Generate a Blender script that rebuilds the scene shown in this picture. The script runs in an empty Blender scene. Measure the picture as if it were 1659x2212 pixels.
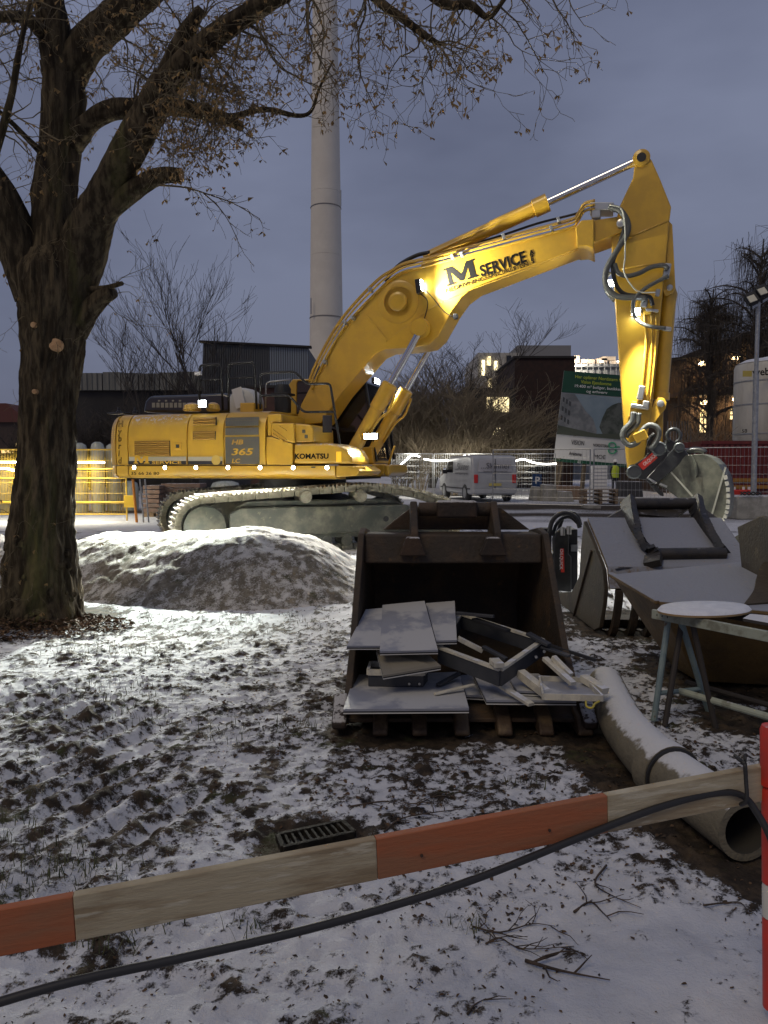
import bpy, bmesh, math, random
import numpy as np
from mathutils import Vector, Matrix
R = math.radians
rnd = random.Random(7)
scene = bpy.context.scene
COL = scene.collection
# ------------------------------------------------------------------ camera, world, sun, exposure
PITCH = R(3.35)
cd = bpy.data.cameras.new('camera'); cam = bpy.data.objects.new('camera', cd); COL.objects.link(cam)
cam.location = (0, 0, 1.6); cam.rotation_euler = (R(90) - PITCH, 0, 0)
cd.sensor_fit = 'VERTICAL'; cd.sensor_height = 36.0; cd.lens = 36.0 * 1642 / 2212
cd.clip_start = 0.05; cd.clip_end = 3000
scene.camera = cam
SUN_DIR = Vector((-0.40, -0.50, 0.78)).normalized()          # towards the light
world = bpy.data.worlds.new('World'); scene.world = world; world.use_nodes = True
wn = world.node_tree; wn.nodes.clear()
def wnode(t): return wn.nodes.new(t)
sky = wnode('ShaderNodeTexSky'); sky.sky_type = 'NISHITA'; sky.sun_disc = False
sky.sun_elevation = R(1.0); sky.sun_rotation = math.atan2(SUN_DIR.x, SUN_DIR.y)
bg1 = wnode('ShaderNodeBackground'); bg1.inputs[1].default_value = 0.012
tc = wnode('ShaderNodeTexCoord'); mp = wnode('ShaderNodeMapping'); mp.inputs['Scale'].default_value = (1.0, 1.0, 2.6)
nz = wnode('ShaderNodeTexNoise'); nz.inputs['Scale'].default_value = 1.5; nz.inputs['Detail'].default_value = 5; nz.inputs['Roughness'].default_value = 0.5
rp = wnode('ShaderNodeValToRGB')
rp.color_ramp.elements[0].position = 0.36; rp.color_ramp.elements[0].color = (0.088, 0.101, 0.165, 1)
rp.color_ramp.elements[1].position = 0.66; rp.color_ramp.elements[1].color = (0.180, 0.203, 0.300, 1)
bg2 = wnode('ShaderNodeBackground'); bg2.inputs[1].default_value = 0.9
sz = wnode('ShaderNodeSeparateXYZ'); gr_ = wnode('ShaderNodeMapRange')      # an overcast sky is brighter overhead than at the horizon
gr_.inputs[1].default_value = 0.0; gr_.inputs[2].default_value = 1.0; gr_.inputs[3].default_value = 0.82; gr_.inputs[4].default_value = 1.28
wn.links.new(tc.outputs['Generated'], sz.inputs[0]); wn.links.new(sz.outputs[2], gr_.inputs[0]); wn.links.new(gr_.outputs[0], bg2.inputs[1])
ad = wnode('ShaderNodeAddShader'); ow = wnode('ShaderNodeOutputWorld')
for a, b in ((tc.outputs['Generated'], mp.inputs[0]), (mp.outputs[0], nz.inputs[0]), (nz.outputs[0], rp.inputs[0]),
             (rp.outputs[0], bg2.inputs[0]), (sky.outputs[0], bg1.inputs[0]), (bg1.outputs[0], ad.inputs[0]),
             (bg2.outputs[0], ad.inputs[1]), (ad.outputs[0], ow.inputs[0])):
    wn.links.new(a, b)
sd = bpy.data.lights.new('sun', 'SUN'); sun = bpy.data.objects.new('sun', sd); COL.objects.link(sun)
sd.energy = 0.74; sd.angle = R(24); sd.color = (1.0, 0.82, 0.56)
sun.rotation_euler = (-SUN_DIR).to_track_quat('-Z', 'Y').to_euler()
sun.location = (-10, -10, 20)
scene.view_settings.view_transform = 'Standard'; scene.view_settings.look = 'None'
scene.view_settings.exposure = 0.0; scene.view_settings.gamma = 1.0; scene.view_settings.use_curve_mapping = False

# ------------------------------------------------------------------ helpers: photo directions to places
FV = 1642.0
def crop(x0, y0, w_src, w_px):
    k = w_src / w_px
    return lambda u, v: ((x0 + k * u) * 1659 / 1920.0, (y0 + k * v) * 1659 / 1920.0)
Z1 = crop(240, 880, 760, 1659); Z2 = crop(740, 360, 1000, 1659); Z3 = crop(1480, 360, 380, 876)
Z4 = crop(0, 0, 860, 1659); Z5 = crop(0, 780, 500, 1349); Z6 = crop(820, 1220, 740, 1659)
Z7 = crop(1360, 1240, 560, 1346); Z8 = crop(960, 820, 960, 1659); Y1 = crop(0, 1600, 960, 1659)
Y2 = crop(960, 1760, 960, 1659); Y3 = crop(0, 560, 760, 1659); Y4 = crop(1660, 560, 260, 799)
Y5 = crop(340, 1180, 800, 1659); Y6 = crop(440, 880, 320, 1659); Y7 = crop(700, 880, 300, 1659); Y8 = crop(760, 0, 740, 1659)
V = lambda u, v: (u, v)
CAMP = Vector((0, 0, 1.6))
def ray(p):
    dx = (p[0] - 829.5) / FV; dz = -(p[1] - 1106) / FV
    return Vector((dx, math.cos(PITCH) + dz * math.sin(PITCH), -math.sin(PITCH) + dz * math.cos(PITCH)))
def at_y(p, y): d = ray(p); return CAMP + d * (y / d.y)
def at_z(p, z=0.0): d = ray(p); return CAMP + d * ((z - 1.6) / d.z)
class Frame:
    """a turned local frame: x along, y away, z up; loc(p, y) is where a photo direction meets the plane of that y"""
    def __init__(s, o, ang): s.m = Matrix.Translation(o) @ Matrix.Rotation(ang, 4, 'Z'); s.i = s.m.inverted()
    def loc(s, p, y):
        o = s.i @ CAMP; d = s.i.to_3x3() @ ray(p); return o + d * ((y - o.y) / d.y)
    def xz(s, p, y): q = s.loc(p, y); return (q.x, q.z)
    def w(s, *q): return s.m @ Vector(q)

# ------------------------------------------------------------------ helpers: noise
def vnoise(x, y, seed=0):
    xi = np.floor(x).astype(np.int64); yi = np.floor(y).astype(np.int64)
    fx = x - xi; fy = y - yi; fx = fx * fx * (3 - 2 * fx); fy = fy * fy * (3 - 2 * fy)
    def h(a, b):
        n = (a * 374761393 + b * 668265263 + seed * 974711) & 0x7fffffff
        n = ((n ^ (n >> 13)) * 1274126177) & 0x7fffffff
        n = ((n ^ (n >> 16)) * 69069 + 12345) & 0x7fffffff
        return (n & 0xffff) / 65535.0
    return (h(xi, yi) * (1 - fx) + h(xi + 1, yi) * fx) * (1 - fy) + (h(xi, yi + 1) * (1 - fx) + h(xi + 1, yi + 1) * fx) * fy
def fbm(x, y, f, o=4, seed=0, g=0.5):
    t = 0; a = 1; s = 0
    for i in range(o):
        t = t + a * vnoise(x * f + 17.3 * i, y * f - 9.1 * i, seed + i); s += a; a *= g; f *= 2.03
    return t / s
def sstep(a, b, x):
    t = np.clip((x - a) / (b - a), 0, 1); return t * t * (3 - 2 * t)

# ------------------------------------------------------------------ helpers: mesh building
XF = {}
class MB:
    def __init__(s): s.v = []; s.f = []
    def add(s, vs, fs):
        o = len(s.v); s.v += [tuple(q) for q in vs]; s.f += [tuple(i + o for i in f) for f in fs]; return s
    def box(s, c, d, m=None):
        c = Vector(c); hx, hy, hz = d[0] / 2, d[1] / 2, d[2] / 2
        vs = [Vector((a * hx, b * hy, e * hz)) for a in (-1, 1) for b in (-1, 1) for e in (-1, 1)]
        if m is not None: vs = [m @ q for q in vs]
        return s.add([c + q for q in vs], [(0, 1, 3, 2), (4, 6, 7, 5), (0, 4, 5, 1), (2, 3, 7, 6), (0, 2, 6, 4), (1, 5, 7, 3)])
    def bb(s, x0, x1, y0, y1, z0, z1): return s.box(((x0 + x1) / 2, (y0 + y1) / 2, (z0 + z1) / 2), (abs(x1 - x0), abs(y1 - y0), abs(z1 - z0)))
    def bar(s, a, b, w, h, up=Vector((0, 0, 1))):
        a = Vector(a); b = Vector(b); d = (b - a); L = d.length; d.normalize()
        r = d.cross(up)
        if r.length < 1e-4: r = Vector((1, 0, 0))
        r.normalize(); u = r.cross(d)
        vs = [a + r * (i * w / 2) + u * (j * h / 2) + d * (k * L) for k in (0, 1) for i in (-1, 1) for j in (-1, 1)]
        return s.add(vs, [(0, 1, 3, 2), (4, 6, 7, 5), (0, 4, 5, 1), (2, 3, 7, 6), (0, 2, 6, 4), (1, 5, 7, 3)])
    def tube(s, pts, r, n=8, cap=True):
        pts = [Vector(p) for p in pts]; k = len(pts)
        rs = list(r) if hasattr(r, '__len__') else [r] * k
        t = (pts[1] - pts[0]).normalized(); up = Vector((0, 0, 1)) if abs(t.z) < .9 else Vector((1, 0, 0))
        nrm = (up - t * up.dot(t)).normalized(); vs = []; fs = []
        for i, p in enumerate(pts):
            a = pts[min(i + 1, k - 1)] - pts[max(i - 1, 0)]
            if a.length > 1e-9: t = a.normalized()
            nrm = nrm - t * nrm.dot(t)
            if nrm.length < 1e-5: nrm = t.orthogonal()
            nrm.normalize(); b = t.cross(nrm)
            for j in range(n):
                q = 2 * math.pi * j / n; vs.append(p + (nrm * math.cos(q) + b * math.sin(q)) * rs[i])
        for i in range(k - 1):
            for j in range(n):
                fs.append((i * n + j, i * n + (j + 1) % n, (i + 1) * n + (j + 1) % n, (i + 1) * n + j))
        if cap: fs += [tuple(range(n))[::-1], tuple((k - 1) * n + j for j in range(n))]
        return s.add(vs, fs)
    def prism(s, pts, a, b, ax=1):
        """outline pts (two coords) pushed from a to b along axis ax (1: x,z outline along y; 0: y,z along x; 2: x,y along z)"""
        def mk(p, t): return (p[0], t, p[1]) if ax == 1 else ((t, p[0], p[1]) if ax == 0 else (p[0], p[1], t))
        n = len(pts); vs = [mk(p, a) for p in pts] + [mk(p, b) for p in pts]
        fs = [tuple(range(n)), tuple(range(2 * n - 1, n - 1, -1))] + [(i, n + i, n + (i + 1) % n, (i + 1) % n) for i in range(n)]
        return s.add(vs, fs)
    def lathe(s, prof, c=(0, 0, 0), n=24, ax='z'):
        vs = []; fs = []; k = len(prof)
        for r, h in prof:
            for j in range(n):
                q = 2 * math.pi * j / n; a, b = r * math.cos(q), r * math.sin(q)
                vs.append(Vector(c) + Vector((a, b, h) if ax == 'z' else ((a, h, b) if ax == 'y' else (h, a, b))))
        for i in range(k - 1):
            for j in range(n): fs.append((i * n + j, i * n + (j + 1) % n, (i + 1) * n + (j + 1) % n, (i + 1) * n + j))
        fs += [tuple(range(n))[::-1], tuple((k - 1) * n + j for j in range(n))]
        return s.add(vs, fs)
    def cyl(s, a, b, r, n=20): return s.tube([a, b], r, n)
    def slab(s, q, th):
        """four corners (in order) with thickness th, pushed down their normal"""
        q = [Vector(p) for p in q]; nn = (q[2] - q[0]).cross(q[3] - q[1]).normalized()
        if nn.z < 0: nn = -nn
        vs = q + [p - nn * th for p in q]
        return s.add(vs, [(0, 1, 2, 3), (7, 6, 5, 4)] + [(i, 4 + i, 4 + (i + 1) % 4, (i + 1) % 4) for i in range(4)])
    def move(s, m): s.v = [tuple(m @ Vector(q)) for q in s.v]; return s
    def mesh(s, name, mats, smooth=0, fix=True):
        me = bpy.data.meshes.new(name); me.from_pydata(s.v, [], s.f)
        if fix and len(s.f) < 60000:
            bm = bmesh.new(); bm.from_mesh(me); bmesh.ops.recalc_face_normals(bm, faces=bm.faces); bm.to_mesh(me); bm.free()
        for m in (mats if isinstance(mats, (list, tuple)) else [mats]): me.materials.append(m)
        if smooth:
            me.polygons.foreach_set('use_smooth', [True] * len(me.polygons))
            if smooth > 1:
                try: me.set_sharp_from_angle(angle=R(smooth))
                except Exception: pass
        return me
    def build(s, name, mat, parent=None, smooth=0, bevel=0, seg=2, local=False, fix=True):
        if parent is not None and not local:
            r = parent
            while r.parent: r = r.parent
            m = XF.get(r)
            if m is not None: s.move(m.inverted())
        o = bpy.data.objects.new(name, s.mesh(name, mat, smooth, fix)); COL.objects.link(o)
        if parent is not None: o.parent = parent
        if bevel:
            b = o.modifiers.new('bevel', 'BEVEL'); b.width = bevel; b.segments = seg; b.limit_method = 'ANGLE'; b.angle_limit = R(35)
            if not smooth: o.data.polygons.foreach_set('use_smooth', [True] * len(o.data.polygons)); b.harden_normals = True
        return o
def spline(pts, n=6):
    pts = [Vector(p) for p in pts]; P = [pts[0] * 2 - pts[1]] + pts + [pts[-1] * 2 - pts[-2]]; out = []
    for i in range(1, len(P) - 2):
        a, b, c, d = P[i - 1:i + 3]
        for k in range(n):
            t = k / n; out.append(.5 * ((2 * b) + (c - a) * t + (2 * a - 5 * b + 4 * c - d) * t * t + (3 * b - a - 3 * c + d) * t ** 3))
    return out + [pts[-1]]
def lerp_spline(vals, n=6):
    out = []
    for i in range(len(vals) - 1):
        for k in range(n): out.append(vals[i] + (vals[i + 1] - vals[i]) * k / n)
    return out + [vals[-1]]
def tag(o, label=None, cat=None, group=None, kind=None):
    for k, v in (('label', label), ('category', cat), ('group', group), ('kind', kind)):
        if v: o[k] = v
    return o
def thing(name, label, cat, loc=(0, 0, 0), rz=0, group=None):
    o = bpy.data.objects.new(name, None); COL.objects.link(o); o.empty_display_size = 0.1
    o.location = loc; o.rotation_euler = (0, 0, rz)
    XF[o] = Matrix.Translation(Vector(loc)) @ Matrix.Rotation(rz, 4, 'Z')
    return tag(o, label, cat, group)
def one(name, mb, mat, label, cat, group=None, base=None, **k):
    """a thing that is one mesh, its origin at its base"""
    vs = np.array(mb.v); c = Vector(base) if base is not None else Vector(((vs[:, 0].min() + vs[:, 0].max()) / 2, (vs[:, 1].min() + vs[:, 1].max()) / 2, vs[:, 2].min()))
    mb.move(Matrix.Translation(-c)); o = mb.build(name, mat, None, **k); o.location = c; XF[o] = Matrix.Translation(c)
    return tag(o, label, cat, group)
def copy_tree(o, parent=None):
    c = o.copy(); COL.objects.link(c); c.parent = parent
    for ch in list(o.children): copy_tree(ch, c)
    return c
def text(name, s, size, mat, parent, m, bold=0.0, shear=0.0, ext=0.0015, space=1.0, outline=0, sx=1.0, align='LEFT', fit=None):
    """flat lettering; m: 4x4 placing its x right, y up, in the parent's local frame; fit: scale to that width"""
    cu = bpy.data.curves.new(name, 'FONT'); cu.body = s; cu.size = size; cu.offset = bold * size; cu.shear = shear
    cu.extrude = ext; cu.space_character = space; cu.align_x = align; cu.resolution_u = 3
    if outline: cu.fill_mode = 'NONE'; cu.extrude = 0; cu.bevel_depth = outline; cu.bevel_resolution = 0
    t = bpy.data.objects.new(name, cu); COL.objects.link(t)
    dg = bpy.context.evaluated_depsgraph_get(); me = bpy.data.meshes.new_from_object(t.evaluated_get(dg))
    bpy.data.objects.remove(t)
    n = len(me.vertices); co = np.empty(n * 3); me.vertices.foreach_get('co', co); co = co.reshape(-1, 3)
    if fit: sx = fit / max(1e-6, co[:, 0].max() - co[:, 0].min())
    co[:, 0] *= sx; me.vertices.foreach_set('co', co.ravel()); me.transform(m)
    me.materials.clear(); me.materials.append(mat); me.name = name
    o = bpy.data.objects.new(name, me); COL.objects.link(o); o.parent = parent
    return o
def lamp_light(name, parent, loc, direction, watts, angle=110, color=(1, .97, .86), size=.05, blend=.6):
    l = bpy.data.lights.new(name, 'SPOT'); l.energy = watts; l.spot_size = R(angle); l.spot_blend = blend; l.color = color; l.shadow_soft_size = size
    o = bpy.data.objects.new(name, l); COL.objects.link(o); o.location = loc
    if parent is not None: o.parent = parent
    o.rotation_euler = Vector(direction).to_track_quat('-Z', 'Y').to_euler(); return o

# ------------------------------------------------------------------ materials
MATS = {}
def mat(name, c, rough=.6, metal=0, c2=None, scale=4.0, amt=(.4, .6), bump=0, bscale=30, snow=0, snow_c=(.60, .61, .64), snow_up=(.35, .75), coat=0, spec=.5, stretch=None, snow_scale=9, c3=None, s3=1.3, amt3=(.55, .7), emit=None, estr=0, trans=0, detail=6):
    if name in MATS: return MATS[name]
    m = bpy.data.materials.new(name); m.use_nodes = True; nt = m.node_tree; b = nt.nodes['Principled BSDF']; L = nt.links.new
    b.inputs['Base Color'].default_value = (*c, 1); b.inputs['Roughness'].default_value = rough; b.inputs['Metallic'].default_value = metal
    b.inputs['Specular IOR Level'].default_value = spec
    if coat: b.inputs['Coat Weight'].default_value = coat; b.inputs['Coat Roughness'].default_value = .12
    if trans: b.inputs['Transmission Weight'].default_value = trans
    if emit: b.inputs['Emission Color'].default_value = (*emit, 1); b.inputs['Emission Strength'].default_value = estr
    co = nt.nodes.new('ShaderNodeTexCoord'); src = co.outputs['Object']
    if stretch:
        mp = nt.nodes.new('ShaderNodeMapping'); mp.inputs['Scale'].default_value = stretch; L(src, mp.inputs[0]); src = mp.outputs[0]
    def noise(sc, det=detail):
        n = nt.nodes.new('ShaderNodeTexNoise'); n.inputs['Scale'].default_value = sc; n.inputs['Detail'].default_value = det; n.inputs['Roughness'].default_value = .62; L(src, n.inputs[0]); return n.outputs[0]
    def ramp(v, a, d):
        r = nt.nodes.new('ShaderNodeMapRange'); r.interpolation_type = 'SMOOTHSTEP'; r.inputs[1].default_value = a; r.inputs[2].default_value = d; L(v, r.inputs[0]); return r.outputs[0]
    def mixc(f, a, d):
        x = nt.nodes.new('ShaderNodeMix'); x.data_type = 'RGBA'; L(f, x.inputs[0])
        for i, q in ((6, a), (7, d)):
            if isinstance(q, tuple): x.inputs[i].default_value = (*q, 1)
            else: L(q, x.inputs[i])
        return x.outputs[2]
    colr = tuple(c)
    if c2: colr = mixc(ramp(noise(scale), *amt), tuple(c), tuple(c2))
    if c3: colr = mixc(ramp(noise(s3), *amt3), colr, tuple(c3))
    if snow:
        g = nt.nodes.new('ShaderNodeNewGeometry'); sp = nt.nodes.new('ShaderNodeSeparateXYZ'); L(g.outputs['Normal'], sp.inputs[0])
        q1 = nt.nodes.new('ShaderNodeMath'); q1.operation = 'MULTIPLY_ADD'; L(noise(snow_scale * 1.7), q1.inputs[0]); q1.inputs[1].default_value = .8; q1.inputs[2].default_value = -.4
        q2 = nt.nodes.new('ShaderNodeMath'); q2.operation = 'ADD'; L(sp.outputs[2], q2.inputs[0]); L(q1.outputs[0], q2.inputs[1])
        up = ramp(q2.outputs[0], *snow_up); n1 = ramp(noise(snow_scale), .62 - snow * .4, .72 - snow * .4)
        mu = nt.nodes.new('ShaderNodeMath'); mu.operation = 'MULTIPLY'; L(up, mu.inputs[0]); L(n1, mu.inputs[1])
        colr = mixc(mu.outputs[0], colr, tuple(snow_c))
        r = nt.nodes.new('ShaderNodeMapRange'); r.inputs[3].default_value = rough; r.inputs[4].default_value = .75; L(mu.outputs[0], r.inputs[0]); L(r.outputs[0], b.inputs['Roughness'])
        if metal:
            r2 = nt.nodes.new('ShaderNodeMapRange'); r2.inputs[3].default_value = metal; r2.inputs[4].default_value = 0; L(mu.outputs[0], r2.inputs[0]); L(r2.outputs[0], b.inputs['Metallic'])
    if not isinstance(colr, tuple): L(colr, b.inputs['Base Color'])
    if bump:
        bp = nt.nodes.new('ShaderNodeBump'); bp.inputs['Strength'].default_value = min(1, bump); bp.inputs['Distance'].default_value = .02; L(noise(bscale), bp.inputs['Height']); L(bp.outputs[0], b.inputs['Normal'])
    MATS[name] = m; return m
YEL = mat('yellow_paint', (.60, .355, .032), .30, c2=(.54, .32, .034), scale=3, coat=.5)
YELS = mat('yellow_paint_dusted', (.60, .355, .032), .32, c2=(.54, .32, .034), scale=3, coat=.4, snow=.28, snow_scale=14)
BLK = mat('black_paint', (.012, .013, .016), .35, coat=.3)
BLKM = mat('black_matt', (.016, .016, .018), .65)
GLS = mat('dark_glass', (.008, .009, .012), .06, spec=.7)
CHR = mat('chrome', (.75, .75, .76), .14, metal=1)
STL = mat('steel_fitting', (.55, .55, .53), .32, metal=.9)
RUB = mat('rubber', (.02, .02, .021), .55)
HOS = mat('hose_sleeve', (.09, .095, .09), .5, bump=.4, bscale=120)
TRK = mat('track_steel', (.24, .22, .165), .6, metal=.2, c2=(.42, .40, .31), scale=7, amt=(.35, .65), bump=.4, bscale=25, snow=.45, snow_scale=8)
TRF = mat('track_frame_paint', (.045, .050, .042), .5, c2=(.14, .135, .10), scale=3.5, amt=(.4, .75), c3=(.20, .18, .12), s3=6, amt3=(.62, .75), bump=.3, bscale=40)
DECD = mat('decal_grey', (.055, .055, .05), .3, coat=.4)
DECS = mat('decal_silver', (.42, .39, .30), .3, coat=.4)
INK = mat('decal_black', (.008, .0075, .007), .8, spec=.12)
INKY = mat('decal_yellow', (.62, .37, .03), .35)
WHT = mat('white_paint', (.72, .72, .70), .45)
RED = mat('red_paint', (.55, .035, .02), .45)
SNOW = mat('snow', (.74, .76, .80), .8, c2=(.66, .68, .73), scale=12, bump=.5, bscale=60)
LED = mat('led_lens', (1, 1, 1), .4, emit=(1, .98, .88), estr=30)
LEDB = mat('led_lens_cool', (1, 1, 1), .4, emit=(.88, .97, 1), estr=40)
CONC = mat('concrete', (.33, .32, .29), .85, c2=(.24, .235, .21), scale=5, bump=.4, bscale=50, snow=.4)
GALV = mat('galvanised_steel', (.42, .43, .43), .45, metal=.7, c2=(.33, .34, .35), scale=12)
# ------------------------------------------------------------------ ground
def ground_z(x, y): return .2 * sstep(8.5, 12.0, y)
def axis(dense0, dense1, st, lim0, lim1, g=1.045):
    a = list(np.arange(dense0, dense1 + st, st)); s = st
    while a[-1] < lim1: s *= g; a.append(a[-1] + min(s, 40))
    s = st
    while a[0] > lim0: s *= g; a.insert(0, a[0] - min(s, 40))
    return np.array(a)
gx = axis(-2.5, 2.5, .0145, -420, 420, 1.05); gy = axis(1.7, 6.4, .0145, -120, 700, 1.035)
GX, GY = np.meshgrid(gx, gy)
def rut(x, y, a, b, width, pitch, bend=0.0):
    ax, ay = a; bx, by = b; L = math.hypot(bx - ax, by - ay); tx, ty = (bx - ax) / L, (by - ay) / L
    s = (x - ax) * tx + (y - ay) * ty; d = (x - ax) * -ty + (y - ay) * tx + bend * np.sin(np.clip(s / L, 0, 1) * math.pi)
    win = sstep(-.2, .25, s) * (1 - sstep(L - .25, L + .3, s)) * np.exp(-(d / width) ** 2)
    return win, s, d
def ground_h(x, y):
    near = 1 - sstep(7, 14, y)
    z = ground_z(x, y) + near * (.07 * (fbm(x, y, .55, 3, 3) - .5) + .035 * (fbm(x, y, 2.1, 3, 11) - .5))
    smooth = sstep(.2, 1.0, x) * (1 - sstep(2.6, 3.4, y + .35 * x))            # trodden flat snow at the right, near the barrier
    cl = .55 * fbm(x, y, 8, 3, 21) + .45 * fbm(x, y, 21, 3, 23)
    z = z + near * (1 - .75 * smooth) * (.060 * np.clip(cl - .5, 0, 1) ** 1.2 * 2.2 - .012 * np.clip(.42 - cl, 0, 1) * 4)
    z = z + near * (.014 * (fbm(x, y, 30, 3, 31) - .5) + .020 * (fbm(x, y, 13, 2, 33) - .5)) * (1 - .55 * smooth)
    lump = 0
    for (a, b, w, p, bd) in RUTS:
        win, s, d = rut(x, y, a, b, w, p, bd)
        jit = .3 * fbm(x, y, 3, 2, 5)
        z = z + win * (.030 * np.sin(2 * math.pi * (s / p + d * 1.5 + jit)) - .010)
        lump = lump + win * np.sin(2 * math.pi * (s / p + d * 1.5 + jit))
    w = np.exp(-(np.abs((x - GRATE[0]) / .24) ** 4 + np.abs((y - GRATE[1]) / .17) ** 4)); z = z * (1 - w) - .05 * w
    return z, cl, smooth, lump
def g2(u, v): q = at_z((u, v)); return (q.x, q.y)
GRATE = ((g2(681, 1805)[0]), (g2(681, 1805)[1]))
RUTS = [(g2(120, 1600), g2(430, 1750), .17, .17, .08), (g2(20, 1660), g2(330, 1800), .16, .18, .06), (g2(30, 1480), g2(330, 1600), .25, .22, .05), (g2(0, 1900), g2(230, 1990), .16, .2, 0)]
GZ, CL, SM, LU = ground_h(GX, GY)
# where snow lies (1) and where soil, leaves and clods stay bare (0)
cov = .24 + .34 * (fbm(GX, GY, 1.1, 3, 41) - .5) + .34 * SM - .13 * np.clip(LU, -1, 1)
cov += .10 * (1 - sstep(2.6, 3.2, GY)) + .12 * sstep(7, 9, GY) - .12 * np.exp(-((GX - .25) / .8) ** 2 - ((GY - 4.0) / .6) ** 2)
dry = lambda cx, cy, rx, ry, e=2.0: np.exp(-(np.abs((GX - cx) / rx) ** (2 * e) + np.abs((GY - cy) / ry) ** (2 * e)))
DRY = np.zeros_like(GX)
for a in ((.52, 5.25, .72, .70), (.05, 4.52, .36, .22), (.95, 4.55, .45, .20), (2.7, 5.7, .55, .7), (2.35, 4.75, .3, .25), (-3.62, 8.05, .62, .5), (2.8, 7.7, .8, .7), (GRATE[0], GRATE[1], .22, .16)):
    DRY = np.maximum(DRY, dry(*a))
pipe_line = [at_z((1268, 1560)), at_z((1300, 1640)), at_z((1400, 1720)), at_z((1640, 1900))]
for a, b in zip(pipe_line[:-1], pipe_line[1:]):
    L = math.hypot(b.x - a.x, b.y - a.y); tx, ty = (b.x - a.x) / L, (b.y - a.y) / L
    s = np.clip((GX - a.x) * tx + (GY - a.y) * ty, 0, L); d = np.hypot(GX - a.x - tx * s, GY - a.y - ty * s)
    DRY = np.maximum(DRY, .9 * (1 - sstep(.07, .22, d)))
SNW = cov + .44 - 1.65 * (CL - .5) + .30 * (fbm(GX, GY, 4.5, 3, 51) - .5) + 1.0 * (fbm(GX, GY, 30, 2, 61) - .5)
SNW = SNW - 1.6 * DRY * (.75 + .5 * fbm(GX, GY, 7, 2, 71))
# the driven road beyond: wet dark wheel bands in the snow
far = sstep(15, 19, GY)
SNW = SNW * (1 - far) + far * (.78 - .75 * np.exp(-((GY - 27.5 + .12 * GX) / 1.6) ** 2) * sstep(-2, 4, GX) - .55 * np.exp(-((GY - 23.0 + .12 * GX) / .8) ** 2) + .7 * (fbm(GX, GY, .5, 3, 81) - .5))
ny, nx = GX.shape
vv = np.stack([GX, GY, GZ], -1).reshape(-1, 3)
me = bpy.data.meshes.new('ground')
idx = np.arange(nx * ny).reshape(ny, nx)
fq = np.stack([idx[:-1, :-1], idx[:-1, 1:], idx[1:, 1:], idx[1:, :-1]], -1).reshape(-1, 4)
me.vertices.add(len(vv)); me.vertices.foreach_set('co', vv.ravel())
me.loops.add(fq.size); me.loops.foreach_set('vertex_index', fq.ravel().astype(np.int32))
me.polygons.add(len(fq)); me.polygons.foreach_set('loop_start', np.arange(0, fq.size, 4, dtype=np.int32))
me.polygons.foreach_set('use_smooth', np.ones(len(fq), bool))
me.update(); me.validate()
at_ = me.attributes.new('snow', 'FLOAT', 'POINT'); at_.data.foreach_set('value', SNW.ravel().astype(np.float32))
ground = bpy.data.objects.new('ground', me); COL.objects.link(ground); tag(ground, 'muddy ground under thin trampled snow', None, None, 'structure')
def ground_mat(name, use_attr=True, soil=(.024, .018, .013), soil2=(.070, .050, .032), sn=(.62, .63, .66), thin=None):
    m = bpy.data.materials.new(name); m.use_nodes = True; nt = m.node_tree; b = nt.nodes['Principled BSDF']; L = nt.links.new
    co = nt.nodes.new('ShaderNodeTexCoord').outputs['Object']
    def noise(sc, det=5):
        n = nt.nodes.new('ShaderNodeTexNoise'); n.inputs['Scale'].default_value = sc; n.inputs['Detail'].default_value = det; n.inputs['Roughness'].default_value = .65; L(co, n.inputs[0]); return n.outputs[0]
    def math_(op, a, c):
        x = nt.nodes.new('ShaderNodeMath'); x.operation = op
        for i, q in ((0, a), (1, c)):
            if isinstance(q, (int, float)): x.inputs[i].default_value = q
            else: L(q, x.inputs[i])
        return x.outputs[0]
    def rng(v, a, d, e=0., f=1.):
        r = nt.nodes.new('ShaderNodeMapRange'); r.interpolation_type = 'SMOOTHSTEP'; L(v, r.inputs[0])
        for i, q in ((1, a), (2, d), (3, e), (4, f)): r.inputs[i].default_value = q
        return r.outputs[0]
    def mixc(f, a, d):
        x = nt.nodes.new('ShaderNodeMix'); x.data_type = 'RGBA'; L(f, x.inputs[0])
        for i, q in ((6, a), (7, d)):
            if isinstance(q, tuple): x.inputs[i].default_value = (*q, 1)
            else: L(q, x.inputs[i])
        return x.outputs[2]
    at = nt.nodes.new('ShaderNodeAttribute'); at.attribute_name = 'snow'
    f = math_('ADD', at.outputs['Fac'], math_('MULTIPLY', math_('SUBTRACT', noise(46), .5), 1.25))
    f = math_('ADD', f, math_('MULTIPLY', math_('SUBTRACT', noise(150, 3), .5), .8))
    mask = rng(f, .40, .74)
    s1 = mixc(rng(noise(9), .4, .65), soil, soil2); s1 = mixc(rng(noise(3.1), .56, .7), s1, (.045, .050, .018))
    w = mixc(rng(noise(5), .35, .7), sn, tuple(q * .86 for q in sn))
    L(mixc(mask, s1, w), b.inputs['Base Color']); b.inputs['Roughness'].default_value = .85; b.inputs['Specular IOR Level'].default_value = .25
    bp = nt.nodes.new('ShaderNodeBump'); bp.inputs['Strength'].default_value = .7; bp.inputs['Distance'].default_value = .012
    L(math_('ADD', math_('ADD', math_('MULTIPLY', mask, .9), noise(80)), math_('MULTIPLY', noise(220, 2), .4)), bp.inputs['Height']); L(bp.outputs[0], b.inputs['Normal'])
    return m
me.materials.append(ground_mat('snowy_mud'))
def gz(x, y): return float(ground_h(np.array([float(x)]), np.array([float(y)]))[0][0])

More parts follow.
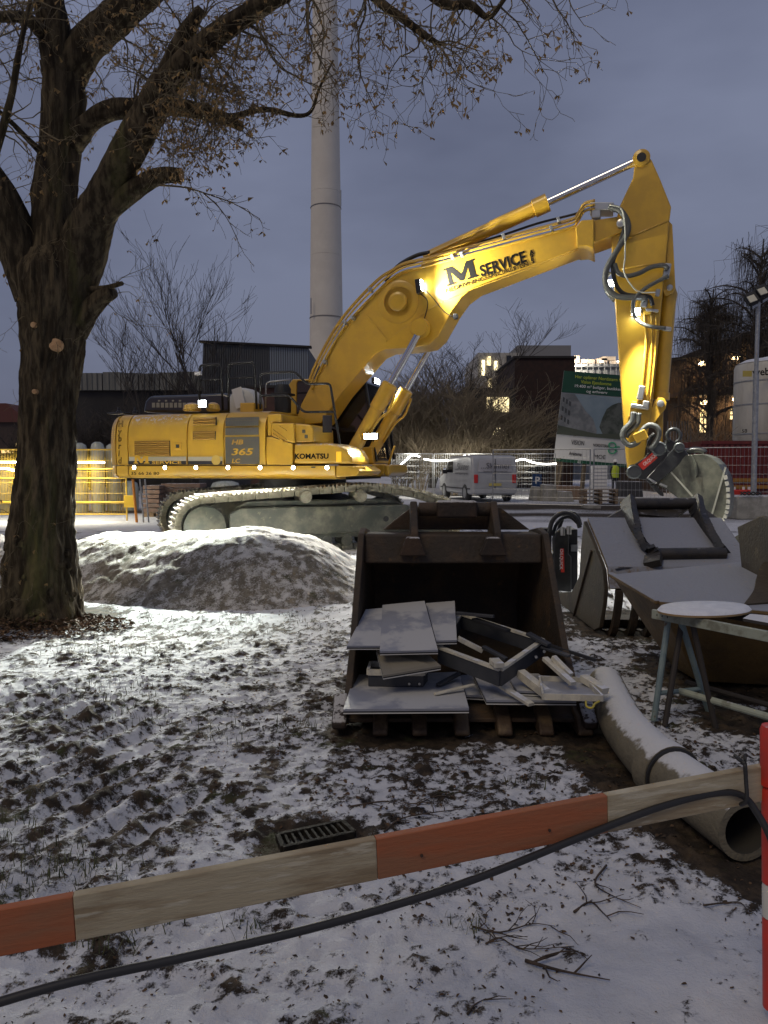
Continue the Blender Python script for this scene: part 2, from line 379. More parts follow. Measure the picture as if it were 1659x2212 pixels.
# ------------------------------------------------------------------ the heap between the tree and the bucket
hx = np.arange(-8.5, .6, .03); hy = np.arange(7.9, 12.6, .03); HX, HY = np.meshgrid(hx, hy)
def heap_h(x, y):
    b1 = .70 * np.exp(-np.abs((x + 2.55) / 2.15) ** 5) ; b2 = .66 * np.exp(-np.abs((x + 6.0) / 2.2) ** 4); b3 = .10 * np.exp(-((x + 1.7) / .5) ** 2) + .06 * np.exp(-((x + .95) / .3) ** 2) - .05 * np.exp(-((x + 3.6) / .5) ** 2)
    ridge = np.maximum(b1 + b3, b2 * .82) * (1 + .16 * (fbm(x, y * 0, .9, 2, 91) - .5))
    cy = 10.4 + .35 * np.sin(x * .9); t = (y - cy)
    prof = np.where(t < -.3, sstep(-2.05, -.25, t), 1 - sstep(.2, 1.7, t))
    return ground_z(x, y) * .9 + ridge * prof * (1 + .10 * (fbm(x, y, 1.6, 3, 95) - .5)) + .11 * (fbm(x, y, 2.2, 4, 97) - .5) * prof + .05 * (fbm(x, y, 9, 3, 99) - .5) - .05 - .08 * (1 - prof)
HZ = heap_h(HX, HY)
gzx = np.gradient(HZ, .03, axis=1); gzy = np.gradient(HZ, .03, axis=0)
HS = .78 + .35 * (fbm(HX, HY, 2, 3, 105) - .5) + .8 * (fbm(HX, HY, 12, 3, 104) - .5) - .55 * np.clip(-gzy - .1, -.3, .5) * 0 + .20 * sstep(-.2, .3, -gzy) - .30 * sstep(.15, .5, gzy) + .30 * sstep(9.9, 10.5, HY)
HS = HS + .6 * (fbm(HX, HY, 26, 2, 107) - .5)
me = bpy.data.meshes.new('gravel_heap'); n1, n0 = HX.shape; idx = np.arange(n0 * n1).reshape(n1, n0)
fq = np.stack([idx[:-1, :-1], idx[:-1, 1:], idx[1:, 1:], idx[1:, :-1]], -1).reshape(-1, 4)
HC = Vector((-2.6, 10.2, 0))
me.from_pydata((np.stack([HX, HY, HZ], -1).reshape(-1, 3) - np.array(HC)).tolist(), [], fq.tolist()); me.polygons.foreach_set('use_smooth', [True] * len(me.polygons))
at_ = me.attributes.new('snow', 'FLOAT', 'POINT'); at_.data.foreach_set('value', HS.ravel().astype(np.float32))
me.materials.append(ground_mat('snowy_gravel', soil=(.13, .112, .085), soil2=(.25, .22, .17), sn=(.62, .60, .57)))
heap = bpy.data.objects.new('gravel_heap', me); COL.objects.link(heap); heap.location = HC
tag(heap, 'long heap of brown gravel dusted with snow between tree and rusty bucket', 'heap')
# ------------------------------------------------------------------ excavator
S0 = Vector((-1.5, 14.1, .2)); HB = R(-17); UA = R(21)
EX = Frame(S0, HB)
exc = thing('excavator', 'huge yellow tracked excavator with raised boom, lit work lamps and black lettering', 'excavator', S0, HB)
def lx(p, y=-1.49): return EX.xz(p, y)[0]
def lz(p, y=-1.49): return EX.xz(p, y)[1]
YN = -1.49
zb = lz(Z1(500, 690)); zs = lz(Z1(500, 617)); zt = lz(Z1(500, 330))
hgt = zt - zs
def body_sec(z0, z1, y_in=0.0, k=1.0):
    h = z1 - z0; r = min(.34, h * .55)
    side = [(YN + .015, z0), (YN, z0 + .06), (YN - .012, z0 + h * .45)]
    arc = [(YN + r * (1 - math.cos(a)) * .8, z1 - r + r * math.sin(a)) for a in (0.0, .3, .6, .9, 1.2, 1.5708)]
    return side + arc + [(y_in, z1 + .03), (y_in, z0)]
def sweep(name, x0, x1, z0, z1, mat_=YEL, y_in=0.0, parent=exc, bevel=.012):
    return MB().prism(body_sec(z0, z1, y_in), x0, x1, 0).build(name, mat_, parent, bevel=bevel, local=True, smooth=0)
xs = [lx(Z1(u, 500)) for u in (109, 175, 498, 698, 926)]
g_ = .009
# counterweight: rounded in plan at the rear corner, whole width of the machine
xr = lx(Z1(40, 560)); sec = body_sec(zs, zt, 0); rings = []
for x, ins in ((xr + .00, .42), (xr + .015, .27), (xr + .06, .15), (xr + .13, .065), (xr + .22, .02), (xs[0] - g_, 0)):
    rings.append([(x, (y + ins) if y < -.01 else 0, z - ins * .35 * (1 if z > zs + hgt * .6 else 0) + ins * .12 * (1 if z < zs + .05 else 0)) for y, z in sec])
def ring_loft(rings):
    mb = MB(); n = len(rings[0]); vs = [p for r in rings for p in r]; fs = []
    for i in range(len(rings) - 1):
        for j in range(n): fs.append((i * n + j, i * n + (j + 1) % n, (i + 1) * n + (j + 1) % n, (i + 1) * n + j))
    fs += [tuple(range(n))[::-1], tuple((len(rings) - 1) * n + j for j in range(n))]
    return mb.add(vs, fs)
def mirror(rings): return [[(x, -y, z) for x, y, z in r] for r in rings]
cw = ring_loft(rings); cw.add(*(lambda m: (m.v, m.f))(ring_loft(mirror(rings)))); cw.build('counterweight', YEL, exc, smooth=40, local=True)
def skirt(name, x0, x1, ins=(0, 0)):
    s2 = [(YN + .09, zb), (YN + .01, zb + .05), (YN - .012, zb + .10), (YN - .012, zs - .012), (-.9, zs - .012), (-.9, zb)]
    if ins == (0, 0): return MB().prism(s2, x0, x1, 0).build(name, YEL, exc, bevel=.012, local=True)
    rr = [[(x, y + (i if y < -1 else 0), z) for y, z in s2] for x, i in ((x0, .40), (x0 + .02, .25), (x0 + .08, .12), (x0 + .2, .02), (x1, 0))]
    return ring_loft(rr).build(name, YEL, exc, smooth=40, local=True)
skirt('counterweight_skirt', xr + .03, xs[0] - g_, (1, 0))
xfront = lx(Z1(1306, 650))
for a, b in ((xs[0] + g_, xs[1] - g_), (xs[1] + g_, xfront)): skirt('side_skirt', a, b)
sweep('tail_panel', xs[0] + g_, xs[1] - g_, zs, zt)
sweep('engine_door', xs[1] + g_, xs[2] - g_, zs, zt, YELS)
sweep('pump_door', xs[2] + g_, xs[3] - g_, zs, zt)
sweep('capacitor_door', xs[3] + g_, xs[4] - .005, zs, zt + .01)
MB().bb(xr + .1, xs[4] - .02, -.9, 1.45, zb + .02, zt - .02).build('house_core', BLKM, exc, local=True)
# tank and tool boxes in front of the doors
x5 = lx(Z1(1075, 550)); zk = lz(Z1(1075, 500)); zd = lz(Z1(955, 462))
MB().prism([(xs[4] + .006, zs), (x5 - .006, zs), (x5 - .006, zk), (lx(Z1(955, 462)), zd), (xs[4] + .006, zd)], YN, -.5).build('fuel_tank_panel', YEL, exc, bevel=.02, local=True)
z6 = lz(Z1(960, 335)); MB().prism([(xs[4] + .006, zd + .012), (lx(Z1(952, 462)), zd + .012), (lx(Z1(955, 390)), lz(Z1(955, 385))), (lx(Z1(1050, 385), -1.2), lz(Z1(1050, 385))), (lx(Z1(1048, 350), -1.2), lz(Z1(1048, 350))), (lx(Z1(1000, 328)), z6), (xs[4] + .006, z6)], YN + .04, -.45).build('fuel_tank', YEL, exc, bevel=.03, local=True)
MB().prism([EX.xz(Z1(*q), YN) for q in ((957, 460), (955, 387), (1080, 387), (1085, 496), (1068, 496))], YN, -.5).build('tank_guard', YEL, exc, bevel=.025, local=True)
for a, b in (((965, 425), (1040, 480)), ((965, 445), (1025, 488)), ((1000, 405), (1040, 430))):
    pa = EX.loc(Z1(*a), YN - .004); pb = EX.loc(Z1(*b), YN - .004); MB().bar(pa, pb, .03, .02).build('guard_rib', YEL, exc, bevel=.006, local=True)
MB().prism([EX.xz(Z1(*q), YN + .06) for q in ((1087, 496), (1083, 388), (1170, 396), (1186, 420), (1190, 494))], YN + .06, -.5).build('step_box', YEL, exc, bevel=.03, local=True)
for q in ((1128, 427, 8, 8), (1142, 455, 10, 10)):
    c = EX.loc(Z1(q[0] + 5, q[1] + 6), YN + .052); MB().box(c, (.05, .01, .055)).build('latch', BLKM, exc, local=True)
fb = [EX.xz(Z1(*q), YN) for q in ((1078, 612), (1078, 500), (1270, 497), (1310, 505), (1365, 530), (1392, 575), (1400, 612))]
MB().prism(fb, YN, -.55).build('tool_box', YELS, exc, bevel=.05, seg=3, local=True)
c = EX.loc(Z1(1325, 572), YN - .004); MB().box(c, (.09, .012, .17)).build('reflector', mat('amber_reflector', (.8, .5, .03), .2, emit=(1, .6, .05), estr=.5), exc, local=True, bevel=.004)  # emission makes the reflector glow, in place of light thrown back
MB().prism([EX.xz(Z1(*q), YN) for q in ((1308, 684), (1308, 620), (1400, 622), (1440, 650), (1420, 676))], YN + .01, -.3).build('front_step', YEL, exc, bevel=.02, local=True)
MB().bar(EX.loc(Z1(1385, 632), YN + .05), EX.loc(Z1(1470, 632), YN + .05), .08, .05).build('step_tread', YEL, exc, bevel=.008, local=True)
# deck under cab, turned away to the far side
xd1 = lx(Z1(1590, 650), .1); MB().prism([(lx(Z1(1380, 650), .1), zb + .02), (xd1 - .1, zb + .02), (xd1, zb + .08), (xd1, zs + .02), (lx(Z1(1380, 650), .1), zs + .02)], -.05, 1.45).build('cab_deck', YEL, exc, bevel=.03, local=True)
MB().box((xd1 + .03, .02, (zb + zs) / 2 + .02), (.1, .16, .2)).build('deck_corner', YEL, exc, bevel=.04, local=True)
MB().prism([(0.1, zb + .05), (xd1 - .5, zb + .05), (xd1 - .5, zs - .03), (.1, zs - .03)], -1.0, .2).build('revolving_frame', YEL, exc, bevel=.02, local=True)
c = EX.loc(Z1(1478, 630), -.1); MB().box(c, (.2, .01, .1)).build('number_plate', WHT, exc, local=True)
# vents
def vent(u0, v0, u1, v1, n):
    y = YN - .016; x0, z1 = EX.xz(Z1(u0, v0), y); x1, z0 = EX.xz(Z1(u1, v1), y)
    f = MB().bb(x0, x1, y, y + .03, z0, z1).build('vent', BLKM, exc, local=True)
    h = (z1 - z0) / n
    for i in range(n):
        MB().box(((x0 + x1) / 2, y - .006, z0 + h * (i + .5)), (x1 - x0 - .02, .03, h * .62), Matrix.Rotation(R(-32), 3, 'X')).build('vent_slat', mat('slat_paint', (.30, .165, .02), .4), f, local=True)
vent(210, 486, 405, 567, 7); vent(530, 358, 655, 400, 3); vent(528, 434, 653, 479, 4)
a = EX.loc(Z1(447, 514), YN - .018); MB().box(a, (.15, .02, .13)).build('door_latch', YEL, exc, bevel=.012, local=True); MB().box(a + Vector((0, -.012, 0)), (.06, .012, .06)).build('latch_button', BLKM, exc, local=True)
# decals
def decal(name, u0, v0, u1, v1, m, y=YN - .0175, th=.002):
    x0, z1 = EX.xz(Z1(u0, v0), y); x1, z0 = EX.xz(Z1(u1, v1), y); return MB().bb(x0, x1, y, y + th, z0, z1).build(name, m, exc, local=True)
for q in ((708, 358, 890, 372, 0), (706, 376, 888, 402, 0), (705, 414, 888, 452, 1), (705, 464, 892, 612, 1)):
    decal('decal_panel', *q[:4], DECD, YN - (.0175 if q[1] > 400 else .010))
decal('decal_stripe', 180, 572, 492, 594, DECS); decal('decal_stripe', 502, 572, 690, 594, DECS)
decal('decal_stripe', 175, 595, 492, 614, BLK); decal('decal_stripe', 502, 595, 690, 614, BLK)
def tm(p, y=YN - .021, rot=0.0):
    q = EX.loc(p, y); return Matrix.Translation(q) @ Matrix.Rotation(R(90), 4, 'X') @ Matrix.Rotation(rot, 4, 'Z')
def wid(p, q, y=YN - .021): return abs(lx(q, y) - lx(p, y))
text('lettering', '365', .155, INKY, exc, tm(Z1(735, 562)), bold=.02, shear=.2, fit=wid(Z1(735, 562), Z1(855, 562)))
text('lettering', 'HB', .11, mat('decal_amber', (.42, .24, .03), .4), exc, tm(Z1(738, 504)), bold=.03, shear=.2, fit=wid(Z1(738, 504), Z1(802, 504)))
text('lettering', 'LC', .1, INKY, exc, tm(Z1(740, 605)), bold=.02, shear=.15, fit=wid(Z1(740, 605), Z1(785, 605)))
text('lettering', 'KOMATSU', .115, INK, exc, tm(Z1(1084, 582), YN - .004), bold=.035, fit=wid(Z1(1084, 582), Z1(1268, 582)))
text('lettering', '35 66 26 80', .075, INK, exc, tm(Z1(190, 670), YN - .016), bold=.006, fit=wid(Z1(190, 670), Z1(343, 670)))
text('lettering', 'SERVICE', .075, INKY, exc, tm(Z1(305, 611)), bold=.02, fit=wid(Z1(305, 611), Z1(465, 611)))
def stencil_m(m, w, h, mt, parent=exc):
    """a slab-serif stencil M"""
    P = [[(0, 0), (.30, 0), (.30, .09), (.22, .12), (.22, .66), (.44, .05), (.56, .05), (.76, .66), (.76, .12), (.66, .09), (.66, 0), (1.02, 0), (1.02, .09), (.95, .12), (.95, .88), (1.02, .91), (1.02, 1), (.74, 1), (.52, .42), (.30, 1), (0, 1), (0, .91), (.08, .88), (.08, .12), (0, .09)]]
    mb = MB()
    for q in P: mb.prism([(x * w, y * h) for x, y in q], 0, .002, 2)
    return mb.move(m).build('emblem_letter', mt, parent, local=True)
stencil_m(tm(Z1(205, 609)), wid(Z1(205, 600), Z1(290, 600)), .17, INKY)
e = EX.loc(Z1(655, 590), YN - .02); MB().lathe([(.085, 0), (.085, -.003)], e, 24, 'y').build('round_emblem', mat('emblem_gold', (.6, .42, .1), .35), exc, local=True)
for k, ch in enumerate('Hybrid'):
    text('lettering', ch, .15, INK, exc, tm(Z1(120, 408 + k * 40.0), YN - .020), outline=.0035, sx=1.0, shear=.1)
# side LED row
for u in (210, 378, 547, 722, 897, 1078, 1262):
    c = EX.loc(Z1(u, 631), YN - .03)
    lm = MB().lathe([(.035, .02), (.04, 0), (.038, -.012)], c, 16, 'y').build('side_lamp', BLK, exc, local=True)
    MB().lathe([(.033, -.012), (.030, -.018), (.01, -.022)], c, 14, 'y').build('lens', LED, lm, local=True)
    lamp_light('side_lamp_light', exc, c + Vector((0, -.06, -.01)), (0, -1, -.95), 520, 104, (1, .97, .84), .04, .8)
c = EX.loc(Z1(1186, 629), YN - .016); MB().box(c, (.07, .01, .02)).build('side_slot', BLKM, exc, local=True)
# roof furniture
yr = -.75
def P1(u, v, y): return EX.loc(Z1(u, v), y)
hood = [EX.xz(Z1(*q), -.4) for q in ((262, 330), (275, 268), (300, 240), (560, 232), (700, 225), (740, 240), (742, 330))]
MB().prism(hood, -.45, .9).build('engine_hood', mat('hood_black', (.018, .020, .030), .3, coat=.5), exc, bevel=.06, seg=3, local=True)
for k in range(9):
    c = P1(315 + k * 24, 290, -.456); MB().box(c, (.07, .01, .09)).build('hood_slot', mat('slot_grey', (.25, .24, .2), .5), exc, local=True)
for k in range(4):
    c = P1(345 + k * 38, 266, -.456); MB().box(c, (.05, .01, .03)).build('hood_slot', MATS['slot_grey'], exc, local=True)
cy = P1(790, 270, -.5); MB().lathe([(.30, .25), (.30, 0), (.27, -.06), (.16, -.1)], cy + Vector((.02, .05, -.05)), 28, 'y').build('muffler', mat('muffler_pale', (.55, .55, .52), .5), exc, smooth=40, local=True)
MB().box(cy + Vector((.0, -.08, .06)), (.2, .004, .36), Matrix.Rotation(R(-14), 3, 'Y')).build('paper_sheet', WHT, exc, local=True)
MB().bb(*[P1(785, 300, -.95).x, P1(862, 300, -.95).x], -.95, -.6, zt - .0, P1(800, 277, -.95).z).build('filter_box', YEL, exc, bevel=.015, local=True)
MB().lathe([(.15, 0), (.15, .42), (.11, .5)], (P1(1020, 320, -.3).x, -.3, P1(1020, 330, -.3).z), 20).build('air_cleaner', BLKM, exc, smooth=40, local=True)
MB().box(P1(1020, 232, -.3), (.34, .34, .04)).build('cleaner_cap', BLKM, exc, bevel=.01, local=True)
def rail(name, pts, y, r=.021, m=BLKM):
    ps = [P1(u, v, y) for u, v in pts]; out = [ps[0]]
    for a, b, c in zip(ps[:-2], ps[1:-1], ps[2:]):
        d1 = (a - b); d2 = (c - b); k = min(.07, d1.length * .4, d2.length * .4); d1.normalize(); d2.normalize()
        for t in (0, .33, .67, 1): out.append((b + d1 * k) * (1 - t) ** 2 + b * 2 * t * (1 - t) + (b + d2 * k) * t * t)
    out.append(ps[-1]); return MB().tube(out, r, 8).build(name, m, exc, smooth=1, local=True)
rail('handrail', [(564, 322), (566, 72), (682, 66), (692, 318)], -1.0); rail('rail_bar', [(566, 153), (686, 148)], -1.0, .015)
rail('handrail', [(725, 322), (721, 64), (864, 56), (877, 312)], -1.0); rail('rail_bar', [(723, 143), (869, 136)], -1.0, .015)
rail('handrail', [(897, 312), (898, 116), (1085, 107), (1152, 176), (1278, 172), (1345, 595), (1312, 606)], -1.2)
rail('rail_bar', [(898, 238), (1055, 238), (1132, 328), (1308, 326)], -1.2, .02)
rail('rail_bar', [(925, 305), (928, 165), (1060, 150)], -.7, .015, GALV)
MB().box(P1(558, 118, -1.0), (.13, .06, .06)).build('rail_bracket', WHT, exc, bevel=.008, local=True)
for (u, v, w, h) in ((525, 307, .33, .15), (640, 305, .25, .15)):
    MB().lathe([(.4 * w, 0), (.5 * w, .2 * h), (.42 * w, .75 * h), (.2 * w, h)], P1(u, v + 18, -1.15), 20).build('beacon', mat('amber_lens', (.55, .33, .05), .15, coat=.6), exc, smooth=40, local=True)
for u in (125, 215): MB().lathe([(.05, 0), (.05, .05), (.025, .06), (.025, .12)], P1(u, 338, -1.1), 12).build('roof_bolt', BLK, exc, smooth=40, local=True)
MB().bar(P1(80, 336, -1.05), P1(170, 334, -1.05), .2, .03).build('mirror_bracket', BLK, exc, bevel=.008, local=True)
c = P1(580, 282, -1.42); wl = MB().box(c + Vector((0, .04, 0)), (.16, .07, .13)).build('work_lamp', BLK, exc, bevel=.01, local=True)
MB().box(c + Vector((0, -.001, 0)), (.14, .01, .11)).build('lens', LEDB, wl, local=True); lamp_light('work_lamp_light', exc, c + Vector((0, -.05, 0)), (.30, -.93, -.70), 5200, 46, (.93, 1, .88), .06)
MB().bar(P1(1262, 345, -1.2), P1(1262, 440, -1.2), .17, .02, Vector((0, 1, 0))).build('mirror', BLK, exc, bevel=.02, local=True)
MB().tube([P1(1285, 410, -1.2), P1(1310, 420, -1.2)], .012, 6).build('mirror_arm', BLK, exc, local=True)
# cab on the far side
yc = .42
def C(u, v, y=yc): return EX.xz(Y7(u, v), y)
cab = [C(130, 900), C(125, 470), C(180, 395), C(250, 378), C(1190, 395), C(1225, 720), C(1330, 1510), C(600, 1510), C(500, 900)]
ca = MB().prism(cab, yc, 1.45).build('cab', GLS, exc, bevel=.05, seg=3, local=True)
MB().prism([C(122, 900), C(118, 460), C(175, 378), C(470, 370), C(470, 400), C(250, 405), C(238, 430), C(230, 900)], yc - .02, 1.46).build('cab_rear_pillar', YEL, exc, bevel=.03, local=True)
MB().prism([C(1185, 380), C(1240, 720), C(1345, 1515), C(1325, 1515), C(1212, 720), C(1165, 390)], yc - .015, yc + .05).build('cab_pillar', BLK, exc, bevel=.01, local=True)
MB().prism([C(1110, 1540), C(1110, 1320), C(1290, 1310), C(1320, 1540)], yc - .1, 1.4).build('cab_base', YEL, exc, bevel=.02, local=True)
x1, z1 = C(1330, 1480); MB().bar((x1 + .05, 1.43, z1), (C(1230, 720)[0] + .04, 1.43, C(1230, 560)[1]), .06, .05).build('cab_pillar', BLK, exc, local=True)
MB().tube([(x1 + .04, 1.2, z1 + .0), (x1 - .0, 1.0, z1 + .5), (x1 - .02, .95, z1 + .8)], .012, 6).build('wiper', BLK, exc, local=True)
MB().tube([(xd1 + .02, .1, zs), (xd1 + .1, .1, zs + .25), (xd1 + .14, .1, zs + .35)], .02, 8).build('hand_hold', YEL, exc, smooth=1, local=True)
def led_bar(name, p, y, n, w, watts, d, m=LEDB, h=.11, ang=120, vis=True):
    c = EX.loc(p, y); b = MB().box(c, (.06, w, h) if abs(d[0]) > abs(d[1]) else (w, .06, h)).build(name, BLK, exc, bevel=.01, local=True)
    dn = Vector(d).normalized()
    for i in range(n):
        o = (i + .5) / n - .5; off = Vector((0, o * w * .92, 0)) if abs(d[0]) > abs(d[1]) else Vector((o * w * .92, 0, 0))
        sz = (.012, w / n * .8, h * .8) if abs(d[0]) > abs(d[1]) else (w / n * .8, .012, h * .8)
        MB().box(c + off + Vector((.032, 0, 0) if abs(d[0]) > abs(d[1]) else (0, -.032, 0)), sz).build('lens', m, b, local=True)
    lamp_light(name + '_light', exc, c + dn * .10, d, watts, ang, (.98, 1, .92), .08)
led_bar('cab_lamp', Y7(1320, 405), .5, 5, .30, 120, (1, -.9, -.6), ang=100)
led_bar('cylinder_lamp', Y7(1262, 1165), -.66, 5, .26, 90, (.45, -1, -.7))
# boom
YB = -.34
def B(u, v): return EX.xz(Z2(u, v), YB)
def B7(u, v): return EX.xz(Y7(u, v), YB)
top = [B(95, 935), B(170, 800), B(245, 700), B(345, 598), B(400, 552), B(455, 524), B(560, 500), B(1165, 340), B(1215, 318), B(1330, 300), B(1372, 318), B(1378, 345), B(1355, 366)]
bot = [B(1172, 432), B(960, 512), B(740, 596), B(690, 634), B(650, 690), B(590, 797), B(552, 832), B(480, 845), B(372, 851), B(330, 870), B7(830, 590), B7(560, 985), B7(300, 1010), B7(230, 920), B7(290, 720)]
boom = MB().prism(top + bot, YB, -YB).build('boom', YEL, exc, bevel=.022, local=True)
MB().tube([EX.loc(Z2(*q), YB) for q in ((372, 820), (470, 745), (590, 662), (720, 606), (960, 520), (1168, 440))], .006, 6).build('boom_seam', YEL, boom, local=True, smooth=1)
MB().bar(EX.loc(Z2(290, 706), YB), EX.loc(Z2(378, 812), YB), .02, .03).build('boom_rib', YEL, boom, bevel=.006, local=True)
bc = EX.loc(Z2(425, 655), YB); MB().lathe([(.36, .02), (.36, -.01), (.34, -.018), (.25, -.018), (.25, .0)], bc, 40, 'y').build('boss_ring', YEL, boom, smooth=40, local=True)
MB().lathe([(.16, .02), (.16, -.07), (.13, -.09), (.09, -.09)], bc, 32, 'y').build('boss', YEL, boom, smooth=40, local=True)
pin = EX.loc(Z2(518, 766), YB)
MB().lathe([(.17, .05), (.17, -.10), (.15, -.12)], pin, 28, 'y').build('pin_boss', YEL, boom, smooth=40, local=True)
MB().lathe([(.10, 0), (.10, -.13), (.06, -.14)], pin, 24, 'y').build('pin', BLKM, boom, smooth=40, local=True)
MB().prism([B(1160, 352), B(1185, 322), B(1238, 318), B(1235, 440), B(1205, 428), B(1165, 432)], YB - .09, -YB + .09).build('boom_bracket', YEL, boom, bevel=.02, local=True)
ap = EX.loc(Z2(1347, 329), -.42); MB().lathe([(.062, .1), (.062, -.02), (.04, -.03)], ap, 20, 'y').build('arm_pin', STL, boom, smooth=40, local=True)
# lettering on the boom
ang = math.atan2(B(990, 492)[1] - B(625, 612)[1], B(990, 492)[0] - B(625, 612)[0])
tb = lambda u, v, r=0.0: tm(Z2(u, v), YB - .006, ang + r)
wb = lambda a, b: (EX.loc(Z2(*a), YB) - EX.loc(Z2(*b), YB)).length
stencil_m(tb(627, 591), wb((615, 590), (745, 556)), wb((600, 520), (618, 592)), INK, boom)
text('lettering', 'SERVICE', .25, INK, boom, tb(768, 549), bold=.03, fit=wb((768, 548), (958, 488)))
for k, ch in enumerate('APS'): text('lettering', ch, .105, INK, boom, tb(970 + k * 4, 461 + k * 17.5), bold=.03)
text('lettering', 'NEDRIVNINGSSPECIALISTEN', .095, INK, boom, Matrix.Translation((0, -.003, 0)) @ tb(622, 617), bold=.010, fit=wb((621, 612), (965, 510)))
# boom pipes and clamps
def pipe(name, pts, r, m, par, n=5): return MB().tube(spline(pts, n), r, 8).build(name, m, par, smooth=1, local=True)
pl = [(62, 1010), (92, 935), (168, 795), (243, 695), (345, 590), (400, 546), (455, 517), (560, 493), (900, 402), (1130, 340), (1165, 318), (1195, 272), (1240, 258)]
for k, (dy, dv, r) in enumerate(((-.03, 9, .019), (-.06, -8, .019), (.06, -21, .019), (.2, -26, .017))):
    pipe('hydraulic_pipe', [EX.loc(Z2(u + (.4 * dv if u < 400 else 0), v + dv), YB + dy) for u, v in pl], r, YEL, boom)
pipe('hydraulic_hose', [EX.loc(Z2(u, v), -.1) for u, v in ((380, 552), (430, 500), (500, 462), (555, 450))], .035, RUB, boom)
pipe('hydraulic_hose', [EX.loc(Z2(u, v), .05) for u, v in ((370, 570), (420, 520), (520, 480), (640, 440), (820, 390), (1000, 330), (1150, 292), (1240, 262))], .02, RUB, boom)
for (u, v) in ((205, 742), (122, 905), (310, 606), (650, 470), (690, 460), (862, 385), (1060, 352), (1090, 318), (238, 722)):
    MB().box(EX.loc(Z2(u, v), YB - .05), (.05, .16, .075), Matrix.Rotation(R(-20), 3, 'Y')).build('pipe_clamp', GALV, boom, bevel=.008, local=True)
MB().box(EX.loc(Z2(1268, 272), -.2), (.36, .36, .12), Matrix.Rotation(R(6), 3, 'Y')).build('valve_block', STL, boom, bevel=.015, local=True)
MB().box(EX.loc(Z2(1245, 292), -.3), (.14, .14, .14)).build('valve_block', STL, boom, bevel=.015, local=True)
# boom side lamp
bl = EX.loc(Z2(510, 592), YB - .12)
w_ = MB().box(bl, (.09, .14, .24), Matrix.Rotation(R(-8), 3, 'Y')).build('boom_lamp', BLK, boom, bevel=.012, local=True)
for k in (-1, 0, 1): MB().box(bl + Vector((.048, 0, k * .075)), (.012, .12, .06)).build('lens', LEDB, w_, local=True)
lamp_light('boom_lamp_light', exc, bl + Vector((.16, -.30, 0)), (1, .05, .12), 430, 150, (1, .98, .84), .06)
bl2 = EX.loc(Z2(662, 716), YB - .02); MB().box(bl2, (.08, .10, .09)).build('lower_lamp', BLK, boom, bevel=.02, local=True)
lamp_light('boom_lower_light', exc, bl2 + Vector((.05, -.2, -.1)), (.55, -.6, -.9), 90, 140, (1, .98, .88), .06)
pipe('lamp_wire', [EX.loc(Z2(u, v), YB - .01) for u, v in ((505, 615), (545, 650), (535, 715), (518, 745))], .007, RUB, boom)
pipe('lamp_wire', [EX.loc(Z2(u, v), YB - .01) for u, v in ((520, 590), (560, 630), (610, 690), (650, 718))], .007, RUB, boom)
# arm cylinder on top of the boom
a = EX.loc(Z2(535, 478), 0); b = EX.loc(Z2(1052, 262), 0); c = EX.loc(Z2(1432, 62), 0); d = (c - a).normalized()
b = a + d * ((b - a).dot(d))
MB().tube([a, a + d * (b - a).length * .55, a + d * (b - a).length * .56, b - d * .25, b - d * .24, b], [.115, .115, .125, .125, .15, .15], 20).build('arm_cylinder', YEL, exc, smooth=35, local=True)
MB().tube([b, c], .065, 16).build('cylinder_rod', CHR, exc, smooth=35, local=True)
MB().prism([B(505, 505), B(520, 465), B(545, 452), B(580, 470), B(600, 500)], -.2, .2).build('cylinder_bracket', YEL, exc, bevel=.02, local=True)
MB().tube([b - d * .02 + Vector((0, -.1, .02)), b - d * 2.2 + Vector((0, -.12, .0))], .018, 8).build('cylinder_pipe', YEL, exc, local=True)
# boom cylinders
cb = EX.loc(Y7(985, 1420), -.52); pe = EX.loc(Y7(1475, 400), -.52); pp = EX.loc(Z2(518, 766), -.52)
dd = (Vector((pp.x, 0, pp.z)) - Vector((cb.x, 0, cb.z))); LL = dd.length; dd.normalize(); lb = (Vector((pe.x, 0, pe.z)) - Vector((cb.x, 0, cb.z))).dot(dd)
for y in (-.52, .52):
    o = Vector((cb.x, y, cb.z))
    cyl = MB().tube([o - dd * .15, o + dd * .3, o + dd * .31, o + dd * (lb - .5), o + dd * (lb - .49), o + dd * (lb - .02), o + dd * lb], [.12, .12, .115, .115, .135, .135, .10], 20).build('boom_cylinder', YEL, exc, smooth=35, local=True)
    MB().tube([o + dd * lb, o + dd * LL], .06, 14).build('cylinder_rod', CHR, exc, smooth=35, local=True)
    MB().lathe([(.13, -.09), (.13, .09)], o + dd * LL, 20, 'y').build('rod_eye', YEL, exc, smooth=40, local=True)
    nrm = Vector((dd.z, 0, -dd.x))
    pipe('cylinder_pipe', [o + dd * .35 + nrm * .12 + Vector((0, -.06, 0)), o + dd * (lb * .55) + nrm * .15 + Vector((0, -.06, 0)), o + dd * (lb * .7) + nrm * .22 + Vector((0, -.05, 0)), o + dd * (lb - .1) + nrm * .17 + Vector((0, -.05, 0))], .022, YEL, cyl)
    MB().lathe([(.16, -.1), (.16, .1)], o - dd * .12, 20, 'y').build('cylinder_foot', YEL, exc, smooth=40, local=True)
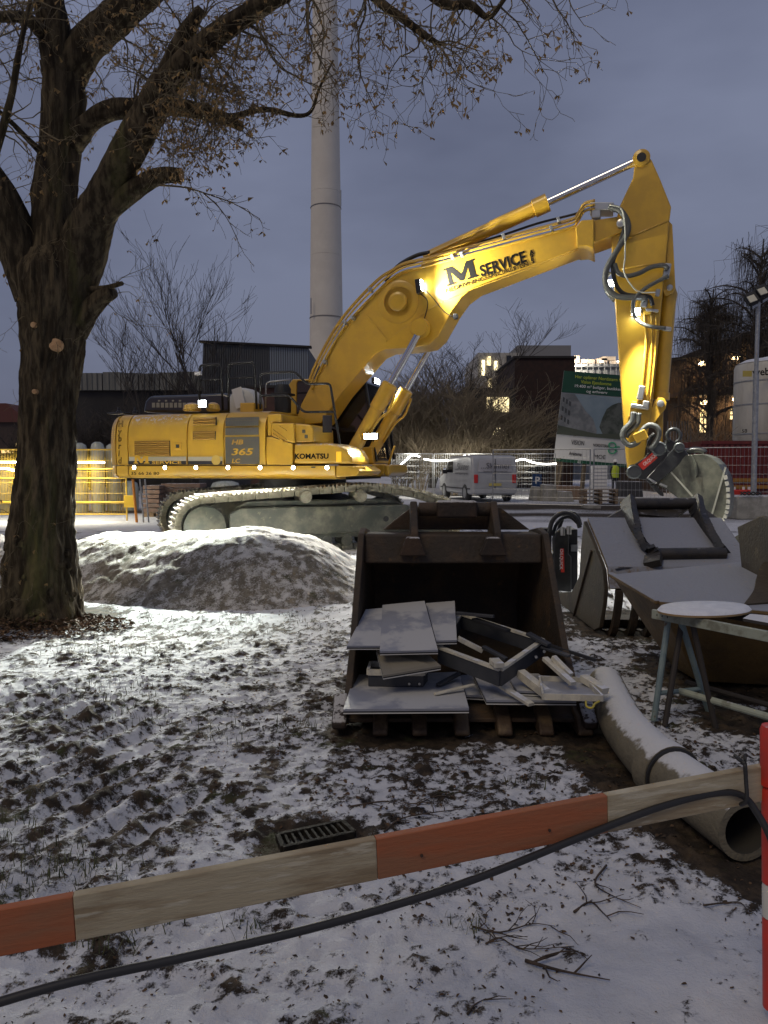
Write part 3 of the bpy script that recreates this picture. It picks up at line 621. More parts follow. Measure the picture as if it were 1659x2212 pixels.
# arm
YA = -.27
def A(u, v, y=YA): return EX.xz(Z3(u, v), y)
arm_o = [A(246, 118), A(246, 88), A(258, 62), A(284, 48), A(312, 56), A(345, 92), A(395, 205), A(457, 362), A(447, 440), A(425, 690), A(408, 860), A(352, 1480), A(318, 1700), A(300, 1850), A(262, 1925), A(225, 1918), A(205, 1880), A(195, 1800), A(130, 880), A(113, 620), A(113, 548), A(158, 360), A(236, 195)]
arm = MB().prism(arm_o, YA, -YA).build('arm', YEL, exc, bevel=.02, local=True)
MB().tube([EX.loc(Z3(*q), YA - .003) for q in ((165, 562), (300, 500), (446, 440))], .012, 6).build('arm_seam', YEL, arm, smooth=1, local=True)
MB().tube([EX.loc(Z3(*q), YA - .003) for q in ((165, 722), (300, 700), (418, 685))], .013, 6).build('arm_seam', YEL, arm, smooth=1, local=True)
tp = EX.loc(Z3(285, 82), YA); MB().lathe([(.13, .05), (.13, -.03), (.115, -.04)], tp, 24, 'y').build('pin_boss', YEL, arm, smooth=40, local=True); MB().lathe([(.07, 0), (.07, -.05)], tp, 20, 'y').build('pin', BLKM, arm, smooth=40, local=True)
lug = [A(440, 445, -.15), A(462, 470, -.15), A(480, 830, -.15), A(468, 862, -.15), A(420, 880, -.15), A(405, 850, -.15), A(425, 690, -.15)]
for y0 in (-.2, .14): MB().prism(lug, y0, y0 + .06).build('cylinder_lug', YEL, arm, bevel=.012, local=True)
lp = EX.loc(Z3(448, 828), -.22); MB().lathe([(.045, .3), (.045, -.02), (.03, -.03)], lp, 18, 'y').build('pin', STL, arm, smooth=40, local=True)
# bucket cylinder behind the arm
a = EX.loc(Z3(447, 828), 0); b = EX.loc(Z3(393, 1497), 0); d = (b - a).normalized(); L = (b - a).length
MB().tube([a, a + d * .1, a + d * .25, a + d * (L * .9), a + d * (L * .905), a + d * L * .965], [.09, .13, .115, .115, .135, .135], 18).build('bucket_cylinder', YEL, exc, smooth=35, local=True)
MB().tube([a + d * L * .965, b], .06, 12).build('cylinder_rod', CHR, exc, smooth=35, local=True)
pipe('hydraulic_pipe', [EX.loc(Z3(*q), YA - .03) for q in ((300, 965), (306, 1060), (312, 1130), (290, 1380), (285, 1440))], .022, YEL, arm)
pipe('hydraulic_pipe', [EX.loc(Z3(*q), YA - .03) for q in ((340, 970), (345, 1100), (338, 1250), (318, 1480))], .014, YEL, arm)
pipe('hydraulic_pipe', [EX.loc(Z3(*q), YA - .02) for q in ((368, 1000), (372, 1080), (360, 1250), (335, 1490))], .014, YEL, arm)
MB().box(EX.loc(Z3(300, 945), YA - .04), (.26, .08, .2), Matrix.Rotation(R(12), 3, 'Y')).build('valve_block', YEL, arm, bevel=.02, local=True)
for q, dm in (((300, 915), (.1, .1, .16)), ((345, 960), (.2, .08, .05)), ((282, 1435), (.1, .1, .22)), ((275, 1515), (.28, .1, .07)), ((310, 1500), (.1, .12, .1)), ((430, 735), (.1, .1, .24)), ((430, 1066), (.14, .08, .07)), ((378, 858), (.07, .06, .12))):
    MB().box(EX.loc(Z3(*q), YA - .06), dm, Matrix.Rotation(R(10), 3, 'Y')).build('fitting', STL, arm, bevel=.02, local=True)
MB().box(EX.loc(Z3(240, 1530), YA - .02), (.12, .05, .26), Matrix.Rotation(R(10), 3, 'Y')).build('fitting_bracket', YEL, arm, bevel=.01, local=True)
hoses = [(((95, 360), (160, 380), (205, 450), (200, 520), (140, 620), (85, 720), (80, 810), (130, 870), (200, 885), (290, 885), (305, 905)), .045, -.44, HOS),
         (((110, 375), (170, 400), (190, 470), (150, 600), (120, 690), (135, 800), (180, 860), (260, 875), (330, 880), (350, 930)), .032, -.40, RUB),
         (((100, 350), (170, 375), (190, 480), (190, 650), (185, 740), (240, 830), (290, 855), (370, 855)), .012, -.48, mat('hose_pale', (.5, .5, .42), .5)),
         (((130, 690), (150, 740), (200, 760), (270, 745), (340, 710), (410, 700), (440, 720)), .036, -.42, HOS),
         (((440, 760), (380, 790), (310, 830), (250, 885), (235, 940), (250, 1000), (300, 1040), (360, 1055), (425, 1062)), .030, -.46, HOS),
         (((130, 905), (85, 850), (75, 780), (105, 740)), .03, -.1, HOS),
         (((240, 1545), (230, 1600), (185, 1650), (180, 1700), (215, 1735), (260, 1720), (275, 1680)), .045, -.44, HOS),
         (((270, 1550), (262, 1610), (215, 1660), (195, 1690)), .04, -.40, HOS),
         (((272, 1690), (290, 1650), (330, 1620), (375, 1635), (385, 1680), (360, 1730), (330, 1760)), .042, -.46, HOS),
         (((320, 1760), (335, 1700), (360, 1670)), .03, -.38, RUB)]
for pts, r, y, m in hoses: MB().tube(spline([EX.loc(Z3(*q), y) for q in pts], 6), r, 10).build('hydraulic_hose', m, arm, smooth=1, local=True)
MB().box(EX.loc(Z3(280, 1685), -.46), (.2, .12, .16), Matrix.Rotation(R(-25), 3, 'Y')).build('hose_clamp', YEL, arm, bevel=.02, local=True)
for q, dr, wt, nm in (((253, 965), (.30, -.25, -1), 900, 'arm_lamp'), ((105, 800), (-1, -.1, -.4), 60, 'arm_lamp')):
    c = EX.loc(Z3(*q), YA - .12 if q[0] > 200 else -.1); m_ = MB().box(c, (.16, .1, .09)).build(nm, STL, arm, bevel=.02, local=True)
    MB().box(c + Vector((0, -.03, -.05)), (.13, .09, .012)).build('lens', LEDB, m_, local=True)
    MB().box(c + Vector((0, -.055, 0)), (.13, .012, .07)).build('lens', LEDB, m_, local=True)
    lamp_light('arm_lamp_light', exc, c + Vector((-.02, -.13, -.12)), dr, wt, 150 if wt < 300 else 92, (1, .98, .86), .06)
# link, coupler and bucket
lk = EX.loc(Z3(395, 1496), 0)
for y in (-.24, .18):
    MB().prism([A(360, 1480, y), A(378, 1462, y), A(415, 1462, y), A(432, 1492, y), A(425, 1525, y), A(350, 1625, y), A(318, 1625, y), A(320, 1590, y)], y, y + .06).build('link', YEL, exc, bevel=.015, local=True)
MB().prism([A(372, 1530, -.1), A(412, 1525, -.1), A(408, 1745, -.1), A(370, 1760, -.1)], -.12, .12).build('link_bar', YEL, exc, bevel=.02, local=True)
for q in ((395, 1496),): MB().lathe([(.055, .55), (.055, -.03), (.03, -.04)], EX.loc(Z3(*q), -.26), 20, 'y').build('link_pin', STL, exc, smooth=40, local=True)
CPL = mat('coupler_paint', (.018, .020, .021), .33, coat=.4, c2=(.03, .032, .032), scale=5)
cp = [(205, 1885), (215, 1850), (245, 1845), (300, 1810), (335, 1770), (350, 1740), (385, 1718), (415, 1735), (425, 1760), (455, 1775), (500, 1735), (555, 1790), (375, 1958), (300, 1935), (240, 1925)]
for y in (-.36, .28): MB().prism([A(*q, y) for q in cp], y, y + .08).build('coupler_plate', CPL, exc, bevel=.015, local=True)
MB().prism([A(*q, -.28) for q in ((330, 1890), (440, 1690), (500, 1740), (550, 1790), (375, 1955))], -.28, .28).build('coupler_body', CPL, exc, bevel=.02, local=True)
MB().prism([A(*q, -.42) for q in ((310, 1930), (490, 1730), (520, 1745), (560, 1795), (375, 1960), (330, 1960))], -.42, -.34).build('coupler_jaw', CPL, exc, bevel=.02, local=True)
for q, r in (((241, 1890), .115), ((385, 1756), .115), ((503, 1750), .08)):
    c = EX.loc(Z3(*q), -.36 if r > .1 else -.42); MB().lathe([(r, .05), (r, -.03), (r * .8, -.05), (r * .8, -.04), (r * .45, -.04), (r * .45, -.06)], c, 24, 'y').build('coupler_pin', mat('pin_steel', (.12, .13, .13), .35, metal=.6), exc, smooth=35, local=True)
pa = EX.loc(Z3(287, 1872), -.366); pb = EX.loc(Z3(372, 1800), -.366); ca_ = math.atan2(pb.z - pa.z, pb.x - pa.x); ln = (pb - pa).length
lbm = Matrix.Translation(pa) @ Matrix.Rotation(R(90), 4, 'X') @ Matrix.Rotation(ca_, 4, 'Z')
MB().box((ln / 2, .03, 0), (ln, .12, .006)).move(lbm).build('maker_plate', RED, exc, local=True)
text('lettering', 'OILQUICK', .075, WHT, exc, lbm @ Matrix.Translation((.06, .005, .005)), bold=.01, fit=ln * .82)
for q in ((470, 1690), ): MB().tube([EX.loc(Z3(470 + 38 * math.cos(t), 1682 + 40 * math.sin(t)), -.3) for t in np.linspace(2.2, 7.6, 16)], .03, 8).build('lifting_eye', CPL, exc, smooth=1, local=True)
for a, b in (((318, 1922), (372, 1955)), ((390, 1958), (432, 1975))): MB().bar(EX.loc(Z3(*a), -.43), EX.loc(Z3(*b), -.43), .05, .03).build('lock_pin', STL, exc, bevel=.006, local=True)
MB().prism([A(*q, -.40) for q in ((330, 1962), (375, 1965), (395, 2000), (412, 2010), (415, 2030), (395, 2028), (360, 1995))], -.38, -.30).build('coupler_hook', CPL, exc, bevel=.01, local=True)
BKT = mat('bucket_steel', (.065, .07, .06), .42, metal=.3, c2=(.21, .21, .16), scale=2.2, amt=(.35, .7), bump=.15, bscale=60)
yb = -.42
BF = Frame(EX.w(EX.loc(Z3(600, 1960), 0).x, -.05, 0), HB + R(-14)); MBF = EX.i @ BF.m
def A(u, v, y=YA): return BF.xz(Z3(u, v), y)
class MBB(MB):
    def build(s, *a, **k): s.move(MBF); return MB.build(s, *a, **k)
bs = [(372, 1965), (455, 1885), (552, 1792), (585, 1790), (650, 1786), (705, 1808), (745, 1845), (780, 1905), (798, 1975), (802, 2045), (795, 2110), (778, 2160), (735, 2185), (690, 2150), (590, 2080), (500, 2040), (430, 1990)]
bq = [A(372 + (q[0] - 372) * .955, q[1], yb) for q in bs]
sp_ = MBB().prism(bq, yb, yb + .04).build('bucket', BKT, exc, bevel=.008, local=True)
MBB().prism(bq, .38, .42).build('bucket_side', BKT, sp_, bevel=.008, local=True)
shell = bq[2:13]; sh = MBB()
for i in range(len(shell) - 1):
    (x0, z0), (x1, z1) = shell[i], shell[i + 1]; nx_, nz_ = -(z1 - z0), (x1 - x0); l_ = math.hypot(nx_, nz_); nx_ /= l_; nz_ /= l_
    sh.prism([(x0, z0), (x1, z1), (x1 - nx_ * -.03 * 0 + nx_ * -.03, z1 - nz_ * .03), (x0 - nx_ * .03, z0 - nz_ * .03)], yb + .04, .38)
sh.build('bucket_shell', BKT, sp_, local=True)
for i in range(5, len(shell) - 1):
    for k in range(2):
        t0 = (k + .12) / 2; t1 = (k + .8) / 2; (x0, z0), (x1, z1) = shell[i], shell[i + 1]
        MBB().bar((x0 + (x1 - x0) * t0 + .012, yb - .012, z0 + (z1 - z0) * t0), (x0 + (x1 - x0) * t1 + .012, yb - .012, z0 + (z1 - z0) * t1), .05, .05).build('wear_strip', mat('worn_edge', (.45, .44, .38), .5), sp_, local=True)
for a, b in (((455, 1890), (580, 2030)), ((770, 1862), (690, 2140))): MBB().bar(BF.loc(Z3(*a), yb - .003), BF.loc(Z3(*b), yb - .003), .02, .025).build('weld_bead', mat('weld_bead', (.40, .40, .34), .45, metal=.4), sp_, local=True)
MBB().prism([A(*q, yb - .02) for q in ((578, 1800), (605, 1835), (612, 1905), (596, 1925), (592, 1860))], yb - .03, yb).build('bucket_gusset', BKT, sp_, bevel=.01, local=True)
MBB().tube([BF.loc(Z3(600 + 52 * math.cos(t), 1790 + 22 * math.sin(t) - 5), .2) for t in np.linspace(3.3, 6.1, 12)], .05, 8).build('bucket_ear', CPL, sp_, smooth=1, local=True)
# undercarriage: turned against the house
UF = Frame(S0, UA); MU = Matrix.Rotation(UA - HB, 4, 'Z')
def upart(mb, name, m, parent=exc, **k): return mb.move(MU).build(name, m, parent, local=True, **k)
prof = [(-2.02, .93), (-1.2, .985), (-.4, 1.04), (.4, 1.09), (.75, 1.10), (1.2, 1.065), (1.7, .97), (2.05, .87)]
def track_path():
    p = []
    rr, cx, cz = .47, -2.0, .46
    for t in np.linspace(-90, -270, 13)[:-1]: p.append((cx + rr * math.cos(R(t)), cz + rr * math.sin(R(t))))
    for q in prof: p.append(q)
    rr2, cx2, cz2 = .44, 2.02, .43
    for t in np.linspace(85, -90, 12): p.append((cx2 + rr2 * math.cos(R(t)), cz2 + rr2 * math.sin(R(t))))
    return p
tp_ = track_path(); segs = []; tot = 0
cl_ = tp_ + [tp_[0]]
for a, b in zip(cl_[:-1], cl_[1:]): segs.append((tot, a, b)); tot += math.hypot(b[0] - a[0], b[1] - a[1])
NS = 50
def on_path(s):
    s %= tot
    for st, a, b in reversed(segs):
        if s >= st:
            l = math.hypot(b[0] - a[0], b[1] - a[1]); t = (s - st) / l if l > 1e-9 else 0
            return (a[0] + (b[0] - a[0]) * t, a[1] + (b[1] - a[1]) * t)
pitch = tot / NS; shoe = MB(); shoe.bb(-pitch * .47, pitch * .47, -.3, .3, -.012, .012)
for k in (-.36, 0, .36): shoe.prism([(pitch * k - .014, .012), (pitch * k + .014, .012), (pitch * k + .009, .045), (pitch * k - .009, .045)], -.3, .3)
shoe_me = shoe.mesh('track_shoe', TRK)
link = MB().bb(-pitch * .44, pitch * .44, -.09, -.05, -.11, -.012).bb(-pitch * .44, pitch * .44, .05, .09, -.11, -.012); link.lathe([(.03, -.1), (.03, .1)], (0, 0, -.06), 8, 'y'); link_me = link.mesh('track_link', TRK)
for ys in (-1.295, 1.295):
    tr = MB(); rim = [(x * .985, z * .94 + .035) for x, z in tp_]; n = len(rim); tr2 = [(x * .955, z * .88 + .06) for x, z in tp_]
    # the chain: an inner loop of steel under the shoes
    vs = []; fs = []
    for lst in (rim, tr2):
        for y in (ys - .05, ys + .05): vs += [(x, y, z) for x, z in lst]
    for i in range(n):
        j = (i + 1) % n; fs += [(i, j, n + j, n + i), (2 * n + i, 3 * n + i, 3 * n + j, 2 * n + j), (i, 2 * n + i, 2 * n + j, j), (n + i, n + j, 3 * n + j, 3 * n + i)]
    tr.add(vs, fs); chain = upart(tr, 'track_chain', TRK)
    for k in range(NS):
        s = k * pitch; a = on_path(s - pitch * .3); b = on_path(s + pitch * .3); c = on_path(s); an = math.atan2(b[1] - a[1], b[0] - a[0])
        mm = MU @ Matrix.Translation((c[0], ys, c[1])) @ Matrix.Rotation(-an, 4, 'Y')
        for me_, nm in ((shoe_me, 'track_shoe'), (link_me, 'track_link')):
            o = bpy.data.objects.new(nm, me_); COL.objects.link(o); o.parent = chain; o.matrix_local = mm
    sg = -1 if ys < 0 else 1; yo = ys + sg * .30
    fr = [(-1.62, .30), (-1.62, .66), (-1.45, .76), (1.45, .76), (1.70, .55), (1.70, .30)]
    upart(MB().prism(fr, ys - .17, ys + sg * .245 if sg < 0 else ys + .17), 'track_frame', TRF, bevel=.03)
    upart(MB().prism([(-1.5, .76), (-1.3, .86), (1.2, .86), (1.42, .76)], ys - .14, ys + .14), 'frame_top', TRF, bevel=.02)
    upart(MB().bb(-1.5, 1.55, ys - .16, ys + .16, .22, .31), 'frame_guard', TRF, bevel=.01)
    for x in np.linspace(-1.45, 1.45, 9): upart(MB().lathe([(.10, -.2), (.10, .2)], (x, ys, .17), 14, 'y'), 'track_roller', TRF, smooth=40)
    for x in (-.35, .62): upart(MB().lathe([(.095, -.22), (.105, -.20), (.105, .20), (.095, .22), (.05, .24)], (x, ys, .915), 18, 'y'), 'carrier_roller', TRK, smooth=35)
    upart(MB().lathe([(.34, -.10), (.36, -.05), (.36, .05), (.34, .10)], (2.02, ys, .43), 32, 'y'), 'idler', TRF, smooth=35)
    upart(MB().lathe([(.30, -.24), (.33, -.22), (.34, 0), (.34, .2), (.1, .22)], (-2.0, ys, .46), 32, 'y'), 'final_drive', TRF, smooth=35)
    gp = []
    for k in range(42): rr = .40 if k % 2 else .345; gp.append((-2.0 + rr * math.cos(k * math.pi / 21), .46 + rr * math.sin(k * math.pi / 21)))
    upart(MB().prism(gp, ys - .035, ys + .035), 'sprocket', TRF)
    upart(MB().lathe([(.05, .0), (.05, .01)], (1.05, ys - .255, .52), 12, 'y'), 'frame_hole', BLKM)
upart(MB().prism([(-1.0, .45), (-.75, .80), (.75, .80), (1.0, .45)], -1.2, 1.2), 'car_body', TRF, bevel=.03)
MB().lathe([(.72, .78), (.72, zb - .10), (.80, zb - .10), (.80, zb - .02), (.70, zb)], (0, 0, 0), 40).build('swing_ring', BLKM, exc, smooth=35, local=True)
MB().bb(-2.6, 1.2, -1.0, 1.0, zb - .02, zb + .06).build('belly_plate', BLKM, exc, local=True)
# ------------------------------------------------------------------ foreground: rusty bucket
def at_x(p, x): d = ray(p); return CAMP + d * (x / d.x)
RUST = mat('rusty_steel', (.036, .026, .017), .7, metal=.1, c2=(.070, .042, .021), scale=4, amt=(.4, .68), c3=(.12, .068, .028), s3=9, amt3=(.62, .74), bump=.5, bscale=35)
RUSTS = mat('rusty_steel_snowed', (.03, .021, .015), .7, metal=.2, c2=(.06, .034, .018), scale=4, amt=(.4, .68), bump=.5, bscale=35, snow=.55, snow_c=(.45, .44, .43), snow_scale=18)
OCHR = mat('worn_ochre_steel', (.062, .046, .025), .65, metal=.1, c2=(.034, .026, .017), scale=2.2, amt=(.45, .7), c3=(.13, .10, .055), s3=7, amt3=(.6, .75), bump=.4, bscale=30)
OCHRS = mat('worn_ochre_steel_snowed', (.17, .105, .036), .62, c2=(.085, .055, .026), scale=2.2, amt=(.45, .7), bump=.7, bscale=26, snow=1.0, snow_c=(.25, .262, .30), snow_up=(.15, .4))  # snow colour greyed and blued to stand for skylight without sun
BLKS = mat('black_steel_snowed', (.018, .018, .020), .5, c2=(.04, .033, .026), scale=5, bump=.3, bscale=30, snow=.10, snow_c=(.22, .22, .24), snow_up=(.6, .95), snow_scale=12)
rb = thing('digging_bucket', 'rusty brown digging bucket with mouth open, full of scrap panels', 'bucket', (.52, 5.2, 0))
def bxs(y, s): return .485 + s * (.735 - .10 * (y - 4.6))
bp_ = [(4.60, .07), (4.60, .15), (4.70, .27), (4.84, .42), (5.16, .93), (5.28, 1.14), (5.42, 1.17), (5.62, 1.14), (5.88, .93), (5.98, .58), (5.90, .27), (5.66, .09), (5.2, .045)]
def side_plate(s):
    mb = MB(); n = len(bp_); vs = []
    for th in (0, .045): vs += [(bxs(y, s) - s * th, y, z) for y, z in bp_]
    mb.add(vs, [tuple(range(n)), tuple(range(2 * n - 1, n - 1, -1))] + [(i, n + i, n + (i + 1) % n, (i + 1) % n) for i in range(n)]); return mb
for s in (-1, 1): side_plate(s).build('side_plate', RUST, rb, bevel=.008)
def shell_strip(pts, th, s0, s1, x_of):
    mb = MB(); n = len(pts); vs = []
    nr = []
    for i in range(n):
        a = pts[max(0, i - 1)]; b = pts[min(n - 1, i + 1)]; dy, dz = b[0] - a[0], b[1] - a[1]; l = math.hypot(dy, dz); nr.append((-dz / l, dy / l))
    for t in (0, th):
        for s in (s0, s1): vs += [(x_of(y, s), y + nr[i][0] * t, z + nr[i][1] * t) for i, (y, z) in enumerate(pts)]
    fs = []
    for i in range(n - 1): fs += [(i, i + 1, n + i + 1, n + i), (2 * n + i, 3 * n + i, 3 * n + i + 1, 2 * n + i + 1), (i, 2 * n + i, 2 * n + i + 1, i + 1), (n + i, n + i + 1, 3 * n + i + 1, 3 * n + i)]
    fs += [(0, n, 3 * n, 2 * n), (n - 1, 3 * n - 1, 4 * n - 1, 2 * n - 1)]
    return mb.add(vs, fs)
xin = lambda y, s: bxs(y, s) - s * .02
sp2 = spline([Vector((y, 0, z)) for y, z in ((5.50, 1.10), (5.80, .92), (5.93, .58), (5.86, .28), (5.64, .11), (5.2, .075), (4.66, .10))], 4)
shell_strip([(q.x, q.z) for q in sp2], .035, -1, 1, xin).build('bucket_shell', RUST, rb, smooth=45)
MB().prism([(5.26, .93), (5.30, 1.135), (5.52, 1.135), (5.56, .95)], -.14, 1.105, 0).build('top_beam', RUST, rb, bevel=.02)
MB().prism([(-.01, 1.14), (.20, 1.305), (.24, 1.31), (.82, 1.31), (.86, 1.305), (1.08, 1.14)], 5.60, 5.66).build('wing_plate', RUST, rb, bevel=.008)
for u in (894, 1068):
    a = at_y((u, 1083), 5.42); b = at_y((u, 1150), 5.25); c = at_y((u - 2, 1192), 5.20)
    MB().prism([(5.46, a.z), (5.56, a.z - .02), (5.60, 1.12), (5.36, 1.10), (5.27, c.z + .05), (5.22, c.z + .03), (5.235, b.z)], a.x - .025, a.x + .025, 0).build('ear', RUST, rb, bevel=.01)
    MB().prism([(c.x - .095, c.z - .03), (c.x + .095, c.z - .03), (c.x + .085, c.z + .0), (c.x + .045, c.z + .10), (c.x - .045, c.z + .10), (c.x - .085, c.z + .0)], 5.19, 5.26).build('ear_foot', RUSTS, rb, bevel=.012)
sa = at_y((905, 1100), 5.5); sb = at_y((1060, 1100), 5.5)
MB().tube([sa, sb], .05, 16).build('pin_shaft', RUST, rb, smooth=35)
sm_ = at_y((943, 1100), 5.46); sn_ = at_y((1030, 1100), 5.46)
MB().bar(sm_, sn_, .11, .125).build('shaft_sleeve', RUSTS, rb, bevel=.02)
MB().prism([(4.50, .065), (4.50, .09), (4.72, .125), (4.72, .06)], -.25, 1.22, 0).build('cutting_edge', RUST, rb, bevel=.006)
for u in (822, 903, 990, 1078, 1163, 1243):
    c = at_z((u, 1530), .10); MB().prism([(4.40, .015), (4.40, .045), (4.48, .11), (4.62, .145), (4.62, .02), (4.45, .002)], c.x - .045, c.x + .045, 0).build('tooth', mat('worn_tooth', (.13, .09, .05), .6, metal=.3, c2=(.07, .045, .028), scale=8, bump=.4), rb, bevel=.028, seg=3)
for s in (-1, 1): MB().prism([(4.40, .05), (4.40, .10), (4.62, .22), (4.66, .05)], bxs(4.5, s) - .05, bxs(4.5, s) + .04, 0).build('corner_shoe', RUSTS, rb, bevel=.02)
# scrap in the bucket
PNL = mat('panel_grey', (.27, .28, .32), .5, c2=(.24, .25, .29), scale=3, snow=.45, snow_scale=2.5, snow_c=(.42, .42, .42), snow_up=(.3, .6))  # thin snow, its colour also dimmed to stand for weak sunlight
PNLE = mat('panel_edge', (.62, .61, .56), .6); PNLD = mat('panel_core', (.02, .02, .022), .6)
ALU = mat('aluminium_profile', (.66, .62, .50), .45, metal=.1, c2=(.45, .43, .37), scale=9, snow=.3)
DKM = mat('dark_box_metal', (.035, .038, .045), .5, c2=(.05, .052, .058), scale=6)
def panel(name, label, pts, group=None, th=.028, mats=(PNL, PNLD)):
    """pts: (crop point, y of that corner)"""
    q = [at_y(p, y) for p, y in pts]; n = len(q); c = sum(q, Vector()) / n
    root = thing(name, label, 'panel', (c.x, c.y, min(p.z for p in q) - th), 0, group)
    MB().slab(q, th * .45).build('face_sheet', mats[0], root)
    nn = (q[2] - q[0]).cross(q[3] - q[1]).normalized(); nn = nn if nn.z > 0 else -nn
    MB().slab([p - nn * th * .46 for p in q], th * .3).build('core', PNLD, root); MB().slab([p - nn * th * .77 for p in q], th * .23).build('back_sheet', PNLE, root)
    return root
def zy(p, z): d = ray(p); return CAMP.y + d.y * (z - 1.6) / d.z
def zp(p, z): return (p, zy(p, z))
panel('facade_panel', 'wide grey facade panel lying flat across the teeth of the rusty bucket', [zp(Z6(85, 1240), .225), zp(Z6(790, 1235), .225), zp(Z6(735, 1030), .225), zp(Z6(150, 1045), .225)])
panel('facade_panel', 'long grey facade panel leaning topmost on the scrap in the rusty bucket', [(Z6(290, 915), 4.60), (Z6(616, 908), 4.60), (Z6(541, 632), 5.28), (Z6(305, 655), 5.28)])
panel('facade_panel', 'grey facade panel leaning against the left cheek of the rusty bucket', [(Z6(105, 884), 4.66), (Z6(292, 884), 4.68), (Z6(306, 672), 5.22), (Z6(212, 680), 5.2)])
panel('facade_panel', 'grey facade panel leaning beside the empty metal frame in the rusty bucket', [(Z6(606, 855), 4.74), (Z6(722, 852), 4.76), (Z6(710, 632), 5.36), (Z6(548, 645), 5.36)])
panel('facade_panel', 'short tilted grey panel wedged under the long leaning panel', [(Z6(310, 1050), 4.50), (Z6(633, 996), 4.56), (Z6(560, 930), 4.80), (Z6(270, 898), 4.78)], mats=(mat('panel_tan', (.22, .20, .16), .5), PNLD))
panel('facade_panel', 'grey panel lying flat under the loose aluminium profiles', [zp(Z6(888, 1188), .23), zp(Z6(1392, 1192), .23), zp(Z6(1180, 1040), .23), zp(Z6(812, 1035), .23)])
panel('facade_panel', 'narrow grey panel half buried under the empty metal frame', [zp(Z6(775, 1160), .18), zp(Z6(885, 1165), .18), zp(Z6(830, 1040), .18), zp(Z6(740, 1050), .18)])
panel('facade_panel', 'snowy grey panel poking out under the rusty bucket right side', [zp(Z6(1060, 1135), .265), zp(Z6(1180, 1140), .265), zp(Z6(1110, 1060), .265), zp(Z6(1020, 1070), .265)])
# open tray at the right
tr_ = [at_z(Z6(*q), .33) for q in ((1205, 1152), (1540, 1160), (1440, 1062), (1185, 1052))]
tray = thing('metal_tray', 'snow filled shallow metal tray hanging over the bucket edge beside concrete pipe', 'tray', (tr_[0].x + .2, tr_[0].y + .1, .29))
MB().slab([p - Vector((0, 0, .03)) for p in tr_], .008).build('tray_floor', PNL, tray)
for a, b in zip(tr_, tr_[1:] + tr_[:1]): MB().bar(a - Vector((0, 0, .018)), b - Vector((0, 0, .018)), .012, .035).build('tray_side', ALU, tray)
# dark box
bo = [at_z(Z6(*q), .30) for q in ((225, 1048), (535, 1052), (560, 1020), (240, 1000))]
bx_ = thing('switch_box', 'dark grey metal box with white rim standing on the wide flat panel', 'box', (bo[0].x + .2, bo[0].y + .08, .226))
MB().add([tuple(p) for p in bo] + [(p.x, p.y, .228) for p in bo], [(0, 1, 2, 3), (7, 6, 5, 4)] + [(i, 4 + i, 4 + (i + 1) % 4, (i + 1) % 4) for i in range(4)]).build('box_shell', DKM, bx_, bevel=.004)
for a, b in zip(bo, bo[1:] + bo[:1]): MB().bar(a + Vector((0, 0, .018)), b + Vector((0, 0, .018)), .02, .036).build('rim', ALU, bx_)
for u in (455, 512): MB().lathe([(.008, 0), (.008, -.004)], at_z(Z6(u, 1098), .25) + Vector((0, .0, 0)), 10, 'y').build('rivet', STL, bx_)
# empty frame
fr_ = [at_y(Z6(622, 892), 4.80), at_y(Z6(965, 1018), 4.42), at_y(Z6(1205, 852), 4.92), at_y(Z6(740, 705), 5.42)]
fm = thing('window_frame', 'empty dark metal frame with pale top edges tilted on the scrap', 'frame', (fr_[1].x, fr_[1].y, fr_[1].z - .12))
for a, b in zip(fr_, fr_[1:] + fr_[:1]):
    MB().bar(a - Vector((0, 0, .055)), b - Vector((0, 0, .055)), .018, .09).build('frame_side', DKM, fm)
    MB().bar(a, b, .035, .016).build('frame_flange', ALU, fm)
for q in ((1165, 945), (1210, 915)): MB().lathe([(.009, 0), (.009, -.012)], at_y(Z6(*q), 4.60 if q[0] < 1200 else 4.72), 10, 'y').build('rivet', STL, fm)
# loose profiles
sticks = [((598, 1155), (820, 1102), .235, .26, .030, .012, ALU, 'thin aluminium strip lying on the wide flat panel'),
          ((892, 1060), (1140, 1214), .30, .24, .045, .02, ALU, 'pale channel profile slanting down off the flat panel'),
          ((1078, 1038), (1235, 1160), .34, .27, .055, .05, ALU, 'thick square aluminium profile beside the shallow tray'),
          ((1215, 955), (1375, 1098), .42, .34, .04, .025, ALU, 'flat aluminium profile leaning across the shallow tray'),
          ((1262, 948), (1362, 1050), .44, .36, .035, .03, ALU, 'short aluminium profile with yellowish end by shallow tray'),
          ((1215, 872), (1500, 965), .46, .36, .03, .02, PNLD, 'black strip sticking out past the right cheek of the bucket'),
          ((1200, 890), (1355, 942), .45, .42, .05, .015, DKM, 'dark flat strip under the black strip by bucket cheek'),
          ((728, 842), (866, 912), .50, .42, .04, .03, ALU, 'stubby pale profile lying inside the empty metal frame'),
          ((870, 890), (1000, 960), .45, .40, .035, .02, DKM, 'dark bar lying inside the empty metal frame'),
          ((720, 700), (930, 720), .60, .60, .03, .02, DKM, 'dark bar behind the empty metal frame'),
          ((820, 735), (1010, 800), .56, .54, .05, .02, PNLD, 'black rail behind the empty metal frame'),
          ((930, 965), (960, 995), .45, .45, .06, .03, ALU, 'small white bracket at the corner of the empty frame'),
          ((1120, 815), (1240, 880), .52, .47, .05, .02, DKM, 'dark plate at the far corner of the empty frame'),
          ((615, 1105), (735, 1040), .24, .27, .03, .02, DKM, 'dark rod lying across the wide flat panel'),
          ((1430, 1062), (1555, 1140), .34, .30, .06, .04, ALU, 'bent aluminium angle at the outer end of shallow tray')]
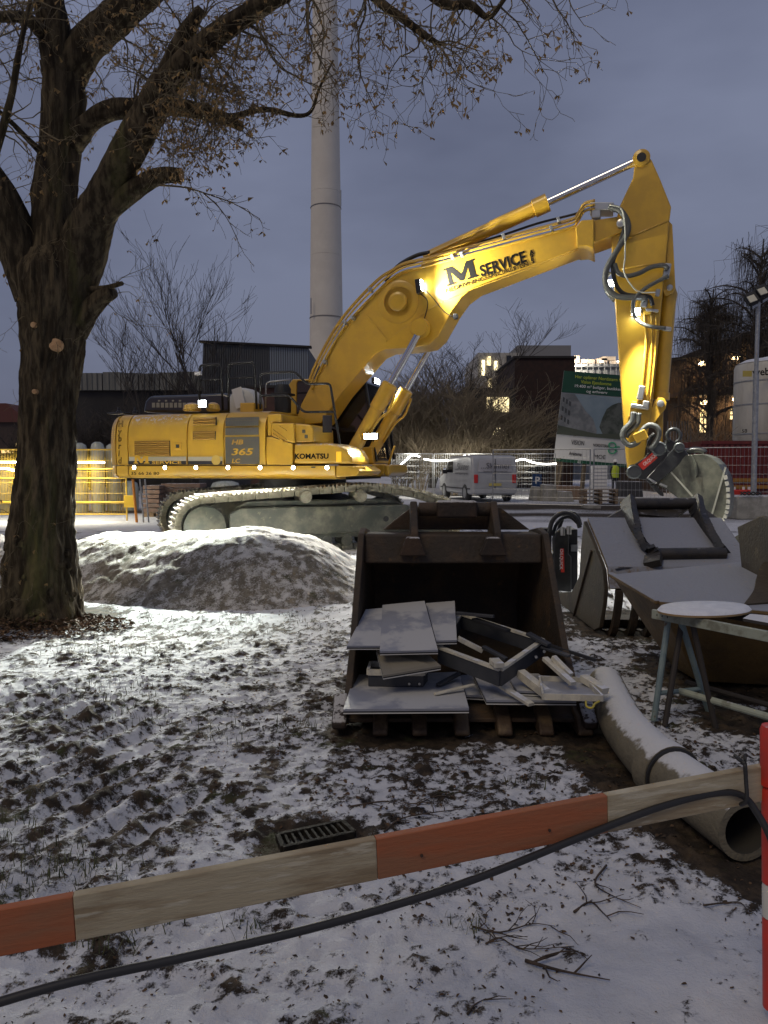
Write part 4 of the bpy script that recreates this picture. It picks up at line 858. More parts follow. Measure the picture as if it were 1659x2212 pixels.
for a, b, za, zb_, w, h, m, lab in sticks:
    one('metal_profile', MB().bar(at_z(Z6(*a), za), at_z(Z6(*b), zb_), w, h), m, lab, 'profile', 'loose metal profiles in the rusty bucket', bevel=.003)
one('cable_scrap', MB().tube(spline([at_z(Z6(*q), .3) for q in ((1445, 1195), (1450, 1225), (1480, 1232), (1495, 1210), (1520, 1195))], 5), .006, 6), mat('yellow_cable', (.5, .4, .05), .5), 'short yellow cable end hanging under the shallow tray', 'cable', smooth=1)

# ------------------------------------------------------------------ skeleton bucket behind
XS = 2.03
sk = thing('skeleton_bucket', 'tan skeleton bucket with barred floor and snow covered back plate', 'bucket', (2.75, 7.9, 0))
def q7(u, v, x=XS): q = at_x(Z7(u, v), x); return (q.y, q.z)
prof_s = [q7(*p) for p in ((237, 150), (300, 302), (352, 440), (362, 560), (356, 640), (332, 790), (300, 850), (268, 882), (165, 792), (75, 690), (75, 582), (165, 575), (212, 480), (222, 310))]
zmin = min(z for y, z in prof_s); prof_s = [(y, max(.03, z)) for y, z in prof_s]
for x0 in (XS, 3.42): MB().prism(prof_s, x0, x0 + .04, 0).build('side_plate', OCHR, sk, bevel=.008)
shell_strip(prof_s[:4], -.04, 0, 1, lambda y, s: XS + .04 + s * 1.35).build('back_plate', OCHRS, sk)
cur = spline([Vector((y, 0, z)) for y, z in prof_s[3:8]], 4); cur = [(q.x, q.z) for q in cur]
for i in range(8):
    x0 = XS + .10 + i * .165; shell_strip(cur, -.06, 0, 1, lambda y, s, x0=x0: x0 + s * .06).build('floor_bar', RUST, sk)
MB().bb(XS + .04, 3.42, prof_s[7][0] - .02, prof_s[7][0] + .25, .03, .10).build('lip', RUST, sk, bevel=.01)
MB().tube([(XS - .01, *q7(290, 330)), (XS - .01, *q7(165, 785))], .012, 6).build('side_rib', RUST, sk)
def bk(u, v, off=.12):  # on the back plate, lifted towards the viewer
    t = (v - 150) / (440 - 150); y = prof_s[0][0] + (prof_s[2][0] - prof_s[0][0]) * t; return at_y(Z7(u, v), y - off)
for pts in (((503, 25), (515, 100), (548, 205), (600, 285), (655, 345), (652, 410)), ((905, 20), (925, 100), (980, 205), (1040, 285), (1088, 335))):
    ps = spline([bk(*p) for p in pts], 4)
    mb = MB()
    for a, b in zip(ps[:-1], ps[1:]): mb.bar(a, b + (b - a) * .15, .07, .15, Vector((0, 1, .3)))
    mb.build('ear', BLKS, sk)
MB().tube([bk(520, 45), bk(910, 42)], .055, 14).build('pin_shaft', BLKS, sk, smooth=35); MB().tube([bk(655, 352), bk(1085, 345)], .06, 14).build('pin_shaft', BLKS, sk, smooth=35)
MB().slab([bk(545, 105, .05), bk(790, 130, .05), bk(870, 70, .05), bk(545, 70, .05)], .03).build('cross_plate', BLKS, sk)
for pts in (((325, 165), (498, 62), (505, 190), (400, 192)), ((935, 52), (1068, 150), (990, 158), (930, 110)), ((430, 440), (632, 358), (650, 395), (520, 432))):
    ps = [bk(*p, .06) for p in pts]; vs = ps + [p + Vector((0, .05, 0)) for p in ps]; MB().add(vs, [(0, 1, 2, 3), (7, 6, 5, 4)] + [(i, 4 + i, 4 + (i + 1) % 4, (i + 1) % 4) for i in range(4)]).build('wing_plate', BLKS, sk)
for k in range(3): MB().lathe([(.02, 0), (.02, -.015)], at_x(Z7(378 + k * 12, 590 + k * 5), 2.1), 8, 'y').build('bolt', STL, sk)
# ------------------------------------------------------------------ hydraulic coupler between the buckets
cp_ = thing('quick_coupler', 'black hydraulic quick coupler with red plate and looped hoses between two buckets', 'coupler', (2.2, 9.3, .05))
yq = 9.2
def cq(u, v, y=yq): return at_y(Z7(u, v), y)
def cpl(pts, y0, y1, name, m, **k): MB().prism([(cq(*p).x, cq(*p).z) for p in pts], y0, y1).build(name, m, cp_, **k)
cpl([(62, 570), (58, 260), (75, 215), (105, 195), (140, 200), (152, 240), (148, 350), (165, 365), (165, 575)], yq, yq + .1, 'coupler_plate', CPL, bevel=.012)
cpl([(150, 205), (222, 205), (222, 575), (165, 575)], yq + .15, yq + .4, 'coupler_frame', BLKM, bevel=.012)
cpl([(0, 200), (60, 200), (60, 570), (20, 590)], yq + .12, yq + .3, 'coupler_frame', BLKM, bevel=.012)
cpl([(178, 300), (218, 300), (218, 340), (178, 340)], yq + .12, yq + .16, 'data_plate', GALV)
MB().prism([(cq(*p).x, cq(*p).z) for p in ((98, 316), (118, 316), (122, 458), (102, 458))], yq - .008, yq - .001).build('maker_plate', RED, cp_)
c = cq(106, 318, yq - .012); text('lettering', 'OILQUICK', .055, WHT, cp_, XF[cp_].inverted() @ Matrix.Translation((c.x - .02, c.y, c.z)) @ Matrix.Rotation(R(90), 4, 'X') @ Matrix.Rotation(R(-90), 4, 'Z'), fit=.25)
for k, (pts, r) in enumerate(((((30, 230), (50, 150), (95, 108), (150, 105), (195, 135), (215, 190)), .035), (((50, 240), (75, 170), (120, 130), (165, 130), (205, 165)), .028), (((85, 210), (120, 120), (160, 100), (200, 120), (220, 175)), .03))):
    MB().tube(spline([cq(u, v, yq + .05 + .07 * k) for u, v in pts], 6), r * .8, 10).build('hydraulic_hose', RUB, cp_, smooth=1)
for q in ((112, 212), (150, 205)): MB().lathe([(.03, -.05), (.03, .05)], cq(*q), 10).build('fitting', STL, cp_, smooth=35)
# ------------------------------------------------------------------ wedge shaped grading bucket at the right
gb = thing('grading_bucket', 'wide wedge shaped ochre grading bucket with snowy top behind the trestle', 'bucket', (2.7, 5.8, 0))
Lp = at_y(Z7(400, 470), 6.0); Fp = at_y(Z7(690, 640), 5.2); Rp = at_y(Z7(1346, 700), 5.0); Rp2 = Rp + (Rp - Fp) * .9; Bp = at_y(Z7(1310, 380), 6.6); Bp2 = Bp + (Bp - Lp) * .35
tops = [Lp, Fp, Rp, Rp2, Bp2, Bp]; bots = [(2.28, 5.95, .03), (2.30, 5.50, .03), (2.85, 5.38, .03), (3.3, 5.35, .03), (3.7, 6.4, .03), (3.3, 6.45, .03)]
n = 6; MB().add([tuple(p) for p in tops] + bots, [tuple(range(n))[::-1], tuple(range(n, 2 * n))] + [(i, n + i, n + (i + 1) % n, (i + 1) % n) for i in range(n)]).build('bucket_body', OCHRS, gb, bevel=.012)
for a, b in ((Lp, Fp), (Fp, Rp2)): MB().bar(a, b, .05, .035).build('wear_edge', OCHRS, gb, bevel=.01)
fin = spline([at_y(Z7(*q), 5.9 - .25 * i) for i, q in enumerate(((1320, 395), (1285, 460), (1262, 560), (1200, 650)))], 5)
mb = MB()
for a, b in zip(fin[:-1], fin[1:]): mb.slab([a, b, b + Vector((.6, .15, .02)), a + Vector((.6, .15, .02))], .04)
mb.build('curved_cheek', OCHR, gb)
gp_ = at_y(Z7(1240, 470), 5.9)
MB().prism([(5.2, .66), (5.3, .95), (5.6, 1.15), (6.0, 1.22), (6.4, 1.1), (6.3, .75)], 2.98, 3.03, 0).build('side_cheek', OCHR, gb, bevel=.01)
# pale stone block edge at the far right
one('rubble_stone', MB().add([tuple(q) for q in (at_y(Z7(1262, 290), 8.6), at_y(Z7(1345, 130), 8.6), at_y(Z7(1420, 120), 8.6), at_y(Z7(1430, 380), 8.4), at_y(Z7(1270, 370), 8.3), at_y(Z7(1420, 90), 9.3), at_y(Z7(1500, 300), 9.3))] + [(3.3, 8.5, .1), (4.4, 8.5, .1), (4.4, 9.6, .1), (3.4, 9.6, .1)], [(0, 1, 2, 3, 4), (1, 5, 2), (2, 5, 6, 3), (4, 3, 8, 7), (0, 4, 7), (0, 7, 10), (1, 0, 10), (5, 1, 10, 9), (6, 5, 9), (3, 6, 9, 8)]), mat('pale_rubble', (.075, .072, .055), .9, c2=(.045, .045, .033), scale=4, bump=.8, bscale=20, snow=.3), 'pale angular concrete lump beyond the skeleton bucket', 'rubble')
# ------------------------------------------------------------------ trestle
tres = thing('trestle', 'pale blue steel trestle with rusty patches standing before the grading bucket', 'trestle', (1.9, 4.7, 0))
TBL = mat('trestle_blue', (.15, .21, .23), .55, c2=(.20, .26, .26), scale=9, c3=(.12, .07, .04), s3=14, amt3=(.62, .72), bump=.2); TPL = mat('trestle_pale', (.34, .37, .30), .6, c2=(.20, .20, .15), scale=10, amt=(.45, .65), snow=.15); TBK = mat('trestle_rust', (.03, .024, .02), .7)
ta = at_z(Z7(655, 680), .68); tb_ = at_z(Z7(1346, 812), .68); tb_ = ta + (tb_ - ta) * 1.7
back = Vector((.38, .33, 0)).normalized()
MB().bar(ta - Vector((0, 0, .03)), tb_ - Vector((0, 0, .03)), .03, .06).build('front_rail', TPL, tres, bevel=.004)
MB().bar(ta - Vector((0, 0, .03)) + back * .42, tb_ - Vector((0, 0, .03)) + back * .42, .03, .06).build('rear_rail', TBK, tres, bevel=.004)
for k in range(3): MB().lathe([(.009, 0), (.009, -.005)], ta + (tb_ - ta).normalized() * (.03 + k * .04) + Vector((0, -.017, -.03)), 10, 'y').build('rail_hole', BLKM, tres)
def leg(a, b, m, r=.02):
    p = at_z(Z7(*a), .64); q = at_z(Z7(*b), .0); MB().tube([p, q], r, 10).build('leg', m, tres, smooth=35); return p, q
l1 = leg((750, 722), (660, 1352), TBL); l2 = leg((820, 742), (990, 1300), TBL)
l3 = leg((832, 735), (725, 1385), TBK, .018); l4 = leg((890, 755), (1030, 1395), TBK, .018)
MB().tube([l1[0].lerp(l1[1], .74), l2[0].lerp(l2[1], .74)], .016, 8).build('cross_bar', TBL, tres, smooth=35)
m1 = l1[0].lerp(l1[1], .74).lerp(l2[0].lerp(l2[1], .74), .5); dr_ = (tb_ - ta).normalized()
MB().tube([m1, m1 + dr_ * 1.2], .022, 10).build('stretcher', TPL, tres, smooth=35)
MB().tube([m1 + Vector((.12, .2, 0)), m1 + Vector((.12, .2, 0)) + dr_ * 1.2], .018, 8).build('stretcher', TBK, tres, smooth=35)
ov = [at_z(Z7(965 + 285 * math.cos(t), 670 + 38 * math.sin(t)), .715) for t in np.linspace(0, 2 * math.pi, 29)[:-1]]
ob = thing('oval_board', 'snow covered oval board lying on the blue trestle', 'board', (ov[0].x, ov[0].y, .69))
MB().prism([(p.x, p.y) for p in ov], .690, .702, 2).build('board', mat('plywood', (.30, .20, .09), .6), ob)
vs = [(p.x, p.y, .702) for p in ov]; cc = sum((Vector(q) for q in vs), Vector()) / len(vs); ins = [tuple(Vector(q).lerp(cc, .06) + Vector((0, 0, .018))) for q in vs]
MB().add(vs + ins, [(i, (i + 1) % 28, 28 + (i + 1) % 28, 28 + i) for i in range(28)] + [tuple(range(28, 56))]).build('snow_cover', SNOW, ob, smooth=1)
one('snowy_board', MB().slab([at_z(Z7(1195, 735), .70), at_z(Z7(1500, 790), .70), at_z(Z7(1480, 730), .70), at_z(Z7(1240, 708), .70)], .018), mat('board_dark', (.05, .045, .04), .6, snow=1.0), 'dark board under smooth snow beside the oval board', 'board')
# ------------------------------------------------------------------ concrete pipe
PIP = mat('pipe_concrete', (.17, .148, .10), .85, c2=(.11, .098, .07), scale=5, amt=(.4, .7), c3=(.09, .085, .07), s3=9, amt3=(.62, .76), bump=.5, bscale=45, snow=1.0, snow_scale=9, snow_up=(.62, .82), snow_c=(.60, .60, .60))
pr = .155
pc = [at_z((1308, 1476), .14), at_z((1322, 1512), .135), at_z((1348, 1568), .13), at_z((1398, 1628), .13), at_z((1448, 1674), .13)]
pipe_t = thing('concrete_pipe', 'bent concrete drain pipe under snow lying behind the striped plank', 'pipe', (pc[2].x, pc[2].y, 0))
def hollow(path, r, name, m, parent, t=.03, n=28):
    path = [Vector(p) for p in path]; mb = MB().tube(path, r, n, cap=False); k = len(mb.v); L_ = len(path); ir = [q - t for q in r] if hasattr(r, '__len__') else r - t
    inner = MB().tube(path, ir, n, cap=False); inner2 = MB(); inner2.v = list(inner.v); inner2.f = list(inner.f); mb.v += list(inner.v)
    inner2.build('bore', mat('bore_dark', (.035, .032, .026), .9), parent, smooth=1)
    for e in (0, (L_ - 1) * n): mb.f += [(e + j, e + (j + 1) % n, k + e + (j + 1) % n, k + e + j) for j in range(n)]
    return mb.build(name, m, parent, smooth=50)
far_dir = (pc[0] - pc[1]).normalized()
bend = spline(pc, 5)
hollow(bend, lerp_spline([.115, .12, .125, .13, .133], 5), 'bend', PIP, pipe_t)
d1 = (at_z((1630, 1806), .13) - pc[-1]); d1.z = 0; d1.normalize()
hollow([pc[-1] - d1 * .10, pc[-1] + d1 * .02], .148, 'collar', PIP, pipe_t)
hollow([pc[-1] + d1 * .005, pc[-1] + d1 * .035], .142, 'gasket', RUB, pipe_t)
pe_ = at_z((1616, 1794), .13); Lp_ = (pe_ - pc[-1]).length
hollow([pc[-1] + d1 * .03, pc[-1] + d1 * Lp_ * .5, pc[-1] + d1 * Lp_], .128, 'straight_pipe', PIP, pipe_t)
# ------------------------------------------------------------------ barrier: plank, post, cable
def py_(h, v0, v1): return FV * h / (v1 - v0)
pl_c0, pl_c1 = at_y((-60, 2022), 1.54), at_y((1652, 1688), 2.12)
plank = thing('barrier_plank', 'worn red and white striped barrier plank across the foreground', 'plank', (pl_c0.x, pl_c0.y, pl_c0.z - .06))
WPL = mat('plank_white', (.42, .36, .24), .75, c2=(.27, .205, .12), scale=7, amt=(.42, .6), stretch=(.35, .35, 2.2), bump=.25, bscale=40, c3=(.50, .45, .33), s3=16, amt3=(.55, .65))
RPL = mat('plank_red', (.36, .105, .038), .7, c2=(.29, .125, .06), scale=6, amt=(.4, .65), c3=(.36, .24, .14), s3=13, amt3=(.64, .74), stretch=(.4, .4, 2.0), bump=.2, bscale=40)
pd = (pl_c1 - pl_c0); ptot = pd.length; pd.normalize()
def at_u(u):
    lo, hi = 0.0, 1.0
    for _ in range(40):
        m = (lo + hi) / 2; q = pl_c0.lerp(pl_c1, m); uu = 829.5 + FV * q.x / (q.y * math.cos(PITCH) - (q.z - 1.6) * math.sin(PITCH))
        if uu < u: lo = m
        else: hi = m
    return pl_c0.lerp(pl_c1, lo)
ks = [pl_c0 - pd * .5, at_u(162), at_u(812), at_u(1308), pl_c1]
for i, (a, b) in enumerate(zip(ks[:-1], ks[1:])): MB().bar(a, b, .024, .102).build('painted_band', RPL if i % 2 == 0 else WPL, plank, bevel=.003)
for u, dv in ((1435, 10), (1180, 20), (905, 15)):
    q = at_u(u); MB().lathe([(.004, 0), (.004, -.003)], q + Vector((.006, -.0125, -.01)), 8, 'y').build('nail', mat('nail_rust', (.05, .025, .015), .7), plank)
pst = thing('barrier_post', 'bright red plastic barrier post with white band holding the plank end', 'post', (pl_c1.x + .05, pl_c1.y, 0))
RPP = mat('post_red', (.62, .040, .025), .4, c2=(.50, .05, .035), scale=10, spec=.4, snow=.12); WPP = mat('post_white', (.6, .58, .52), .5)
pxx = at_y((1642, 1700), 2.10).x + .03; pyy = 2.10
for z0, z1, m, r in ((.05, .32, RPP, .030), (.32, .42, WPP, .030), (.42, .70, RPP, .030), (.705, .875, RPP, .033)):
    lean = lambda z: Vector((pxx + (.875 - z) * .035, pyy, z))
    MB().tube([lean(z0), lean(z1 - .012), lean(z1)], [r, r, r * .86], 16).build('post_section', m, pst, smooth=40)
MB().bb(pxx + .10, pxx + .42, pyy - .1, pyy + .12, 0, .05).build('foot', RUB, pst, bevel=.02)
cab_px = [(-60, 2182, 1.44), (150, 2122, 1.50), (400, 2068, 1.58), (700, 1998, 1.68), (1000, 1908, 1.80), (1250, 1810, 1.92), (1420, 1745, 2.0), (1540, 1714, 2.06), (1602, 1718, 2.07), (1638, 1760, 2.05), (1668, 1820, 2.02), (1700, 1920, 2.0)]
one('power_cable', MB().tube(spline([at_y((u, v), y) for u, v, y in cab_px], 8), .0095, 10), RUB, 'thick black power cable tied to the striped plank', 'cable', smooth=1)
tq = at_y((1597, 1690), 2.085)
tie = MB().tube(spline([tq + Vector((0, -.03, .065)), tq + Vector((.003, -.032, .02)), tq + Vector((0, -.045, -.03)), tq + Vector((-.004, -.02, -.055))], 4), .006, 6); tie.tube([tq + Vector((.005, -.02, .062)), tq + Vector((.01, -.01, .085))], .004, 5); tie.tube([tq + Vector((-.0, -.02, .062)), tq + Vector((-.015, -.01, .075))], .004, 5)
tie.tube([tq + Vector((0, -.03, .065)), tq + Vector((0, .03, .065))], .006, 5)
one('cable_tie', tie, RUB, 'black tie strap binding the cable to the plank', 'strap', smooth=1)
# ------------------------------------------------------------------ drain grate
gq = [at_z(p, -.012) for p in (Y1(1200, 850), Y1(1478, 790), Y1(1530, 838), Y1(1222, 905))]
gr = thing('drain_grate', 'cast iron drain grate set in the snowy ground behind the plank', 'grate', ((gq[0].x + gq[2].x) / 2, (gq[0].y + gq[2].y) / 2, 0))
IRN = mat('cast_iron', (.014, .013, .011), .7, metal=.0, spec=.08, c2=(.03, .026, .02), scale=20, bump=.3)
MB().slab([p - Vector((0, 0, .035)) for p in gq], .01).build('pit_shade', PNLD, gr)  # flat black sheet painting the shade of the shaft under the bars
for a, b in zip(gq, gq[1:] + gq[:1]): MB().bar(a, b, .022, .03).build('frame_bar', IRN, gr, bevel=.003)
for k in range(1, 10): t = k / 10; MB().bar(gq[0].lerp(gq[1], t), gq[3].lerp(gq[2], t), .012, .025).build('grate_bar', IRN, gr, bevel=.002)

# ------------------------------------------------------------------ litter: leaves, twigs, grass
LEAFM = mat('dead_leaf', (.050, .030, .016), .8, c2=(.10, .055, .024), scale=20, c3=(.025, .018, .012), s3=8, amt3=(.5, .6))
def add_leaf(mb, p, s, rr):
    a = rr.uniform(0, 6.28); t = rr.uniform(-.5, .5); c = rr.uniform(.1, .5); d = Vector((math.cos(a), math.sin(a), t)); e = Vector((-math.sin(a), math.cos(a), rr.uniform(-.6, .6)))
    up = Vector((0, 0, 1)); p = Vector(p)
    n = rr.randint(5, 7); w = rr.uniform(.35, .8); vs = []
    for k in range(n):
        q = 6.283 * k / n + rr.uniform(-.3, .3); g = rr.uniform(.55, 1.1); vs.append(p + d * s * g * math.cos(q) + e * s * w * g * math.sin(q) + up * s * (c * abs(math.sin(q)) + rr.uniform(-.1, .25)))
    mb.add(vs + [p + up * s * .05], [(k, (k + 1) % n, n) for k in range(n)])
rr = random.Random(3); lf = MB(); spots = []
for _ in range(6500):
    y = 1.9 + 7.5 * rr.random() ** 1.25; x = rr.uniform(-.58, .58) * (y + .4); spots.append((x, y))
for cxy, sp, n_ in ((g2(880, 1720), .55, 420), (g2(1040, 1930), .25, 160), (g2(600, 1480), .8, 300), (g2(80, 1370), .9, 900), (g2(300, 1650), .6, 200), (g2(1500, 1620), .5, 260)):
    for _ in range(n_): spots.append((cxy[0] + rr.gauss(0, sp), cxy[1] + rr.gauss(0, sp * .7)))
sx_ = np.array(spots); keep = (sx_[:, 1] > 1.6)
sx_ = sx_[keep]; zz, clx, smx, _l = ground_h(sx_[:, 0], sx_[:, 1]); hh = heap_h(sx_[:, 0], sx_[:, 1])
for (x, y), z, c, s, hq in zip(sx_, zz, clx, smx, hh):
    if s > .5 and rr.random() < .8: continue
    if hq > z and -8 < x < .5 and 8 < y: continue
    if c < .47 and rr.random() < .55: continue
    add_leaf(lf, (x, y, z + .003), rr.uniform(.005, .017) * (.62 + .38 * min(1, max(0, (y - 2.2) / 1.5))), rr)
lpile = MB()
for _ in range(2600):
    a = rr.uniform(0, 6.283); q = rr.random() ** .7 * 1.0; x = -3.55 + math.cos(a) * q * 1.05; y = 7.45 + math.sin(a) * q * .62
    add_leaf(lpile, (x, y, float(.02 + .13 * (1 - q) * rr.random() + .02 * rr.random())), rr.uniform(.015, .035), rr)
tag(lpile.build('leaf_pile', mat('pile_leaf', (.055, .032, .017), .85, c2=(.13, .072, .032), scale=14), fix=False), 'brown dead leaves heaped round the foot of the big tree', 'leaves', None, 'stuff')
lo = lf.build('leaf_litter', LEAFM, fix=False); tag(lo, 'dead brown leaves and crumbs scattered on the snow', 'leaves', None, 'stuff')
GRS = mat('grass_blade', (.045, .060, .018), .7, c2=(.085, .085, .035), scale=12)
gs = MB()
for (u, v), n_, sp in (((175, 1418), 70, .22), ((215, 1510), 120, .25), ((270, 1405), 50, .18), ((300, 1560), 90, .2), ((310, 1340), 40, .25), ((330, 1985), 60, .06), ((15, 1810), 80, .12), ((60, 1900), 110, .16), ((120, 1850), 50, .12), ((190, 1890), 70, .12), ((640, 1580), 50, .10), ((1010, 1985), 30, .06), ((560, 1340), 50, .3), ((660, 1345), 50, .3), ((480, 1590), 40, .1), ((1115, 1690), 25, .06), ((540, 1995), 30, .05), ((235, 2040), 40, .06), ((0, 1650), 50, .2)):
    c = at_z((u, v))
    xy_ = [(c.x + rr.gauss(0, sp), c.y + rr.gauss(0, sp * .7)) for _ in range(n_)]; zs_ = ground_h(np.array([q[0] for q in xy_]), np.array([q[1] for q in xy_]))[0]
    for (x, y), z in zip(xy_, zs_):
        z = float(z) - .004; a = rr.uniform(0, 6.28); h = rr.uniform(.025, .075); l = rr.uniform(.01, .05); w = rr.uniform(.0015, .003)
        d = Vector((math.cos(a), math.sin(a), 0)); e = Vector((-d.y, d.x, 0)) * w; p = Vector((x, y, z))
        gs.add([p - e, p + e, p + d * l * .4 + Vector((0, 0, h * .6)) + e * .7, p + d * l * .4 + Vector((0, 0, h * .6)) - e * .7, p + d * l + Vector((0, 0, h))], [(0, 1, 2, 3), (3, 2, 4)])
go = gs.build('grass', GRS, fix=False); tag(go, 'small tufts of green grass poking through the snow', 'grass', None, 'stuff')
TWG = mat('twig_bark', (.035, .024, .016), .8, c2=(.07, .045, .028), scale=20)
def ground_twig(pts, r, side, seed, label):
    r2 = random.Random(seed); mb = MB(); ps = []
    for u, v in pts: q = at_z((u, v)); ps.append(Vector((q.x, q.y, gz(q.x, q.y) + r + .004)))
    main = spline(ps, 4); mb.tube(main, lerp_spline([r * (1 - .75 * i / (len(ps) - 1)) for i in range(len(ps))], 4), 6)
    for _ in range(side):
        i = r2.randrange(1, len(main) - 1); p = main[i]; d = (main[i + 1] - main[i - 1]).normalized(); a = r2.choice((-1, 1)) * r2.uniform(.5, 1.1); d = Matrix.Rotation(a, 3, 'Z') @ d; L = r2.uniform(.04, .16); q = [p]
        for k in range(3): d = (Matrix.Rotation(r2.gauss(0, .3), 3, 'Z') @ d); d.z = r2.uniform(0, .35); q.append(q[-1] + d * L / 3)
        mb.tube(q, [r * .5, r * .45, r * .35, r * .2], 5)
    return one('fallen_twig', mb, TWG, label, 'twig', smooth=1)
ground_twig(((1135, 2065), (1190, 2085), (1240, 2100), (1318, 2115)), .007, 4, 1, 'forked bare twig lying on flat snow near the plank')
ground_twig(((1050, 2035), (1080, 2010), (1130, 2040), (1240, 2038)), .004, 9, 2, 'tangle of thin twigs half buried in snow')
ground_twig(((1020, 1990), (1080, 2000), (1150, 1985), (1200, 1990)), .004, 8, 3, 'thin branching twig beside the half buried tangle')
ground_twig(((1310, 1870), (1285, 1910), (1320, 1935), (1385, 1965)), .0045, 3, 4, 'bent brown twig on flat snow below the cable')
ground_twig(((1240, 1962), (1275, 1945), (1300, 1965), (1320, 1985)), .005, 3, 5, 'short crooked dark twig on trodden snow')
ground_twig(((1010, 2190), (1025, 2170), (1050, 2160)), .004, 2, 6, 'tiny curled twig at the edge of the trodden snow')
ground_twig(((1520, 1960), (1560, 1950), (1600, 1955), (1620, 1985)), .004, 3, 7, 'thin twig lying near the foot of the red post')
ground_twig(((830, 1790), (870, 1765), (960, 1745), (1050, 1740)), .005, 8, 8, 'long brown twig among leaves behind the plank')
ground_twig(((760, 1740), (830, 1720), (900, 1730), (960, 1700)), .005, 9, 9, 'twiggy branch on leafy ground near the drain grate')
# ------------------------------------------------------------------ the big tree
BARK = mat('tree_bark', (.030, .023, .015), .95, spec=.15, c2=(.105, .082, .050), scale=16, amt=(.40, .66), stretch=(1, 1, .16), bump=1.0, bscale=30, c3=(.105, .100, .038), s3=1.6, amt3=(.54, .70))
TWB = mat('tree_twig', (.10, .075, .042), .85, c2=(.15, .115, .06), scale=8)
CUT = mat('sawn_wood', (.48, .30, .15), .7, c2=(.36, .21, .10), scale=25)
LFB = mat('hanging_leaf', (.20, .125, .045), .75, c2=(.30, .19, .07), scale=6)
tb0 = at_z((85, 1345), 0)
tree = thing('oak_tree', 'big pruned bare tree with rough bark and a few brown leaves beside gravel heap', 'tree', (tb0.x, tb0.y, 0))
TY = tb0.y
rt = random.Random(11)
def limb(pts, n=22, k=5, amp=.07, cap_end=True):
    """pts: (u, v, radius px, y) ; a knobbly tapered tube"""
    C = spline([at_y((u, v), y) for u, v, r, y in pts], k); Rr = lerp_spline([r * y / FV for u, v, r, y in pts], k)
    mb = MB(); s = 0; vs = []; t = (C[1] - C[0]).normalized(); nrm = t.orthogonal().normalized(); sd_ = rt.randrange(999)
    for i, p in enumerate(C):
        a = C[min(i + 1, len(C) - 1)] - C[max(i - 1, 0)]; t = a.normalized(); nrm = (nrm - t * nrm.dot(t)).normalized(); b = t.cross(nrm)
        if i: s += (C[i] - C[i - 1]).length
        an = np.linspace(0, 2 * math.pi, n + 1)[:-1]
        f = 1 + amp * 2 * (fbm(np.cos(an) * 2.2 + 7, np.sin(an) * 2.2 + s * 1.3, 1.6, 3, sd_) - .5) * 1.5
        K = max(5, n / 6.5); wob = .9 * (fbm(an * 1.3, np.full(n, s * 2.0), 1.0, 2, sd_ + 9) - .5)
        f = f - .14 * np.abs(2 * vnoise(an / 6.283 * K + wob, np.full(n, s * 3.2), sd_ + 5) - 1) ** .7 - .05 * np.abs(2 * vnoise(an / 6.283 * K * 2.1 + wob, np.full(n, s * 8), sd_ + 6) - 1) + .08
        if n > 140: f = f + .30 * max(0, 1 - s / 1.5) * (fbm(np.cos(an) * 2 + 3, np.sin(an) * 2 + s * 2.5, 2.2, 3, 77) - .42)
        for q, g in zip(an, f): vs.append(p + (nrm * math.cos(q) + b * math.sin(q)) * Rr[i] * float(g))
    m = len(C); fs = [(i * n + j, i * n + (j + 1) % n, (i + 1) * n + (j + 1) % n, (i + 1) * n + j) for i in range(m - 1) for j in range(n)]
    fs += [tuple(range(n))[::-1]] + ([tuple((m - 1) * n + j for j in range(n))] if cap_end else [])
    return mb.add(vs, fs), C, Rr
T = TY
L_trunk = [(80, 1372, 104, T), (86, 1330, 88, T), (90, 1280, 76, T), (88, 1220, 72, T), (88, 1150, 66, T), (94, 1060, 61, T), (100, 980, 59, T), (104, 880, 57, T), (110, 790, 60, T), (118, 710, 66, T), (124, 640, 76, T), (122, 585, 74, T), (120, 545, 55, T)]
